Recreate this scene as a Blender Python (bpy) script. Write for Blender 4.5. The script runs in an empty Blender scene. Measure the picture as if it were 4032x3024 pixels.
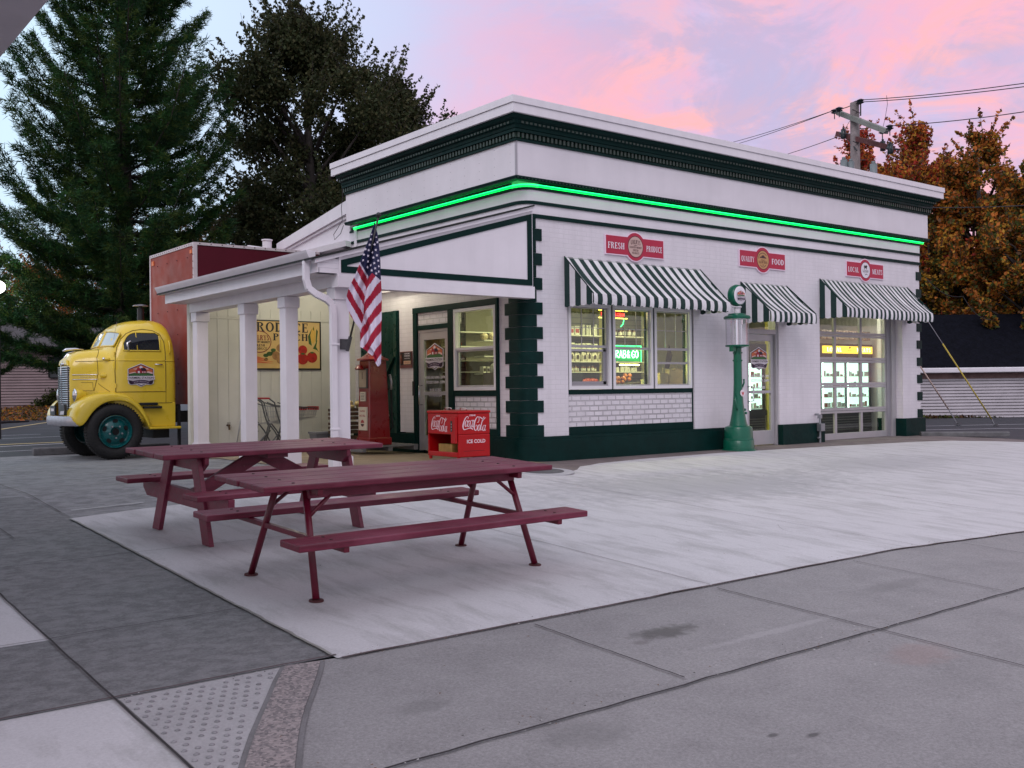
import bpy, math, random
import numpy as np
from mathutils import Vector, Matrix
R = math.radians
random.seed(7)
rng = np.random.default_rng(7)
sc = bpy.context.scene
col = sc.collection

# ------------------------------------------------------------------ camera
cam_d = bpy.data.cameras.new('camera'); cam = bpy.data.objects.new('camera', cam_d); col.objects.link(cam)
CAM = Vector((-9.8298, -12.121, 1.15))
fw = Vector((0.61901952, 0.78536348, 0.00436331)); rt = Vector((0.78534758, -0.61894096, -0.0118853)); up = Vector((0.00663365, -0.01078395, 0.99991985))
mw = Matrix((( rt.x, up.x, -fw.x, CAM.x), (rt.y, up.y, -fw.y, CAM.y), (rt.z, up.z, -fw.z, CAM.z), (0, 0, 0, 1)))
cam.matrix_world = mw
cam_d.sensor_width = 36; cam_d.lens = 36*3978.7/4032; cam_d.clip_start = 0.05; cam_d.clip_end = 2000
sc.camera = cam

# ------------------------------------------------------------------ world (dusk sky)
w = bpy.data.worlds.new('World'); sc.world = w; w.use_nodes = True
nt = w.node_tree; nt.nodes.clear()
def N(t, **k):
    n = nt.nodes.new(t)
    for a, b in k.items(): setattr(n, a, b)
    return n
def L(a, b): nt.links.new(a, b)
def mathn(op, a, b=None, clamp=False):
    n = N('ShaderNodeMath', operation=op); n.use_clamp = clamp
    for i, v in enumerate((a, b)):
        if v is None: continue
        if isinstance(v, (int, float)): n.inputs[i].default_value = v
        else: L(v, n.inputs[i])
    return n.outputs[0]
def mixc(f, a, b):
    n = N('ShaderNodeMix', data_type='RGBA')
    for s, v in ((0, f), (6, a), (7, b)):
        if isinstance(v, (int, float)): n.inputs[s].default_value = v
        elif isinstance(v, tuple): n.inputs[s].default_value = (*v, 1)
        else: L(v, n.inputs[s])
    return n.outputs[2]
out = N('ShaderNodeOutputWorld'); bg = N('ShaderNodeBackground'); L(bg.outputs[0], out.inputs[0])
tc = N('ShaderNodeTexCoord')
sep = N('ShaderNodeSeparateXYZ'); L(tc.outputs['Generated'], sep.inputs[0])
dx, dy, dz = sep.outputs
def dot(v):
    n = N('ShaderNodeVectorMath', operation='DOT_PRODUCT'); L(tc.outputs['Generated'], n.inputs[0]); n.inputs[1].default_value = v
    return n.outputs['Value']
side = dot((rt.x, rt.y, 0)); fwd = dot((fw.x, fw.y, 0))
# cloud-layer projection
zp = mathn('ADD', mathn('MAXIMUM', dz, 0.0), 0.16)
cx = mathn('DIVIDE', side, zp); cy = mathn('DIVIDE', fwd, zp)
cv = N('ShaderNodeCombineXYZ'); L(cx, cv.inputs[0]); L(mathn('MULTIPLY', cy, 0.8), cv.inputs[1])
def noise(scale, detail, rough, off=(0, 0, 0), dist=0.0):
    a = N('ShaderNodeVectorMath', operation='ADD'); L(cv.outputs[0], a.inputs[0]); a.inputs[1].default_value = off
    n = N('ShaderNodeTexNoise'); n.inputs['Scale'].default_value = scale; n.inputs['Detail'].default_value = detail
    n.inputs['Roughness'].default_value = rough; n.inputs['Distortion'].default_value = dist
    L(a.outputs[0], n.inputs['Vector']); return n.outputs['Fac']
def ramp(v, a, b):
    n = N('ShaderNodeMapRange'); n.inputs[1].default_value = a; n.inputs[2].default_value = b; n.interpolation_type = 'SMOOTHSTEP'
    if isinstance(v, (int, float)): n.inputs[0].default_value = v
    else: L(v, n.inputs[0])
    return n.outputs[0]
def cadd(a, b): return mathn('ADD', a, b)
n1 = noise(1.5, 9, 0.66, (3.1, 0.7, 0), .6); n2 = noise(3.2, 9, 0.66, (7.7, 2.3, 0), .8); n3 = noise(2.6, 9, 0.66, (1.2, 9.1, 0), .8)
blue = (0.54, 0.70, 0.86); lilac = (0.46, 0.42, 0.64); violet = (0.42, 0.36, 0.54); pink = (0.74, 0.37, 0.49); peach = (0.88, 0.39, 0.36)
hor = ramp(side, -0.42, 0.10)                       # clear pale blue at the left, clouds to the right
base = mixc(hor, blue, lilac)
low = ramp(dz, 0.42, 0.08)
pinkf = mathn('MULTIPLY', ramp(cadd(n1, mathn('MULTIPLY', side, 0.14)), 0.36, 0.62), ramp(cadd(side, mathn('MULTIPLY', low, .16)), -0.16, 0.16))
base = mixc(mathn('MULTIPLY', pinkf, 0.92), base, pink)
pe = mathn('MULTIPLY', mathn('MULTIPLY', ramp(n2, 0.42, 0.60), ramp(side, -0.10, 0.18)), ramp(dz, 0.46, 0.20))
base = mixc(mathn('MULTIPLY', pe, 0.9), base, peach)
vi = mathn('MULTIPLY', ramp(n3, 0.46, 0.60), ramp(side, -0.05, 0.2))
base = mixc(mathn('MULTIPLY', vi, 0.75), base, violet)
# the sky overhead and behind the camera: evenly bright lilac-blue cloud
behind = ramp(fwd, 0.30, -0.25)
over = ramp(dz, 0.50, 0.85)
bf = mathn('MAXIMUM', behind, over)
base = mixc(bf, base, (0.585, 0.60, 0.69))
gr = ramp(dz, -0.02, -0.2)
base = mixc(gr, base, (0.12, 0.115, 0.13))
sky = N('ShaderNodeTexSky', sky_type='NISHITA'); sky.sun_disc = False; sky.sun_elevation = R(2); sky.sun_rotation = R(300)
addn = N('ShaderNodeMix', data_type='RGBA', blend_type='ADD'); addn.inputs[0].default_value = 0.03
L(base, addn.inputs[6]); L(sky.outputs[0], addn.inputs[7])
L(addn.outputs[2], bg.inputs[0]); bg.inputs[1].default_value = 1.0

# very soft after-glow
sd = bpy.data.lights.new('sun', 'SUN'); sd.energy = 0.8; sd.angle = R(30); sd.color = (1.0, 0.88, 0.94)
so = bpy.data.objects.new('sun', sd); col.objects.link(so); so.rotation_euler = (R(50), 0, R(-52))

sc.view_settings.view_transform = 'Standard'; sc.view_settings.look = 'None'; sc.view_settings.gamma = 1
sc.view_settings.exposure = 0.36
sc.cycles.max_bounces = 6; sc.cycles.transparent_max_bounces = 12; sc.cycles.sample_clamp_indirect = 4.0
try: sc.cycles.use_denoising = True
except Exception: pass

# ------------------------------------------------------------------ ground height
def cl(t): return min(1.0, max(0.0, t))
def Z(x, y):
    h = cl((.5-x)/2.5)*(.08-.125*cl((y-3.5)/3)) - .05*max(0, -max(y, -16)-.5)
    return h

# ------------------------------------------------------------------ materials
MATS = {}
def nodes(name):
    m = bpy.data.materials.new(name); m.use_nodes = True
    t = m.node_tree; b = t.nodes['Principled BSDF']
    return m, t, b
def tn(t, kind, **k):
    n = t.nodes.new(kind)
    for a, b in k.items():
        if a in n.inputs.keys(): n.inputs[a].default_value = b
        else: setattr(n, a, b)
    return n
def mrange(t, v, a, b, c=0., d=1.):
    n = t.nodes.new('ShaderNodeMapRange'); t.links.new(v, n.inputs[0])
    for i, x in zip((1, 2, 3, 4), (a, b, c, d)): n.inputs[i].default_value = x
    return n.outputs[0]
def tmix(t, f, a, b, blend='MIX'):
    n = t.nodes.new('ShaderNodeMix'); n.data_type = 'RGBA'; n.blend_type = blend
    for s, v in ((0, f), (6, a), (7, b)):
        if isinstance(v, (int, float)): n.inputs[s].default_value = v
        elif isinstance(v, tuple): n.inputs[s].default_value = (*v[:3], 1)
        else: t.links.new(v, n.inputs[s])
    return n.outputs[2]
def tnoise(t, scale, detail=4, rough=.55, vec=None, dist=0):
    n = tn(t, 'ShaderNodeTexNoise'); n.inputs['Scale'].default_value = scale; n.inputs['Detail'].default_value = detail
    n.inputs['Roughness'].default_value = rough; n.inputs['Distortion'].default_value = dist
    if vec is not None: t.links.new(vec, n.inputs['Vector'])
    return n.outputs['Fac']
def tvec(t, scale=(1, 1, 1), rot=(0, 0, 0), kind='Object'):
    c = t.nodes.new('ShaderNodeTexCoord'); m = t.nodes.new('ShaderNodeMapping')
    m.inputs['Scale'].default_value = scale; m.inputs['Rotation'].default_value = rot
    t.links.new(c.outputs[kind], m.inputs[0]); return m.outputs[0]
def bump(t, b, h, s=.3, d=.01):
    n = tn(t, 'ShaderNodeBump'); n.inputs['Strength'].default_value = s; n.inputs['Distance'].default_value = d
    t.links.new(h, n.inputs['Height']); t.links.new(n.outputs[0], b.inputs['Normal']); return n
def pm(name, c, rough=.5, metal=0., var=.12, scale=3., bs=0., bsc=60., coat=0., spec=None, streak=0):
    if name in MATS: return MATS[name]
    m, t, b = nodes(name)
    v = tvec(t)
    f = tnoise(t, scale, 5, .6, v)
    d = tuple(x*(1-var) for x in c); e = tuple(min(1, x*(1+var)) for x in c)
    cc = tmix(t, mrange(t, f, .3, .7), d, e)
    if streak: cc = tmix(t, mrange(t, tnoise(t, 1.0, 6, .62, tvec(t, (8, 8, .5))), .45, .8, 0, streak), cc, tuple(x*.55 for x in c))
    t.links.new(cc, b.inputs['Base Color'])
    b.inputs['Roughness'].default_value = rough; b.inputs['Metallic'].default_value = metal
    t.links.new(mrange(t, tnoise(t, scale*3, 3, .5, v), .3, .7, max(.02, rough*.85), min(1, rough*1.15)), b.inputs['Roughness'])
    if coat: b.inputs['Coat Weight'].default_value = coat; b.inputs['Coat Roughness'].default_value = .06
    if spec is not None: b.inputs['Specular IOR Level'].default_value = spec
    if bs: bump(t, b, tnoise(t, bsc, 4, .6, v), bs, .01)
    MATS[name] = m; return m
def emis(name, c, s):
    if name in MATS: return MATS[name]
    m, t, b = nodes(name)
    b.inputs['Base Color'].default_value = (*c, 1); b.inputs['Emission Color'].default_value = (*c, 1); b.inputs['Emission Strength'].default_value = s
    MATS[name] = m; return m
def glassm(name, tint=(.9, .95, .93), rough=.02, mixf=.12):
    m, t, b = nodes(name)
    t.nodes.remove(b); o = t.nodes['Material Output']
    tr = tn(t, 'ShaderNodeBsdfTransparent'); tr.inputs[0].default_value = (*tint, 1)
    gl = tn(t, 'ShaderNodeBsdfGlossy'); gl.inputs['Roughness'].default_value = rough
    fr = tn(t, 'ShaderNodeFresnel'); fr.inputs[0].default_value = 1.5
    mx = tn(t, 'ShaderNodeMixShader')
    a = t.nodes.new('ShaderNodeMath'); a.operation = 'ADD'; a.inputs[1].default_value = mixf*.4
    geo = t.nodes.new('ShaderNodeNewGeometry'); iv = t.nodes.new('ShaderNodeMath'); iv.operation = 'SUBTRACT'; iv.inputs[0].default_value = 1; t.links.new(geo.outputs['Backfacing'], iv.inputs[1])
    mu = t.nodes.new('ShaderNodeMath'); mu.operation = 'MULTIPLY'; t.links.new(a.outputs[0], mu.inputs[0]); t.links.new(iv.outputs[0], mu.inputs[1])
    t.links.new(fr.outputs[0], a.inputs[0]); t.links.new(mu.outputs[0], mx.inputs[0])
    t.links.new(tr.outputs[0], mx.inputs[1]); t.links.new(gl.outputs[0], mx.inputs[2]); t.links.new(mx.outputs[0], o.inputs[0])
    MATS[name] = m; return m
def brickm(name, axis, c=(.74, .72, .74), bw=.2, bh=.075, mort=.010, bstr=.35, mcol=.8, vary=.06, merge=0):
    m, t, b = nodes(name)
    tcn = t.nodes.new('ShaderNodeTexCoord'); s = t.nodes.new('ShaderNodeSeparateXYZ'); t.links.new(tcn.outputs['Object'], s.inputs[0])
    cb = t.nodes.new('ShaderNodeCombineXYZ'); t.links.new(s.outputs[0 if axis == 'x' else 1], cb.inputs[0]); t.links.new(s.outputs[2], cb.inputs[1])
    br = t.nodes.new('ShaderNodeTexBrick'); t.links.new(cb.outputs[0], br.inputs['Vector'])
    br.inputs['Scale'].default_value = 1; br.inputs['Brick Width'].default_value = bw; br.inputs['Row Height'].default_value = bh
    br.inputs['Mortar Size'].default_value = mort; br.inputs['Mortar Smooth'].default_value = .35; br.inputs['Bias'].default_value = 0
    v = tvec(t)
    nz = tnoise(t, 2.2, 5, .6, v)
    c1 = tuple(x*(1-vary) for x in c); c2 = tuple(min(1, x*(1+vary)) for x in c)
    base = tmix(t, mrange(t, nz, .3, .7), c1, c2)
    stk = tnoise(t, 1.0, 5, .6, tvec(t, (7, 7, .55)))
    base = tmix(t, mrange(t, stk, .45, .75, 0, .22), base, tuple(x*.6 for x in c))
    fine = tnoise(t, 1.1, 3, .5, v)
    dark = tmix(t, mrange(t, fine, .3, .7, .25, .9), base, tuple(x*mcol for x in c))
    cc = tmix(t, br.outputs['Fac'], base, dark)
    t.links.new(cc, b.inputs['Base Color']); b.inputs['Roughness'].default_value = .55
    inv = t.nodes.new('ShaderNodeMath'); inv.operation = 'SUBTRACT'; inv.inputs[0].default_value = 1; t.links.new(br.outputs['Fac'], inv.inputs[1])
    ad = t.nodes.new('ShaderNodeMath'); ad.operation = 'MULTIPLY_ADD'; ad.inputs[1].default_value = .25
    t.links.new(tnoise(t, 30, 4, .6, v), ad.inputs[0]); t.links.new(inv.outputs[0], ad.inputs[2])
    bump(t, b, ad.outputs[0], bstr, .012)
    MATS[name] = m; return m

WHITE = (.71, .67, .715)
GREEN = (.002, .021, .019)
M = dict(
 white=pm('white_paint', WHITE, .45, var=.03, scale=1.5, bs=.05, bsc=40),
 trim=pm('white_trim', (.75, .71, .76), .4, var=.04, streak=.12),
 panel=pm('panel_paint', (.72, .68, .73), .5, var=.07, scale=.9, bs=.08, bsc=2.5, streak=.09),
 green=pm('dark_green_paint', GREEN, .5, var=.15, scale=2, bs=.08, bsc=25, spec=.1, streak=.3),
 green2=pm('dark_green_satin', (.003, .035, .028), .3, var=.15, bs=.05, bsc=20, spec=.3),
 stone=pm('green_stone', GREEN, .45, var=.22, scale=5, bs=.3, bsc=18, spec=.12),
 brickx=brickm('brick_front', 'x', c=WHITE, mort=.006, bstr=.28, mcol=.88),
 bricky=brickm('brick_side', 'y', c=WHITE, mort=.007, bstr=.35, mcol=.84),
 blockx=brickm('block_panel_front', 'x', c=WHITE, bw=.195, bh=.085, mort=.012, bstr=1.0, mcol=.45),
 blocky=brickm('block_panel_side', 'y', c=WHITE, bw=.195, bh=.085, mort=.012, bstr=1.0, mcol=.45),
 alum=pm('aluminium_frame', (.42, .40, .42), .4, metal=.25, var=.05),
 alumd=pm('dark_aluminium', (.30, .285, .31), .45, metal=.2, var=.05),
 pvc=pm('white_vinyl', (.74, .72, .75), .35, var=.02),
 rub=pm('black_rubber', (.012, .012, .013), .75, var=.3, scale=12, bs=.3, bsc=40),
 black=pm('black_metal', (.012, .012, .014), .4, var=.2),
 chrome=pm('chrome', (.75, .74, .78), .12, metal=1, var=.03),
 steel=pm('dull_steel', (.38, .37, .40), .38, metal=.8, var=.12, scale=8),
 wood=pm('red_stained_wood', (.10, .006, .018), .5, var=.3, scale=2.5, bs=.25, bsc=25),
 glass=glassm('window_glass', (.88, .92, .88), .015, .16),
)
def woodm():
    m, t, b = nodes('red_painted_planks')
    v = tvec(t, (.7, 12, 12)); v2 = tvec(t)
    g = tnoise(t, 3, 6, .7, v, .8); p = tnoise(t, 2.2, 5, .6, v2)
    c = tmix(t, mrange(t, g, .3, .7), (.080, .003, .016), (.19, .010, .042))
    c = tmix(t, mrange(t, p, .45, .7, 0, .6), c, (.27, .055, .10))  # lighter patches paint a purplish sheen into the board colour
    chip = tnoise(t, 34, 6, .7, v2)
    c = tmix(t, mrange(t, chip, .66, .72, 0, .7), c, (.33, .20, .20))
    t.links.new(c, b.inputs['Base Color'])
    t.links.new(mrange(t, g, .3, .7, .36, .62), b.inputs['Roughness'])
    bump(t, b, g, .35, .006); MATS['planks'] = m; return m
M['planks'] = woodm()

# ------------------------------------------------------------------ mesh builder
class MB:
    def __init__(s): s.v = []; s.f = []; s.m = []; s.mats = []
    def mi(s, m):
        if m is None: return 0
        if m not in s.mats: s.mats.append(m)
        return s.mats.index(m)
    def add(s, vs, fs, m=None):
        o = len(s.v); s.v += [tuple(p) for p in vs]; k = s.mi(m)
        for f in fs: s.f.append(tuple(i+o for i in f)); s.m.append(k)
        return s
    def box(s, x0, x1, y0, y1, z0, z1, m=None):
        x0, x1 = sorted((x0, x1)); y0, y1 = sorted((y0, y1)); z0, z1 = sorted((z0, z1))
        vs = [(x, y, z) for z in (z0, z1) for y in (y0, y1) for x in (x0, x1)]
        return s.add(vs, [(0, 2, 3, 1), (4, 5, 7, 6), (0, 1, 5, 4), (2, 6, 7, 3), (0, 4, 6, 2), (1, 3, 7, 5)], m)
    def beam(s, a, b, w, h, m=None, upv=(0, 0, 1)):
        a = Vector(a); b = Vector(b); d = (b-a).normalized(); u = Vector(upv)
        r_ = d.cross(u).normalized(); u = r_.cross(d)
        vs = []
        for p in (a, b):
            for i, j in ((-1, -1), (1, -1), (1, 1), (-1, 1)): vs.append(p+r_*i*w/2+u*j*h/2)
        return s.add(vs, [(0, 1, 2, 3), (7, 6, 5, 4), (0, 4, 5, 1), (1, 5, 6, 2), (2, 6, 7, 3), (3, 7, 4, 0)], m)
    def cyl(s, a, b, r0, r1=None, n=16, m=None, cap=True):
        r1 = r0 if r1 is None else r1
        a = Vector(a); b = Vector(b); d = (b-a).normalized()
        u = d.orthogonal().normalized(); w_ = d.cross(u)
        vs = []
        for p, r_ in ((a, r0), (b, r1)):
            for i in range(n):
                t = 2*math.pi*i/n; vs.append(p+(u*math.cos(t)+w_*math.sin(t))*r_)
        fs = [(i, (i+1) % n, n+(i+1) % n, n+i) for i in range(n)]
        if cap: fs += [tuple(reversed(range(n))), tuple(range(n, 2*n))]
        return s.add(vs, fs, m)
    def tube(s, pts, r, n=8, m=None, cap=True):
        pts = [Vector(p) for p in pts]; rs = r if isinstance(r, (list, tuple)) else [r]*len(pts)
        vs = []; prev = None
        for i, p in enumerate(pts):
            d = (pts[min(i+1, len(pts)-1)]-pts[max(i-1, 0)]).normalized()
            u = d.orthogonal().normalized() if prev is None else (prev-d*prev.dot(d)).normalized()
            prev = u; w_ = d.cross(u)
            for k in range(n):
                t = 2*math.pi*k/n; vs.append(p+(u*math.cos(t)+w_*math.sin(t))*rs[i])
        fs = []
        for i in range(len(pts)-1):
            for k in range(n): fs.append((i*n+k, i*n+(k+1) % n, (i+1)*n+(k+1) % n, (i+1)*n+k))
        if cap: fs += [tuple(reversed(range(n))), tuple(range((len(pts)-1)*n, len(pts)*n))]
        return s.add(vs, fs, m)
    def lathe(s, prof, c=(0, 0, 0), n=24, m=None, ax='z', cap=True):
        vs = []; c = Vector(c)
        for r_, h in prof:
            for i in range(n):
                t = 2*math.pi*i/n; a, b = r_*math.cos(t), r_*math.sin(t)
                p = {'z': (a, b, h), 'y': (a, h, b), 'x': (h, a, b)}[ax]; vs.append(c+Vector(p))
        fs = []
        for j in range(len(prof)-1):
            for i in range(n): fs.append((j*n+i, j*n+(i+1) % n, (j+1)*n+(i+1) % n, (j+1)*n+i))
        if cap and prof[0][0] > 1e-6: fs.append(tuple(reversed(range(n))))
        if cap and prof[-1][0] > 1e-6: fs.append(tuple(range((len(prof)-1)*n, len(prof)*n)))
        return s.add(vs, fs, m)
    def prism(s, pts, ax, a, b, m=None):
        """extrude a 2-D outline along axis ax from a to b; pts are the other two coords in order"""
        n = len(pts)
        def P(p, h): return {'x': (h, p[0], p[1]), 'y': (p[0], h, p[1]), 'z': (p[0], p[1], h)}[ax]
        vs = [P(p, a) for p in pts]+[P(p, b) for p in pts]
        fs = [(i, (i+1) % n, n+(i+1) % n, n+i) for i in range(n)]+[tuple(reversed(range(n))), tuple(range(n, 2*n))]
        return s.add(vs, fs, m)
    def poly(s, pts, m=None): return s.add(pts, [tuple(range(len(pts)))], m)
    def quadgrid(s, fn, nu, nv, m=None, mf=None):
        o = len(s.v)
        for i in range(nu+1):
            for j in range(nv+1): s.v.append(tuple(fn(i/nu, j/nv)))
        for i in range(nu):
            for j in range(nv):
                s.f.append((o+i*(nv+1)+j, o+(i+1)*(nv+1)+j, o+(i+1)*(nv+1)+j+1, o+i*(nv+1)+j+1))
                s.m.append(s.mi(mf((i+.5)/nu, (j+.5)/nv) if mf else m))
        return s
    def sphere(s, c, r, n=16, k=10, m=None, sc_=(1, 1, 1)):
        prof = [(max(1e-7, r*math.sin(math.pi*j/k)), -r*math.cos(math.pi*j/k)) for j in range(k+1)]
        o = len(s.v); s.lathe(prof, (0, 0, 0), n, m)
        for i in range(o, len(s.v)):
            p = s.v[i]; s.v[i] = (c[0]+p[0]*sc_[0], c[1]+p[1]*sc_[1], c[2]+p[2]*sc_[2])
        return s
    def build(s, name, mat=None, par=None, smooth=False, bevel=0, fixn=True, **tags):
        me = bpy.data.meshes.new(name)
        off = Vector((0, 0, 0))
        if par is not None:
            root = par
            while root.parent: root = root.parent
            if not root.get('_local'): off = root.location
        vs = [(p[0]-off.x, p[1]-off.y, p[2]-off.z) for p in s.v]
        me.from_pydata(vs, [], s.f)
        if mat is not None and not s.mats: me.materials.append(mat)
        else:
            for q in (s.mats or ([mat] if mat else [])): me.materials.append(q)
            me.polygons.foreach_set('material_index', s.m)
        if fixn and len(s.f) < 20000:
            import bmesh
            bm = bmesh.new(); bm.from_mesh(me); bmesh.ops.recalc_face_normals(bm, faces=bm.faces[:]); bm.to_mesh(me); bm.free()
        if smooth: me.polygons.foreach_set('use_smooth', [True]*len(me.polygons))
        me.update()
        o = bpy.data.objects.new(name, me); col.objects.link(o)
        if smooth and smooth != 'all':
            md = o.modifiers.new('es', 'EDGE_SPLIT'); md.split_angle = R(38)
        if bevel:
            bv = o.modifiers.new('bv', 'BEVEL'); bv.width = bevel; bv.segments = 2; bv.limit_method = 'ANGLE'; bv.angle_limit = R(40)
        if par is not None: o.parent = par
        tag(o, **tags)
        return o
def tag(o, label=None, cat=None, group=None, kind=None):
    if label: o['label'] = label
    if cat: o['category'] = cat
    if group: o['group'] = group
    if kind: o['kind'] = kind
    return o
def thing(name, label, cat, loc=(0, 0, 0), group=None, local=False, rot=(0, 0, 0)):
    o = bpy.data.objects.new(name, None); o.empty_display_size = .2; col.objects.link(o); o.location = loc; o.rotation_euler = rot
    if local: o['_local'] = 1
    return tag(o, label, cat, group)
def copy_tree(o, parent=None):
    c = o.copy(); col.objects.link(c)
    if parent is not None: c.parent = parent
    for ch in list(o.children): copy_tree(ch, c)
    return c
def B(*a): return MB().box(*a)

# ------------------------------------------------------------------ text
_tc = {}
def _text2d(s, bold=0.0):
    k = (s, bold)
    if k in _tc: return _tc[k]
    cu = bpy.data.curves.new('t', 'FONT'); cu.body = s; cu.size = 1; cu.offset = bold; cu.resolution_u = 3; cu.fill_mode = 'FRONT'
    ob = bpy.data.objects.new('t', cu); col.objects.link(ob)
    dg = bpy.context.evaluated_depsgraph_get()
    me = bpy.data.meshes.new_from_object(ob.evaluated_get(dg))
    vs = [(v.co.x, v.co.y) for v in me.vertices]; fs = [tuple(p.vertices) for p in me.polygons]
    bpy.data.objects.remove(ob); bpy.data.curves.remove(cu); bpy.data.meshes.remove(me)
    xs = [v[0] for v in vs]; ys = [v[1] for v in vs]
    x0, x1, y0, y1 = min(xs), max(xs), min(ys), max(ys)
    vs = [((x-x0)/(x1-x0), (y-y0)/(y1-y0)) for x, y in vs]
    _tc[k] = (vs, fs, (x1-x0)/(y1-y0)); return _tc[k]
def text(mb, s, c, xa, ya, h, wd=None, m=None, bold=.015, shear=0, arc=0):
    """text centred on point c, in plane (xa, ya), letter height h, overall width wd"""
    vs, fs, asp = _text2d(s, bold); wd = wd or h*asp
    c = Vector(c); xa = Vector(xa); ya = Vector(ya); P = []
    for x, y in vs:
        X = (x-.5)*wd+shear*(y-.5)*h; Y = (y-.5)*h - arc*((x-.5)*2)**2
        P.append(c+xa*X+ya*Y)
    mb.add(P, fs, m)
# slab-serif letters: strokes in a unit box (width w)
def _serif(ch):
    T, t = .2, .085
    def st(x, y0=0, y1=1, w=T): return [(x-w/2, y0), (x+w/2, y0), (x+w/2, y1), (x-w/2, y1)]
    def hb(x0, x1, y, w=t): return [(x0, y-w/2), (x1, y-w/2), (x1, y+w/2), (x0, y+w/2)]
    def sf(x, y, w=.3): return [(x-w/2, y), (x+w/2, y), (x+w/2, y+.075), (x-w/2, y+.075)]
    def diag(a, b, w): return [(a[0]-w/2, a[1]), (a[0]+w/2, a[1]), (b[0]+w/2, b[1]), (b[0]-w/2, b[1])]
    def bowl(cx_, cy_, rx, ry, a0, a1, n=10):
        q = []
        for i in range(n):
            p = []
            for k, a in ((0, a0+(a1-a0)*i/n), (1, a0+(a1-a0)*(i+1)/n)):
                ca, sa = math.cos(R(a)), math.sin(R(a))
                p.append(((cx_+rx*ca, cy_+ry*sa), (cx_+(rx-T)*ca, cy_+(ry-t*1.2)*sa)))
            q.append([p[0][0], p[1][0], p[1][1], p[0][1]])
        return q
    g = {
     'I': (.36, [st(.18), sf(.18, 0), sf(.18, .925)]),
     'L': (.62, [st(.18), sf(.18, 0), sf(.18, .925), hb(.2, .6, .04), st(.57, 0, .28, .07)]),
     'E': (.66, [st(.18), sf(.18, 0), sf(.18, .925), hb(.2, .62, .04), hb(.2, .6, .955), hb(.2, .46, .52), st(.59, 0, .26, .07), st(.57, .76, 1, .07), st(.46, .4, .64, .06)]),
     'F': (.62, [st(.18), sf(.18, 0, .34), sf(.18, .925), hb(.2, .6, .955), hb(.2, .46, .52), st(.57, .74, 1, .07), st(.46, .4, .64, .06)]),
     'H': (.82, [st(.18), st(.64), sf(.18, 0), sf(.18, .925), sf(.64, 0), sf(.64, .925), hb(.2, .62, .5)]),
     'T': (.72, [st(.36), sf(.36, 0, .36), hb(.04, .68, .955), st(.07, .72, 1, .07), st(.65, .72, 1, .07)]),
     'P': (.72, [st(.18), sf(.18, 0, .36), sf(.18, .925)]+bowl(.3, .74, .38, .26, -90, 90)),
     'R': (.80, [st(.18), sf(.18, 0), sf(.18, .925), diag((.66, 0), (.42, .5), .19), sf(.7, 0, .2)]+bowl(.3, .75, .36, .25, -90, 90)),
     'D': (.80, [st(.18), sf(.14, 0, .2), sf(.14, .925, .2)]+bowl(.24, .5, .52, .5, -90, 90)),
     'O': (.84, bowl(.42, .5, .4, .51, 0, 360, 20)),
     'Q': (.84, bowl(.42, .5, .4, .51, 0, 360, 20)+[diag((.7, -.16), (.42, .16), .14)]),
     'C': (.78, bowl(.42, .5, .4, .51, 42, 318, 16)+[st(.68, .68, .97, .07), st(.68, .04, .2, .05)]),
     'G': (.84, bowl(.42, .5, .4, .51, 42, 330, 16)+[st(.68, .68, .97, .07), st(.68, 0, .44, .17), hb(.5, .8, .42)]),
     'U': (.84, [st(.18, .3, 1), st(.66, .3, 1, .1), sf(.18, .925), sf(.66, .925, .26)]+bowl(.395, .34, .315, .35, 180, 360)),
     'S': (.64, bowl(.32, .74, .26, .27, 50, 250, 9)+bowl(.32, .27, .28, .28, -130, 90, 9)+[st(.53, .7, .97, .06), st(.09, .03, .3, .06)]),
     'A': (.84, [diag((.12, 0), (.40, 1), .09), diag((.66, 0), (.44, 1), .2), sf(.12, 0, .26), sf(.68, 0, .3), hb(.22, .58, .32, .07)]),
     'M': (.98, [st(.14, w=.09), st(.80, w=T), diag((.46, 0), (.18, 1), .18), diag((.46, 0), (.76, 1), .08), sf(.14, 0, .24), sf(.8, 0), sf(.16, .925, .22), sf(.82, .925, .22)]),
     'N': (.84, [st(.14, w=.09), st(.70, w=.09), diag((.66, 0), (.18, 1), .2), sf(.14, 0, .24), sf(.7, .925, .24), sf(.14, .925, .24)]),
     'K': (.82, [st(.18), sf(.18, 0), sf(.18, .925), diag((.68, 0), (.36, .58), .2), diag((.3, .45), (.64, 1), .08), sf(.68, 0, .26), sf(.64, .925, .26)]),
     'Y': (.80, [st(.4, 0, .5), sf(.4, 0, .34), diag((.4, .44), (.14, 1), .2), diag((.42, .44), (.68, 1), .08), sf(.14, .925), sf(.68, .925, .22)]),
     'W': (1.1, [diag((.32, 0), (.1, 1), .18), diag((.34, 0), (.56, 1), .08), diag((.8, 0), (.56, 1), .18), diag((.82, 0), (1.0, 1), .08), sf(.1, .925, .24), sf(1.0, .925, .2)]),
     ' ': (.4, [])}
    return g.get(ch, g[' '])
def serif(mb, s, c, xa, ya, h, wd=None, m=None, arc=0, gap=.07):
    tot = 0; items = []
    for ch in s:
        w_, q = _serif(ch); items.append((tot, q)); tot += w_+gap
    tot -= gap; sx = (wd or tot*h)/tot
    c = Vector(c); xa = Vector(xa); ya = Vector(ya); nrm = xa.cross(ya); k = 0
    for x0, qs in items:
        for q in qs:
            k += 1; P = []
            for x, y in q:
                X = (x0+x-tot/2)*sx; Y = (y-.5)*h-arc*((x0+x)/tot*2-1)**2
                P.append(c+xa*X+ya*Y+nrm*(.0002*(k % 7)))
            mb.add(P, [(0, 1, 2, 3)], m)
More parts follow.
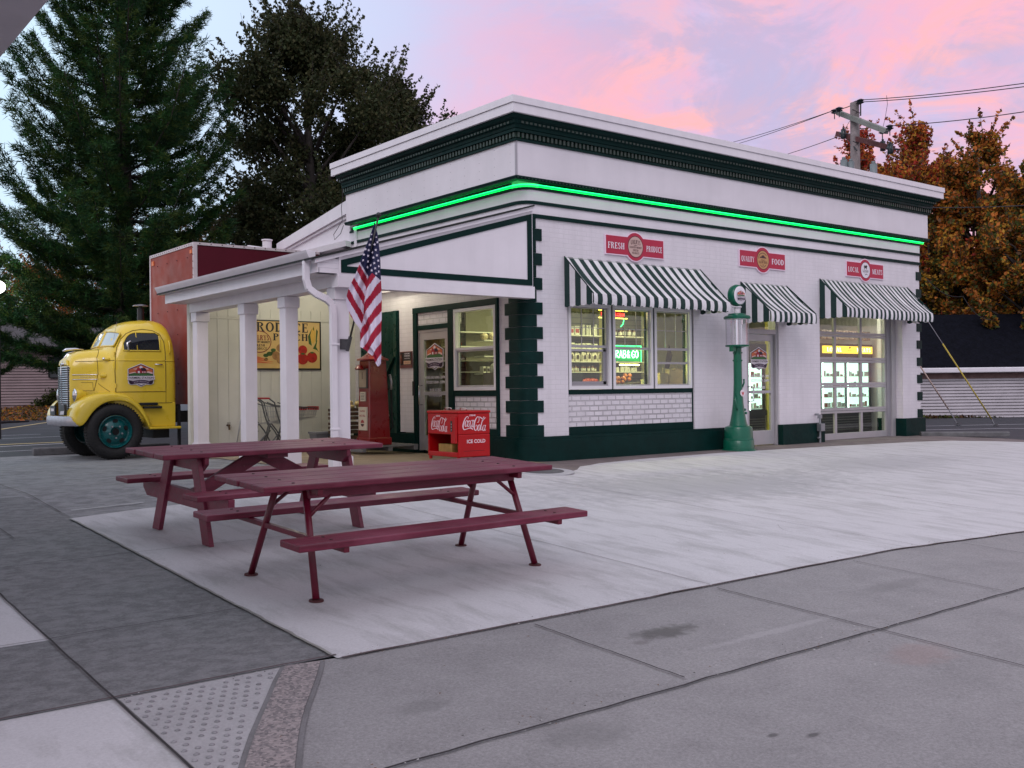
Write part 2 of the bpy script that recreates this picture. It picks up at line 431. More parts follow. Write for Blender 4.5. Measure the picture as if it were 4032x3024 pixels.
def disc(mb, c, xa, ya, r, m, n=28, ry=None):
    c = Vector(c); xa = Vector(xa); ya = Vector(ya); ry = ry or r
    mb.poly([c+xa*r*math.cos(2*math.pi*i/n)+ya*ry*math.sin(2*math.pi*i/n) for i in range(n)], m)
def poly2(mb, pts, c, xa, ya, s, m, lift=0):
    c = Vector(c); xa = Vector(xa); ya = Vector(ya); nr = xa.cross(ya)
    mb.poly([c+xa*p[0]*s+ya*p[1]*s+nr*lift for p in pts], m)
def strokes(mb, st, wd, c, xa, ya, s, m, lift=0):
    """variable width ribbons; st list of (x,y,w)"""
    c = Vector(c); xa = Vector(xa); ya = Vector(ya); nr = xa.cross(ya)
    # catmull
    P = [Vector((p[0], p[1])) for p in st]; W = [p[2]*wd for p in st]
    Q = []; WW = []
    for i in range(len(P)-1):
        p0 = P[max(i-1, 0)]; p1 = P[i]; p2 = P[i+1]; p3 = P[min(i+2, len(P)-1)]
        for k in range(4):
            t = k/4; Q.append(.5*((2*p1)+(-p0+p2)*t+(2*p0-5*p1+4*p2-p3)*t*t+(-p0+3*p1-3*p2+p3)*t**3)); WW.append(W[i]*(1-t)+W[i+1]*t)
    Q.append(P[-1]); WW.append(W[-1]); vs = []
    for i, q in enumerate(Q):
        d = Q[min(i+1, len(Q)-1)]-Q[max(i-1, 0)]; d = d.normalized() if d.length > 1e-9 else Vector((1, 0)); n_ = Vector((-d.y, d.x))
        for g in (1, -1):
            e = q+n_*g*WW[i]/2; vs.append(c+xa*e.x*s+ya*e.y*s+nr*lift)
    mb.add(vs, [(2*i, 2*i+2, 2*i+3, 2*i+1) for i in range(len(Q)-1)], m)
X_, Y_, Z_ = Vector((1, 0, 0)), Vector((0, 1, 0)), Vector((0, 0, 1))
F = lambda n, c, r=.5: pm(n, c, r, var=.04)
def farm_logo(mb, c, xa, ya, w_):
    s = w_/2; nr = Vector(xa).cross(Vector(ya))
    cols = dict(w=F('logo_white', (.72, .66, .72)), k=F('logo_dark', (.02, .006, .02)), o=F('logo_orange', (.55, .13, .05)), p=F('logo_cloud', (.75, .5, .48)),
                r=F('logo_barn', (.33, .012, .03)), g=F('logo_green', (.02, .09, .03)), g2=F('logo_leaf', (.08, .22, .06)), u=F('logo_ribbon', (.035, .008, .05)))
    hexo = [(-.76, -.05), (-.76, .36), (0, .68), (.76, .36), (.76, -.05), (.7, -.45), (0, -.70), (-.7, -.45)]
    q = lambda k: [(x*k, y*k) for x, y in hexo]
    e = .0015
    poly2(mb, [(-.78, -.5), (-.80, .38), (0, .72), (.80, .38), (.78, -.5), (.62, -.6), (.3, -.58), (0, -.72), (-.3, -.58), (-.62, -.6)], c, xa, ya, s, cols['w'], e)
    poly2(mb, [(-.75, -.05), (-.75, .36), (0, .67), (.75, .36), (.75, -.05)], c, xa, ya, s, cols['k'], 2*e)
    poly2(mb, [(-.71, -.05), (-.71, .33), (0, .62), (.71, .33), (.71, -.05)], c, xa, ya, s, cols['o'], 3*e)
    for a in ([(-.71, .12), (-.4, .2), (-.2, .14), (-.4, .08), (-.71, .02)], [(.71, .16), (.45, .24), (.25, .16), (.5, .08), (.71, .06)], [(-.5, .38), (-.2, .42), (0, .36), (-.2, .32)], [(.2, .44), (.4, .42), (.5, .34), (.3, .36)]):
        poly2(mb, a, c, xa, ya, s, cols['p'], 4*e)
    disc(mb, Vector(c)+Vector(ya)*.47*s+nr*5*e, xa, ya, .10*s, cols['w'], 14)
    poly2(mb, [(-.71, -.05), (-.71, .07), (-.4, .14), (0, .17), (.4, .15), (.71, .06), (.71, -.05)], c, xa, ya, s, cols['g'], 5*e)
    for i in range(-5, 6): poly2(mb, [(i*.05, .15), (i*.05+.02, .15), (i*.14+.04, -.03), (i*.14-.02, -.03)], c, xa, ya, s, cols['g2'], 6*e)
    poly2(mb, [(-.02, .12), (-.02, .42), (.05, .44), (.25, .43), (.33, .33), (.33, .12)], c, xa, ya, s, cols['k'], 7*e)
    poly2(mb, [(.02, .12), (.02, .26), (.3, .26), (.3, .12)], c, xa, ya, s, cols['r'], 8*e)
    poly2(mb, [(-.3, .12), (-.3, .3), (-.24, .41), (-.14, .45), (-.04, .41), (.02, .3), (.02, .12)], c, xa, ya, s, cols['r'], 9*e)
    poly2(mb, [(-.2, .12), (-.2, .25), (-.08, .25), (-.08, .12)], c, xa, ya, s, cols['w'], 10*e)
    for x in (.1, .23): poly2(mb, [(x-.03, .15), (x-.03, .22), (x+.03, .22), (x+.03, .15)], c, xa, ya, s, cols['w'], 10*e)
    poly2(mb, [(-.86, -.27), (-.80, -.15), (-.86, -.05), (.86, -.05), (.80, -.15), (.86, -.27)], c, xa, ya, s, cols['w'], 9*e)
    text(mb, 'FARMERS STATION', Vector(c)+Vector(ya)*(-.16)*s+nr*11*e, xa, ya, .13*s, 1.5*s, cols['k'], .02)
    for sg in (-1, 1): poly2(mb, [(sg*.76, -.3), (sg*.5, -.36), (sg*.5, -.56), (sg*.62, -.56), (sg*.7, -.5)], c, xa, ya, s, cols['k'], 6*e)
    rb = [(-.55+1.1*i/8, -.38+.08*(1-((i-4)/4)**2)) for i in range(9)]+[(.55-1.1*i/8, -.56+.08*(1-((i-4)/4)**2)) for i in range(9)]
    poly2(mb, rb, c, xa, ya, s, cols['u'], 9*e)
    text(mb, 'GROCERY, PRODUCE & CAFE', Vector(c)+Vector(ya)*(-.39)*s+nr*11*e, xa, ya, .07*s, .9*s, cols['w'], .0, arc=.07*s)
    poly2(mb, [(-.24, -.56), (.24, -.56), (0, -.66)], c, xa, ya, s, cols['k'], 7*e)
    poly2(mb, [(-.17, -.555), (.17, -.555), (0, -.62)], c, xa, ya, s, cols['w'], 8*e)
# ================================================================== GROUND
import bmesh
def sheet(name, pts, off, m, kind='structure', extra=0, **k):
    bm = bmesh.new(); vs = [bm.verts.new((x, y, 0)) for x, y in pts]; bm.faces.new(vs)
    cuts = [('x', v) for v in (-2, -1.5, -1, -.5, 0, .5)]+[('y', v) for v in (-16, -.5, 3.5, 4.25, 5, 5.75, 6.5)]
    for a, v in cuts:
        g = bm.verts[:]+bm.edges[:]+bm.faces[:]
        bmesh.ops.bisect_plane(bm, geom=g, plane_co=(v, 0, 0) if a == 'x' else (0, v, 0), plane_no=(1, 0, 0) if a == 'x' else (0, 1, 0))
    bmesh.ops.triangulate(bm, faces=bm.faces[:])
    for v in bm.verts: v.co.z = Z(v.co.x, v.co.y)+off
    bmesh.ops.recalc_face_normals(bm, faces=bm.faces[:])
    if sum(f.normal.z for f in bm.faces) < 0: bmesh.ops.reverse_faces(bm, faces=bm.faces[:])
    me = bpy.data.meshes.new(name); bm.to_mesh(me); bm.free(); me.materials.append(m)
    o = bpy.data.objects.new(name, me); col.objects.link(o); tag(o, kind=kind, **k); return o

def concrete(name, base, dark, streak=(1, 1, 1), sc1=1.2, thr=(.45, .7), amt=.6, fine=.18, bstr=.2, bsc=70, speck=0, stains=(), rough=.75):
    m, t, b = nodes(name); v = tvec(t); vs_ = tvec(t, streak)
    big = tnoise(t, sc1, 6, .62, vs_, .3)
    c = tmix(t, mrange(t, big, thr[0], thr[1], 0, amt), base, dark)
    blot = tnoise(t, .55, 4, .6, v)
    c = tmix(t, mrange(t, blot, .35, .7, 0, .35), c, tuple(x*.78 for x in base))
    f = tnoise(t, 60, 9, .88, v)
    c = tmix(t, mrange(t, f, .38, .62, 0, 1), tmix(t, fine, c, (0, 0, 0)), tmix(t, fine, c, tuple(min(1, x*1.9) for x in base)))
    if speck:
        vo = t.nodes.new('ShaderNodeTexVoronoi'); vo.inputs['Scale'].default_value = speck; t.links.new(v, vo.inputs['Vector'])
        c = tmix(t, .42, c, tmix(t, mrange(t, vo.outputs['Color'], .2, .8), (.05, .045, .05), (.52, .44, .42)))
    for (sx, sy, rx, ry, sc_, st) in stains:
        mp = t.nodes.new('ShaderNodeMapping'); tcn = t.nodes.new('ShaderNodeTexCoord'); t.links.new(tcn.outputs['Object'], mp.inputs[0])
        mp.inputs['Location'].default_value = (-sx/rx, -sy/ry, 0); mp.inputs['Scale'].default_value = (1/rx, 1/ry, 0)
        ln = t.nodes.new('ShaderNodeVectorMath'); ln.operation = 'LENGTH'; t.links.new(mp.outputs[0], ln.inputs[0])
        ad = t.nodes.new('ShaderNodeMath'); ad.operation = 'MULTIPLY_ADD'; ad.inputs[1].default_value = 1.6; t.links.new(tnoise(t, 7, 5, .65, v), ad.inputs[0]); t.links.new(ln.outputs['Value'], ad.inputs[2])
        c = tmix(t, mrange(t, ad.outputs[0], 1.25, 1.75, st, 0), c, sc_)
    t.links.new(c, b.inputs['Base Color'])
    t.links.new(mrange(t, big, .3, .7, rough-.08, rough+.1), b.inputs['Roughness']); b.inputs['Specular IOR Level'].default_value = .35
    h = t.nodes.new('ShaderNodeMath'); h.operation = 'MULTIPLY_ADD'; h.inputs[1].default_value = .5
    t.links.new(tnoise(t, bsc, 5, .7, v), h.inputs[0]); t.links.new(big, h.inputs[2]); bump(t, b, h.outputs[0], bstr, .012)
    MATS[name] = m; return m

ST = (.12, .11, .12)
cslab = concrete('light_brushed_concrete', (.565, .56, .58), (.36, .36, .362), (2.6, .7, 1), 2.2, (.47, .66), .75, .13, .2, 60,
                 stains=((.2, -3.4, 3.4, 1.5, (.30, .305, .32), .6), (4.8, -3.0, 2.6, 1.0, (.33, .33, .345), .45), (-3.4, -3.6, 1.2, 1.2, (.38, .38, .40), .4)))
cgray = concrete('grey_aggregate_concrete', (.285, .28, .283), (.165, .16, .165), (1, 1, 1), 2.4, (.42, .7), .5, .28, .35, 110,
                 stains=((-5.43, -7.99, .30, .13, (.085, .085, .08), .8), (-5.72, -8.06, .08, .05, (.15, .14, .14), .6), (-6.25, -9.37, .045, .02, (.06, .06, .06), .7), (-6.1, -9.47, .06, .022, (.06, .06, .06), .7), (-4.6, -9.1, .35, .2, (.30, .19, .17), .3), (-3.2, -8.1, .5, .12, (.14, .14, .14), .35), (-6.9, -8.9, .25, .18, (.15, .15, .15), .4), (-7.3, -8.2, .18, .10, (.14, .14, .14), .4), (-2.0, -9.4, .6, .25, (.16, .155, .16), .35), (-5.2, -10.2, .5, .2, (.15, .15, .15), .35), (-4.9, -8.35, .9, .05, (.42, .41, .42), .35)))
cdark = concrete('stamped_grey_concrete', (.205, .207, .213), (.115, .117, .122), (1.0, 1.3, 1), 9.0, (.42, .60), .9, .25, 1.0, 22)
cdarkl = concrete('stamped_pale_concrete', (.27, .27, .28), (.145, .145, .152), (1.0, 1.3, 1), 5.5, (.44, .60), .9, .2, .8, 18)
cbrown = concrete('stamped_brown_concrete', (.20, .168, .165), (.10, .083, .08), (1, 1, 1), 2.0, (.38, .68), .8, .16, .5, 20)
cporch = concrete('porch_tan_concrete', (.34, .27, .19), (.17, .12, .08), (1, 2, 1), 1.6, (.38, .68), .8, .12, .4, 20, rough=.45)
cagg = concrete('exposed_aggregate', (.25, .23, .235), (.09, .085, .09), (1, 1, 1), 6, (.52, .68), .7, .3, .9, 60, speck=75)
cmat = concrete('tactile_concrete', (.40, .395, .405), (.27, .265, .275), (1, 1, 1), 2.2, (.42, .7), .5, .16, .2, 70)
casph = concrete('asphalt', (.040, .042, .050), (.062, .062, .068), (1, 1, 1), .7, (.4, .7), .6, .3, .3, 80, rough=.7)
joint = pm('joint_dark', (.028, .024, .026), .9, var=.3)
jointr = pm('joint_sealant', (.085, .06, .062), .8, var=.3)

sheet('ground', [(-500, -500), (500, -500), (500, 900), (-500, 900)], -.014, casph)
sheet('forecourt_pavement', [(-16, -9.0), (-7.27, -7.36), (-8.4, -7.36), (-8.4, -7.30), (-7.2, -7.30), (-7.2, -2.2), (-5.2, -1.80), (-1.6, -1.60), (-.8, -1.7), (-.8, 9.1), (-16, 9.1)], -.004, cdarkl)
sheet('left_concrete_pad', [(-8.4, -7.31), (-7.25, -7.31), (-7.25, -3.0), (-7.22, -1.9), (-7.3, -.6), (-8.4, -.6)], 0, cdark)
sheet('left_stamped_strip', [(-16, -7.31), (-8.4, -7.31), (-8.4, -6.17), (-16, -6.17)], .0, cdark)
sheet('left_light_panel', [(-16, -6.17), (-8.4, -6.17), (-8.4, -3.9), (-16, -3.9)], 0, cslab)
sheet('left_front_panel', [(-16, -16), (-8.4, -16), (-8.4, -7.31), (-16, -7.31)], 0, cslab)
sheet('front_pavement', [(-8.4, -16), (60, -16), (60, -7.35), (-7.2, -7.35), (-7.5, -7.31), (-8.4, -7.31)], 0, cgray)
edge = [(-7.27, -2.25), (-6.5, -2.02), (-5.25, -1.80), (-3.4, -1.70), (-1.6, -1.62), (-1.0, -1.66), (-.55, -1.62), (-.2, -1.38), (.15, -1.05), (.76, -.80), (1.9, -.68), (3.84, -.66), (6.7, -.86), (9.2, -1.12), (10.2, -1.32), (11.0, -1.9), (12.2, -3.2), (16, -7.36)]
sheet('apron', [(-1.2, -1.9), (-.8, -1.85), (.3, -1.5)]+[(12.1, -2.6), (11.9, -1.2), (11.9, 1.2), (8, 1.0), (6, .6), (-1.2, .6)], .001, cbrown)
sheet('light_slab', [(-7.27, -7.36), (16, -7.36)]+list(reversed(edge[:-1])), .005, cslab)
sheet('porch_floor', [(-3.5, -.45), (.05, -.45), (.05, 5.35), (-3.5, 5.35)], .006, cporch)

def strip(mb, x0, y0, x1, y1, w_, off, m=None, n=12, jit=.004):
    d = Vector((x1-x0, y1-y0)).normalized(); nn = Vector((-d.y, d.x))*w_/2
    vs = []
    for i in range(n+1):
        t = i/n; j = random.uniform(-jit, jit)
        x = x0+(x1-x0)*t; y = y0+(y1-y0)*t
        for g in (1, -1):
            a, b = x+nn.x*g+j*nn.x/w_*2, y+nn.y*g+j*nn.y/w_*2
            vs.append((a, b, Z(a, b)+off))
    mb.add(vs, [(2*i, 2*i+1, 2*i+3, 2*i+2) for i in range(n)], m)
j = MB()
strip(j, -8.4, -14, -8.4, -3.4, .011, .010, joint, 60)
strip(j, -16, -7.31, -7.25, -7.31, .016, .010, jointr, 60)
strip(j, -7.25, -7.37, 16, -7.37, .020, .010, jointr, 120, .007)
strip(j, -8.39, -8.72, 20, -8.60, .014, .010, joint, 160, .008)
strip(j, -8.4, -6.17, -7.27, -6.13, .008, .010, joint, 10)
strip(j, -16, -6.17, -8.4, -6.17, .006, .010, joint, 10)
strip(j, -8.4, -4.15, -7.27, -4.10, .006, .010, joint, 10)
strip(j, -7.27, -4.1, -4.3, -4.1, .005, .010, jointr, 20)
for x in (-6.0, -4.35, -2.7, -1.0, .7, 2.4): strip(j, x, -7.45, x, -8.64, .010 if x < -3 else .007, .010, joint, 20)
for x in (-4.35, -1.0, 2.4): strip(j, x, -8.64, x, -15, .010, .010, joint, 30)
for x in (-4.31, -1.55, 1.5, 4.5): strip(j, x, -7.35, x, -.9 if x > 0 else -1.75, .006, .011, jointr, 30)
strip(j, -7.9, -3.0, -7.9, 6, .006, .010, joint, 10); strip(j, -11, 1.2, -7.2, 1.2, .006, .010, joint, 10); strip(j, -7.2, 1.2, -7.25, -1.9, .008, .01, joint, 10)
strip(j, -7.14, -1.80, -6.4, -1.66, .022, .010, F('pale_line', (.5, .5, .52)), 10)
strip(j, -7.27, -7.3, -7.27, -2.3, .018, .012, F('slab_edge', (.24, .24, .22)), 60, .006)
def crack(x, y, a, n, w_=.004):
    for k in range(n):
        nx, ny = x+math.cos(a)*.11, y+math.sin(a)*.11; strip(j, x, y, nx, ny, w_, .0105, joint, 3, .002); x, y = nx, ny; a += random.uniform(-.5, .5)
crack(-8.1, -5.2, -.4, 6, .003); crack(-2.0, -6.9, 1.4, 9, .002)
j.build('pavement_joints', kind='structure', fixn=False)
gm = MB(); gcol = [pm('grit_dark', (.05, .045, .04), .9), pm('grit_leaf', (.16, .09, .05), .9), pm('grit_pale', (.45, .44, .43), .9)]
for k in range(900):
    if k % 3 == 0: x, y = random.uniform(-8.4, 2), -7.37+random.gauss(0, .05)
    elif k % 3 == 1: x, y = random.uniform(-8.3, 2), -8.66+random.gauss(0, .06)
    else: x, y = random.uniform(-8.3, 4), random.uniform(-10.5, -1.5)
    r_ = random.uniform(.003, .009); z = Z(x, y)+.0115; a = random.random()*6; gm.add([(x+r_*math.cos(a+q*2.1)*random.uniform(.6, 1.3), y+r_*math.sin(a+q*2.1), z+random.uniform(0, .004)) for q in range(3)], [(0, 1, 2)], random.choice(gcol))
gm.build('forecourt_grit', kind='stuff', fixn=False)

# aggregate repair strip and tactile pad
def band(name, left, right, off, m, **k):
    vs = []; n = len(left)
    for a, b in zip(left, right):
        vs += [(a[0], a[1], Z(*a)+off), (b[0], b[1], Z(*b)+off)]
    mb = MB(); mb.add(vs, [(2*i, 2*i+1, 2*i+3, 2*i+2) for i in range(n-1)], m)
    return mb.build(name, kind='structure', fixn=False, **k)
LL = []; RR = []; 
for i in range(14):
    t = i/13; y = -7.34-t*2.4; x = -7.555-.64*(t*2.4/1.08)-(.05*math.sin(t*4.2)); LL.append((x+random.uniform(-.006, .006), y)); RR.append((x+.185+.02*t+random.uniform(-.006, .006), y-.03))
exp = lambda Q, d: [(x+d, y) for x, y in Q]
band('repair_strip_border', exp(LL, -.028), exp(RR, .028), .008, concrete('border_mortar', (.19, .185, .19), (.12, .12, .12), sc1=5))
band('repair_strip', LL, RR, .013, cagg)
band('tactile_pad', [(-8.385, y) for x, y in LL], exp(LL, -.03), .006, cmat)
dm = MB()
for iy in range(34):
    for ix in range(20):
        y = -7.40-iy*.058; x = -8.36+ix*.058+(.029 if iy % 2 else 0)
        t = (-7.34-y)/2.4; xl = -7.555-.64*(t*2.4/1.08)-.05*math.sin(t*4.2)-.05
        if x < xl:
            z = Z(x, y)+.006
            if random.random() < .93: dm.lathe([(.0135, 0), (.0105, .0055*random.uniform(.5, 1)), (.005, .0065)], (x, y, z), 9)
dm.build('tactile_domes', pm('dome_concrete', (.25, .245, .26), .8, var=.3, scale=20), kind='structure', smooth='all')

# parking paint and kerbs
pl = MB(); yel = pm('yellow_paint', (.62, .50, .24), .7, var=.15, scale=12); wp = pm('white_road_paint', (.50, .50, .54), .7, var=.2, scale=12)
def gline(a, b, w_, m): strip(pl, *a, *b, w_, -.006, m, 10, 0)
gline((-9, 12.6), (-2.7, 13.9), .16, wp); gline((-8, 14.3), (-3.0, 14.6), .2, yel); gline((-6, 17.6), (0, 18.6), .12, wp)
gline((-4.5, 20.2), (-2.2, 20.4), .12, wp); gline((-3.0, 24.5), (1.6, 33.5), .16, yel); gline((-8, 11.0), (-4.5, 11.3), .1, wp)
gline((13, 1.8), (40, -14.5), .12, wp); gline((14, 3.6), (44, -13.0), .12, wp)
pl.build('parking_lines', kind='structure', fixn=False)
kc = pm('kerb_concrete', (.12, .118, .125), .85, var=.3, scale=6, bs=.4, bsc=40)
kb = MB(); kb.prism([(9.0, .004), (9.0, .13), (9.04, .15), (9.12, .15), (9.16, .13), (9.16, .004)], 'x', -5.0, -2.4); 
for i, v in enumerate(kb.v): kb.v[i] = (v[0], v[1]+.10*(v[0]+5)*-.6, v[2]-.045)
kb.build('wheel_stop', kc, label='dark concrete wheel stop lying in front of the yellow truck', cat='wheel stop', bevel=.01)
kb2 = MB(); kb2.prism([(0, 0), (0, .09), (.04, .11), (.16, .11), (.2, .09), (.2, 0)], 'x', 0, 1.9)
for i, v in enumerate(kb2.v): kb2.v[i] = (10.9+v[0]*.62+v[1]*.7, -.28+v[0]*-.72+v[1]*.6, v[2]-.02)
kb2.build('wheel_stop', kc, label='low dark kerb block by the right corner of the market building', cat='wheel stop', bevel=.01)
ks = MB(); ks.prism([(0, 0), (0, .09), (.04, .12), (.14, .12), (.18, .09), (.18, 0)], 'x', -3.0, -.1, pm('rubber_stop', (.015, .015, .018), .7))
ks.box(-.55, -.30, .035, .145, .10, .1225, emis('reflector_amber', (.9, .25, .04), .5))
for i, v in enumerate(ks.v): ks.v[i] = (v[0]*.9+.55, v[1]+33.6-v[0]*-.5, v[2]-.045)
ks.build('wheel_stop', label='black rubber wheel stop with amber reflector at left edge', cat='wheel stop')
mh = MB(); mh.lathe([(.44, 0), (.44, .012), (.30, .014)], (0, 0, 0), 40, F('manhole_collar', (.42, .42, .44), .8)); mh.lathe([(.30, .0145), (.30, .02), (.27, .021), (.26, .016), (0, .018)], (0, 0, 0), 40, pm('cast_iron', (.12, .12, .13), .6, metal=.3, bs=.4, bsc=70))
o = mh.build('manhole_cover', label='round utility cover in the pavement by the building corner', cat='manhole cover'); o.location = (-.95, -1.50, Z(-.95, -1.5)+.006); o.rotation_euler = (R(2.86), 0, 0)

# ================================================================== MARKET BUILDING
T = .25
bld = thing('market_building', 'white brick corner market with dark green trim and flat roof', 'shop building', (0, 0, 0))
wy = MB()     # front wall pieces at y 0..T
def fw_(x0, x1, z0, z1, m=M['brickx'], y0=0.): wy.box(x0, x1, y0, T, z0, z1, m)
fw_(.30, .87, .38, 3.83); fw_(.87, 3.86, 2.58, 3.83); fw_(3.86, 5.32, .38, 3.83); fw_(5.32, 6.29, 2.70, 3.83); fw_(6.29, 7.62, .38, 3.83)
fw_(7.62, 10.66, 2.72, 3.83); fw_(10.66, 11.38, .38, 3.83)
wy.box(10.64, 11.36, T, .6, .38, 3.83, M['brickx'])
wy.build('front_wall', par=bld)
lw = MB()
def lw_(y0, y1, z0, z1, m=M['bricky'], x0=0.): lw.box(x0, T, y0, y1, z0, z1, m)
lw_(.30, .66, .38, 3.83); lw_(.66, 3.15, 2.60, 3.83); lw_(3.15, 3.66, .38, 3.83); lw_(3.66, 5.0, 2.60, 3.83); lw_(5.0, 5.45, .38, 3.83)
lw.build('side_wall', par=bld)
# solid corner (rounded), radius .2
def rcorner(x0, y0, r_, n=8):
    return [(x0+r_-r_*math.cos(R(90*i/n)), y0+r_-r_*math.sin(R(90*i/n))) for i in range(n+1)]
cw = MB(); cw.prism([(.0, .30)]+rcorner(0, 0, .2)+[(.30, 0), (.30, T), (T, T), (T, .30)], 'z', .38, 4.40, M['panel']); cw.build('corner_wall', par=bld, smooth=True)
# quoins
qb = MB()
for i in range(18):
    z0 = .385+i*.1915; lg = i % 2 == 0
    a = .335 if lg else .215; b_ = .49 if lg else .39
    qb.prism([(-.022, b_)]+rcorner(-.022, -.022, .22)+[(a, -.022), (a, .005), (.21, .005), (.03, .2), (.005, b_)], 'z', z0, z0+.186, M['stone'])
qb.build('quoins', par=bld, smooth=True, bevel=.006); qb = MB()
for i in range(18):
    z0 = .395+i*.1915
    if i % 2 == 0: qb.box(11.24, 11.43, -.022, .6, z0, z0+.186, M['stone'])
    else: qb.box(11.37, 11.40, .03, .6, z0, z0+.186, M['stone'])
qb.build('quoins', par=bld, smooth=True, bevel=.006)
# plinth
pb = MB()
pb.prism([(-.11, .69)]+rcorner(-.11, -.11, .30)+[(5.30, -.11), (5.30, .1), (.2, .1), (.1, .2), (.1, .69)], 'z', -.15, .345, M['stone'])
pb.prism([(-.075, .69)]+rcorner(-.075, -.075, .26)+[(5.29, -.075), (5.29, .1), (.2, .1), (.1, .2), (.1, .69)], 'z', .345, .39, M['stone'])
pb.build('plinth', par=bld, smooth=True, bevel=.008)
for a_ in ((6.27, 7.63, -.09, .1, -.15, .39), (10.62, 11.43, -.09, .62, -.15, .39)): B(*a_).build('plinth', M['stone'], par=bld, bevel=.008)
for a_ in ((-.03, .12, .69, 2.05, -.1, .38), (-.055, .12, 3.10, 5.45, -.1, .36)): B(*a_).build('plinth', M['green'], par=bld, bevel=.008)
# plaster frieze + stripes
fz = MB()
def stripe(z0, z1, p, m, yend=5.42, xend=11.38):
    fz.prism([(-p, yend)]+rcorner(-p, -p, .2+p)+[(xend+p, -p), (xend+p, .1), (.22, .1), (.1, .22), (.1, yend)], 'z', z0, z1, m)
stripe(3.86, 4.012, .010, M['panel']); stripe(4.062, 4.235, .014, M['panel'])
stripe(3.80, 3.860, .030, M['green']); stripe(4.012, 4.062, .034, M['green']); stripe(4.235, 4.27, .03, M['green']); stripe(4.27, 4.345, -.01, M['green'])
fz.build('frieze_stripes', par=bld, smooth=True)
# sign box (parapet)
PX, PY, PE, PR = -.22, -.10, 5.20, 11.60
bx = MB()
bx.box(PX, PR, PY, PE, 4.40, 4.93, M['panel']); bx.build('parapet_panel', par=bld, bevel=.004)
bm_ = MB()
for k in range(14):
    for z in (4.49, 4.62, 4.75, 4.88):
        if k < 13: bm_.sphere((PX-.001, PY+.15+k*.40, z), .006, 6, 4)
bm_.box(PX-.004, PX+.02, PY-.004, PY+.03, 4.40, 4.93); bm_.build('panel_fasteners', pm('fastener', (.36, .34, .38), .5), par=bld)
def ring(mb, e, z0, z1, m, th=.12):
    """rectangular ring proud of the panel by e: front and side strips"""
    mb.box(PX-e, PR+e, PY-e, PY-e+th, z0, z1, m); mb.box(PX-e, PX-e+th, PY-e+th, PE+e*.35, z0, z1, m); mb.box(PR+e-th, PR+e, PY-e+th, PE, z0, z1, m)
co = MB()
# carved lower moulding
ring(co, .025, 4.345, 4.40, M['green']); ring(co, .040, 4.375, 4.392, M['green'])
ring(co, .03, 4.93, 4.965, M['green']); ring(co, .018, 4.965, 5.09, M['green']); ring(co, .075, 5.055, 5.10, M['green'])
cov = [(.02, 5.10), (.08, 5.11), (.09, 5.155), (.12, 5.17), (.13, 5.21), (.185, 5.235), (.20, 5.27), (.21, 5.29)]
for (e0, z0), (e1, z1) in zip(cov, cov[1:]):
    def rim(e, z): return [(PX-e, PE+.04, z), (PX-e, PY-e, z), (PR+e, PY-e, z), (PR+e, PE+.04, z)]
    a = rim(e0, z0); b_ = rim(e1, z1)
    co.add(a+b_, [(0, 1, 5, 4), (1, 2, 6, 5), (2, 3, 7, 6)], M['green'])
co.build('cornice', par=bld)
de = MB(); 
x = PX-.01
while x < PR+.02: de.box(x, x+.042, PY-.052, PY-.015, 4.975, 5.05); x += .084
y = PY-.02
while y < PE: de.box(PX-.052, PX-.015, y, y+.042, 4.975, 5.05); y += .084
x = PX
while x < PR+.1:
    de.box(x, x+.05, PY-.135, PY-.115, 5.172, 5.205); x += .085
y = PY
while y < PE: de.box(PX-.135, PX-.115, y, y+.05, 5.172, 5.205); y += .085
x = PX
while x < PR: de.lathe([(.018, 0), (.0, .02)], (x, PY-.04, 4.36), 5); x += .07
de.build('dentils', pm('dentil_green', (.022, .042, .032), .5, var=.2), par=bld)
fa = MB(); e = .25; RB = PE+.13
fa.box(PX-e, PR+e, PY-e, PY-e+.06, 5.285, 5.42, M['trim']); fa.box(PX-e, PX-e+.06, PY-e+.06, RB, 5.285, 5.42, M['trim']); fa.box(PR+e-.06, PR+e, PY-e+.06, RB, 5.285, 5.42, M['trim'])
fa.box(PX-e-.02, PR+e+.02, PY-e-.02, PY-e+.09, 5.423, 5.53, M['trim']); fa.box(PX-e-.02, PX-e+.09, PY-e+.09, RB+.01, 5.423, 5.53, M['trim']); fa.box(PR+e-.09, PR+e+.02, PY-e+.09, RB+.01, 5.423, 5.53, M['trim'])
fa.box(PX-e+.06, PR+e-.06, PY-e+.06, RB-.01, 5.295, 5.40, M['trim']); fa.build('roof_fascia', par=bld, bevel=.004)
# neon tube
neo = MB(); ng = emis('green_neon', (.0, 1.0, .10), 1.6); ngc = emis('green_neon_core', (.01, 1.0, .20), 2.6)
path = [(-.075, 5.18, 4.305)]+[(p[0], p[1], 4.305) for p in rcorner(-.075, -.075, .27, 10)]+[(11.46, -.075, 4.305)]
neo.tube(path, .008, 8, ngc)
path2 = [(q[0]*1.0+.022, q[1]+.022, 4.283) for q in path]
neo.tube(path2, .009, 8, ng)
neo.build('green_neon_tube', smooth='all', label='long green neon tube running under the parapet round the corner', cat='neon light')
nv = MB(); nv.box(-.04, .0, 5.12, 5.22, 3.60, 4.34, M['trim']); nv.build('frieze_end_board', par=bld)
wr = MB(); wr.tube([(-.26, 5.28, 5.2), (-.25, 5.27, 4.9), (-.27, 5.29, 4.7), (-.26, 5.28, 4.45), (-.30, 5.40, 4.3), (-.33, 5.50, 4.2), (-.30, 5.52, 4.1), (-.26, 5.35, 4.2), (-.25, 5.25, 4.35)], .006, 6); wr.build('loose_cable', M['black'], par=bld)

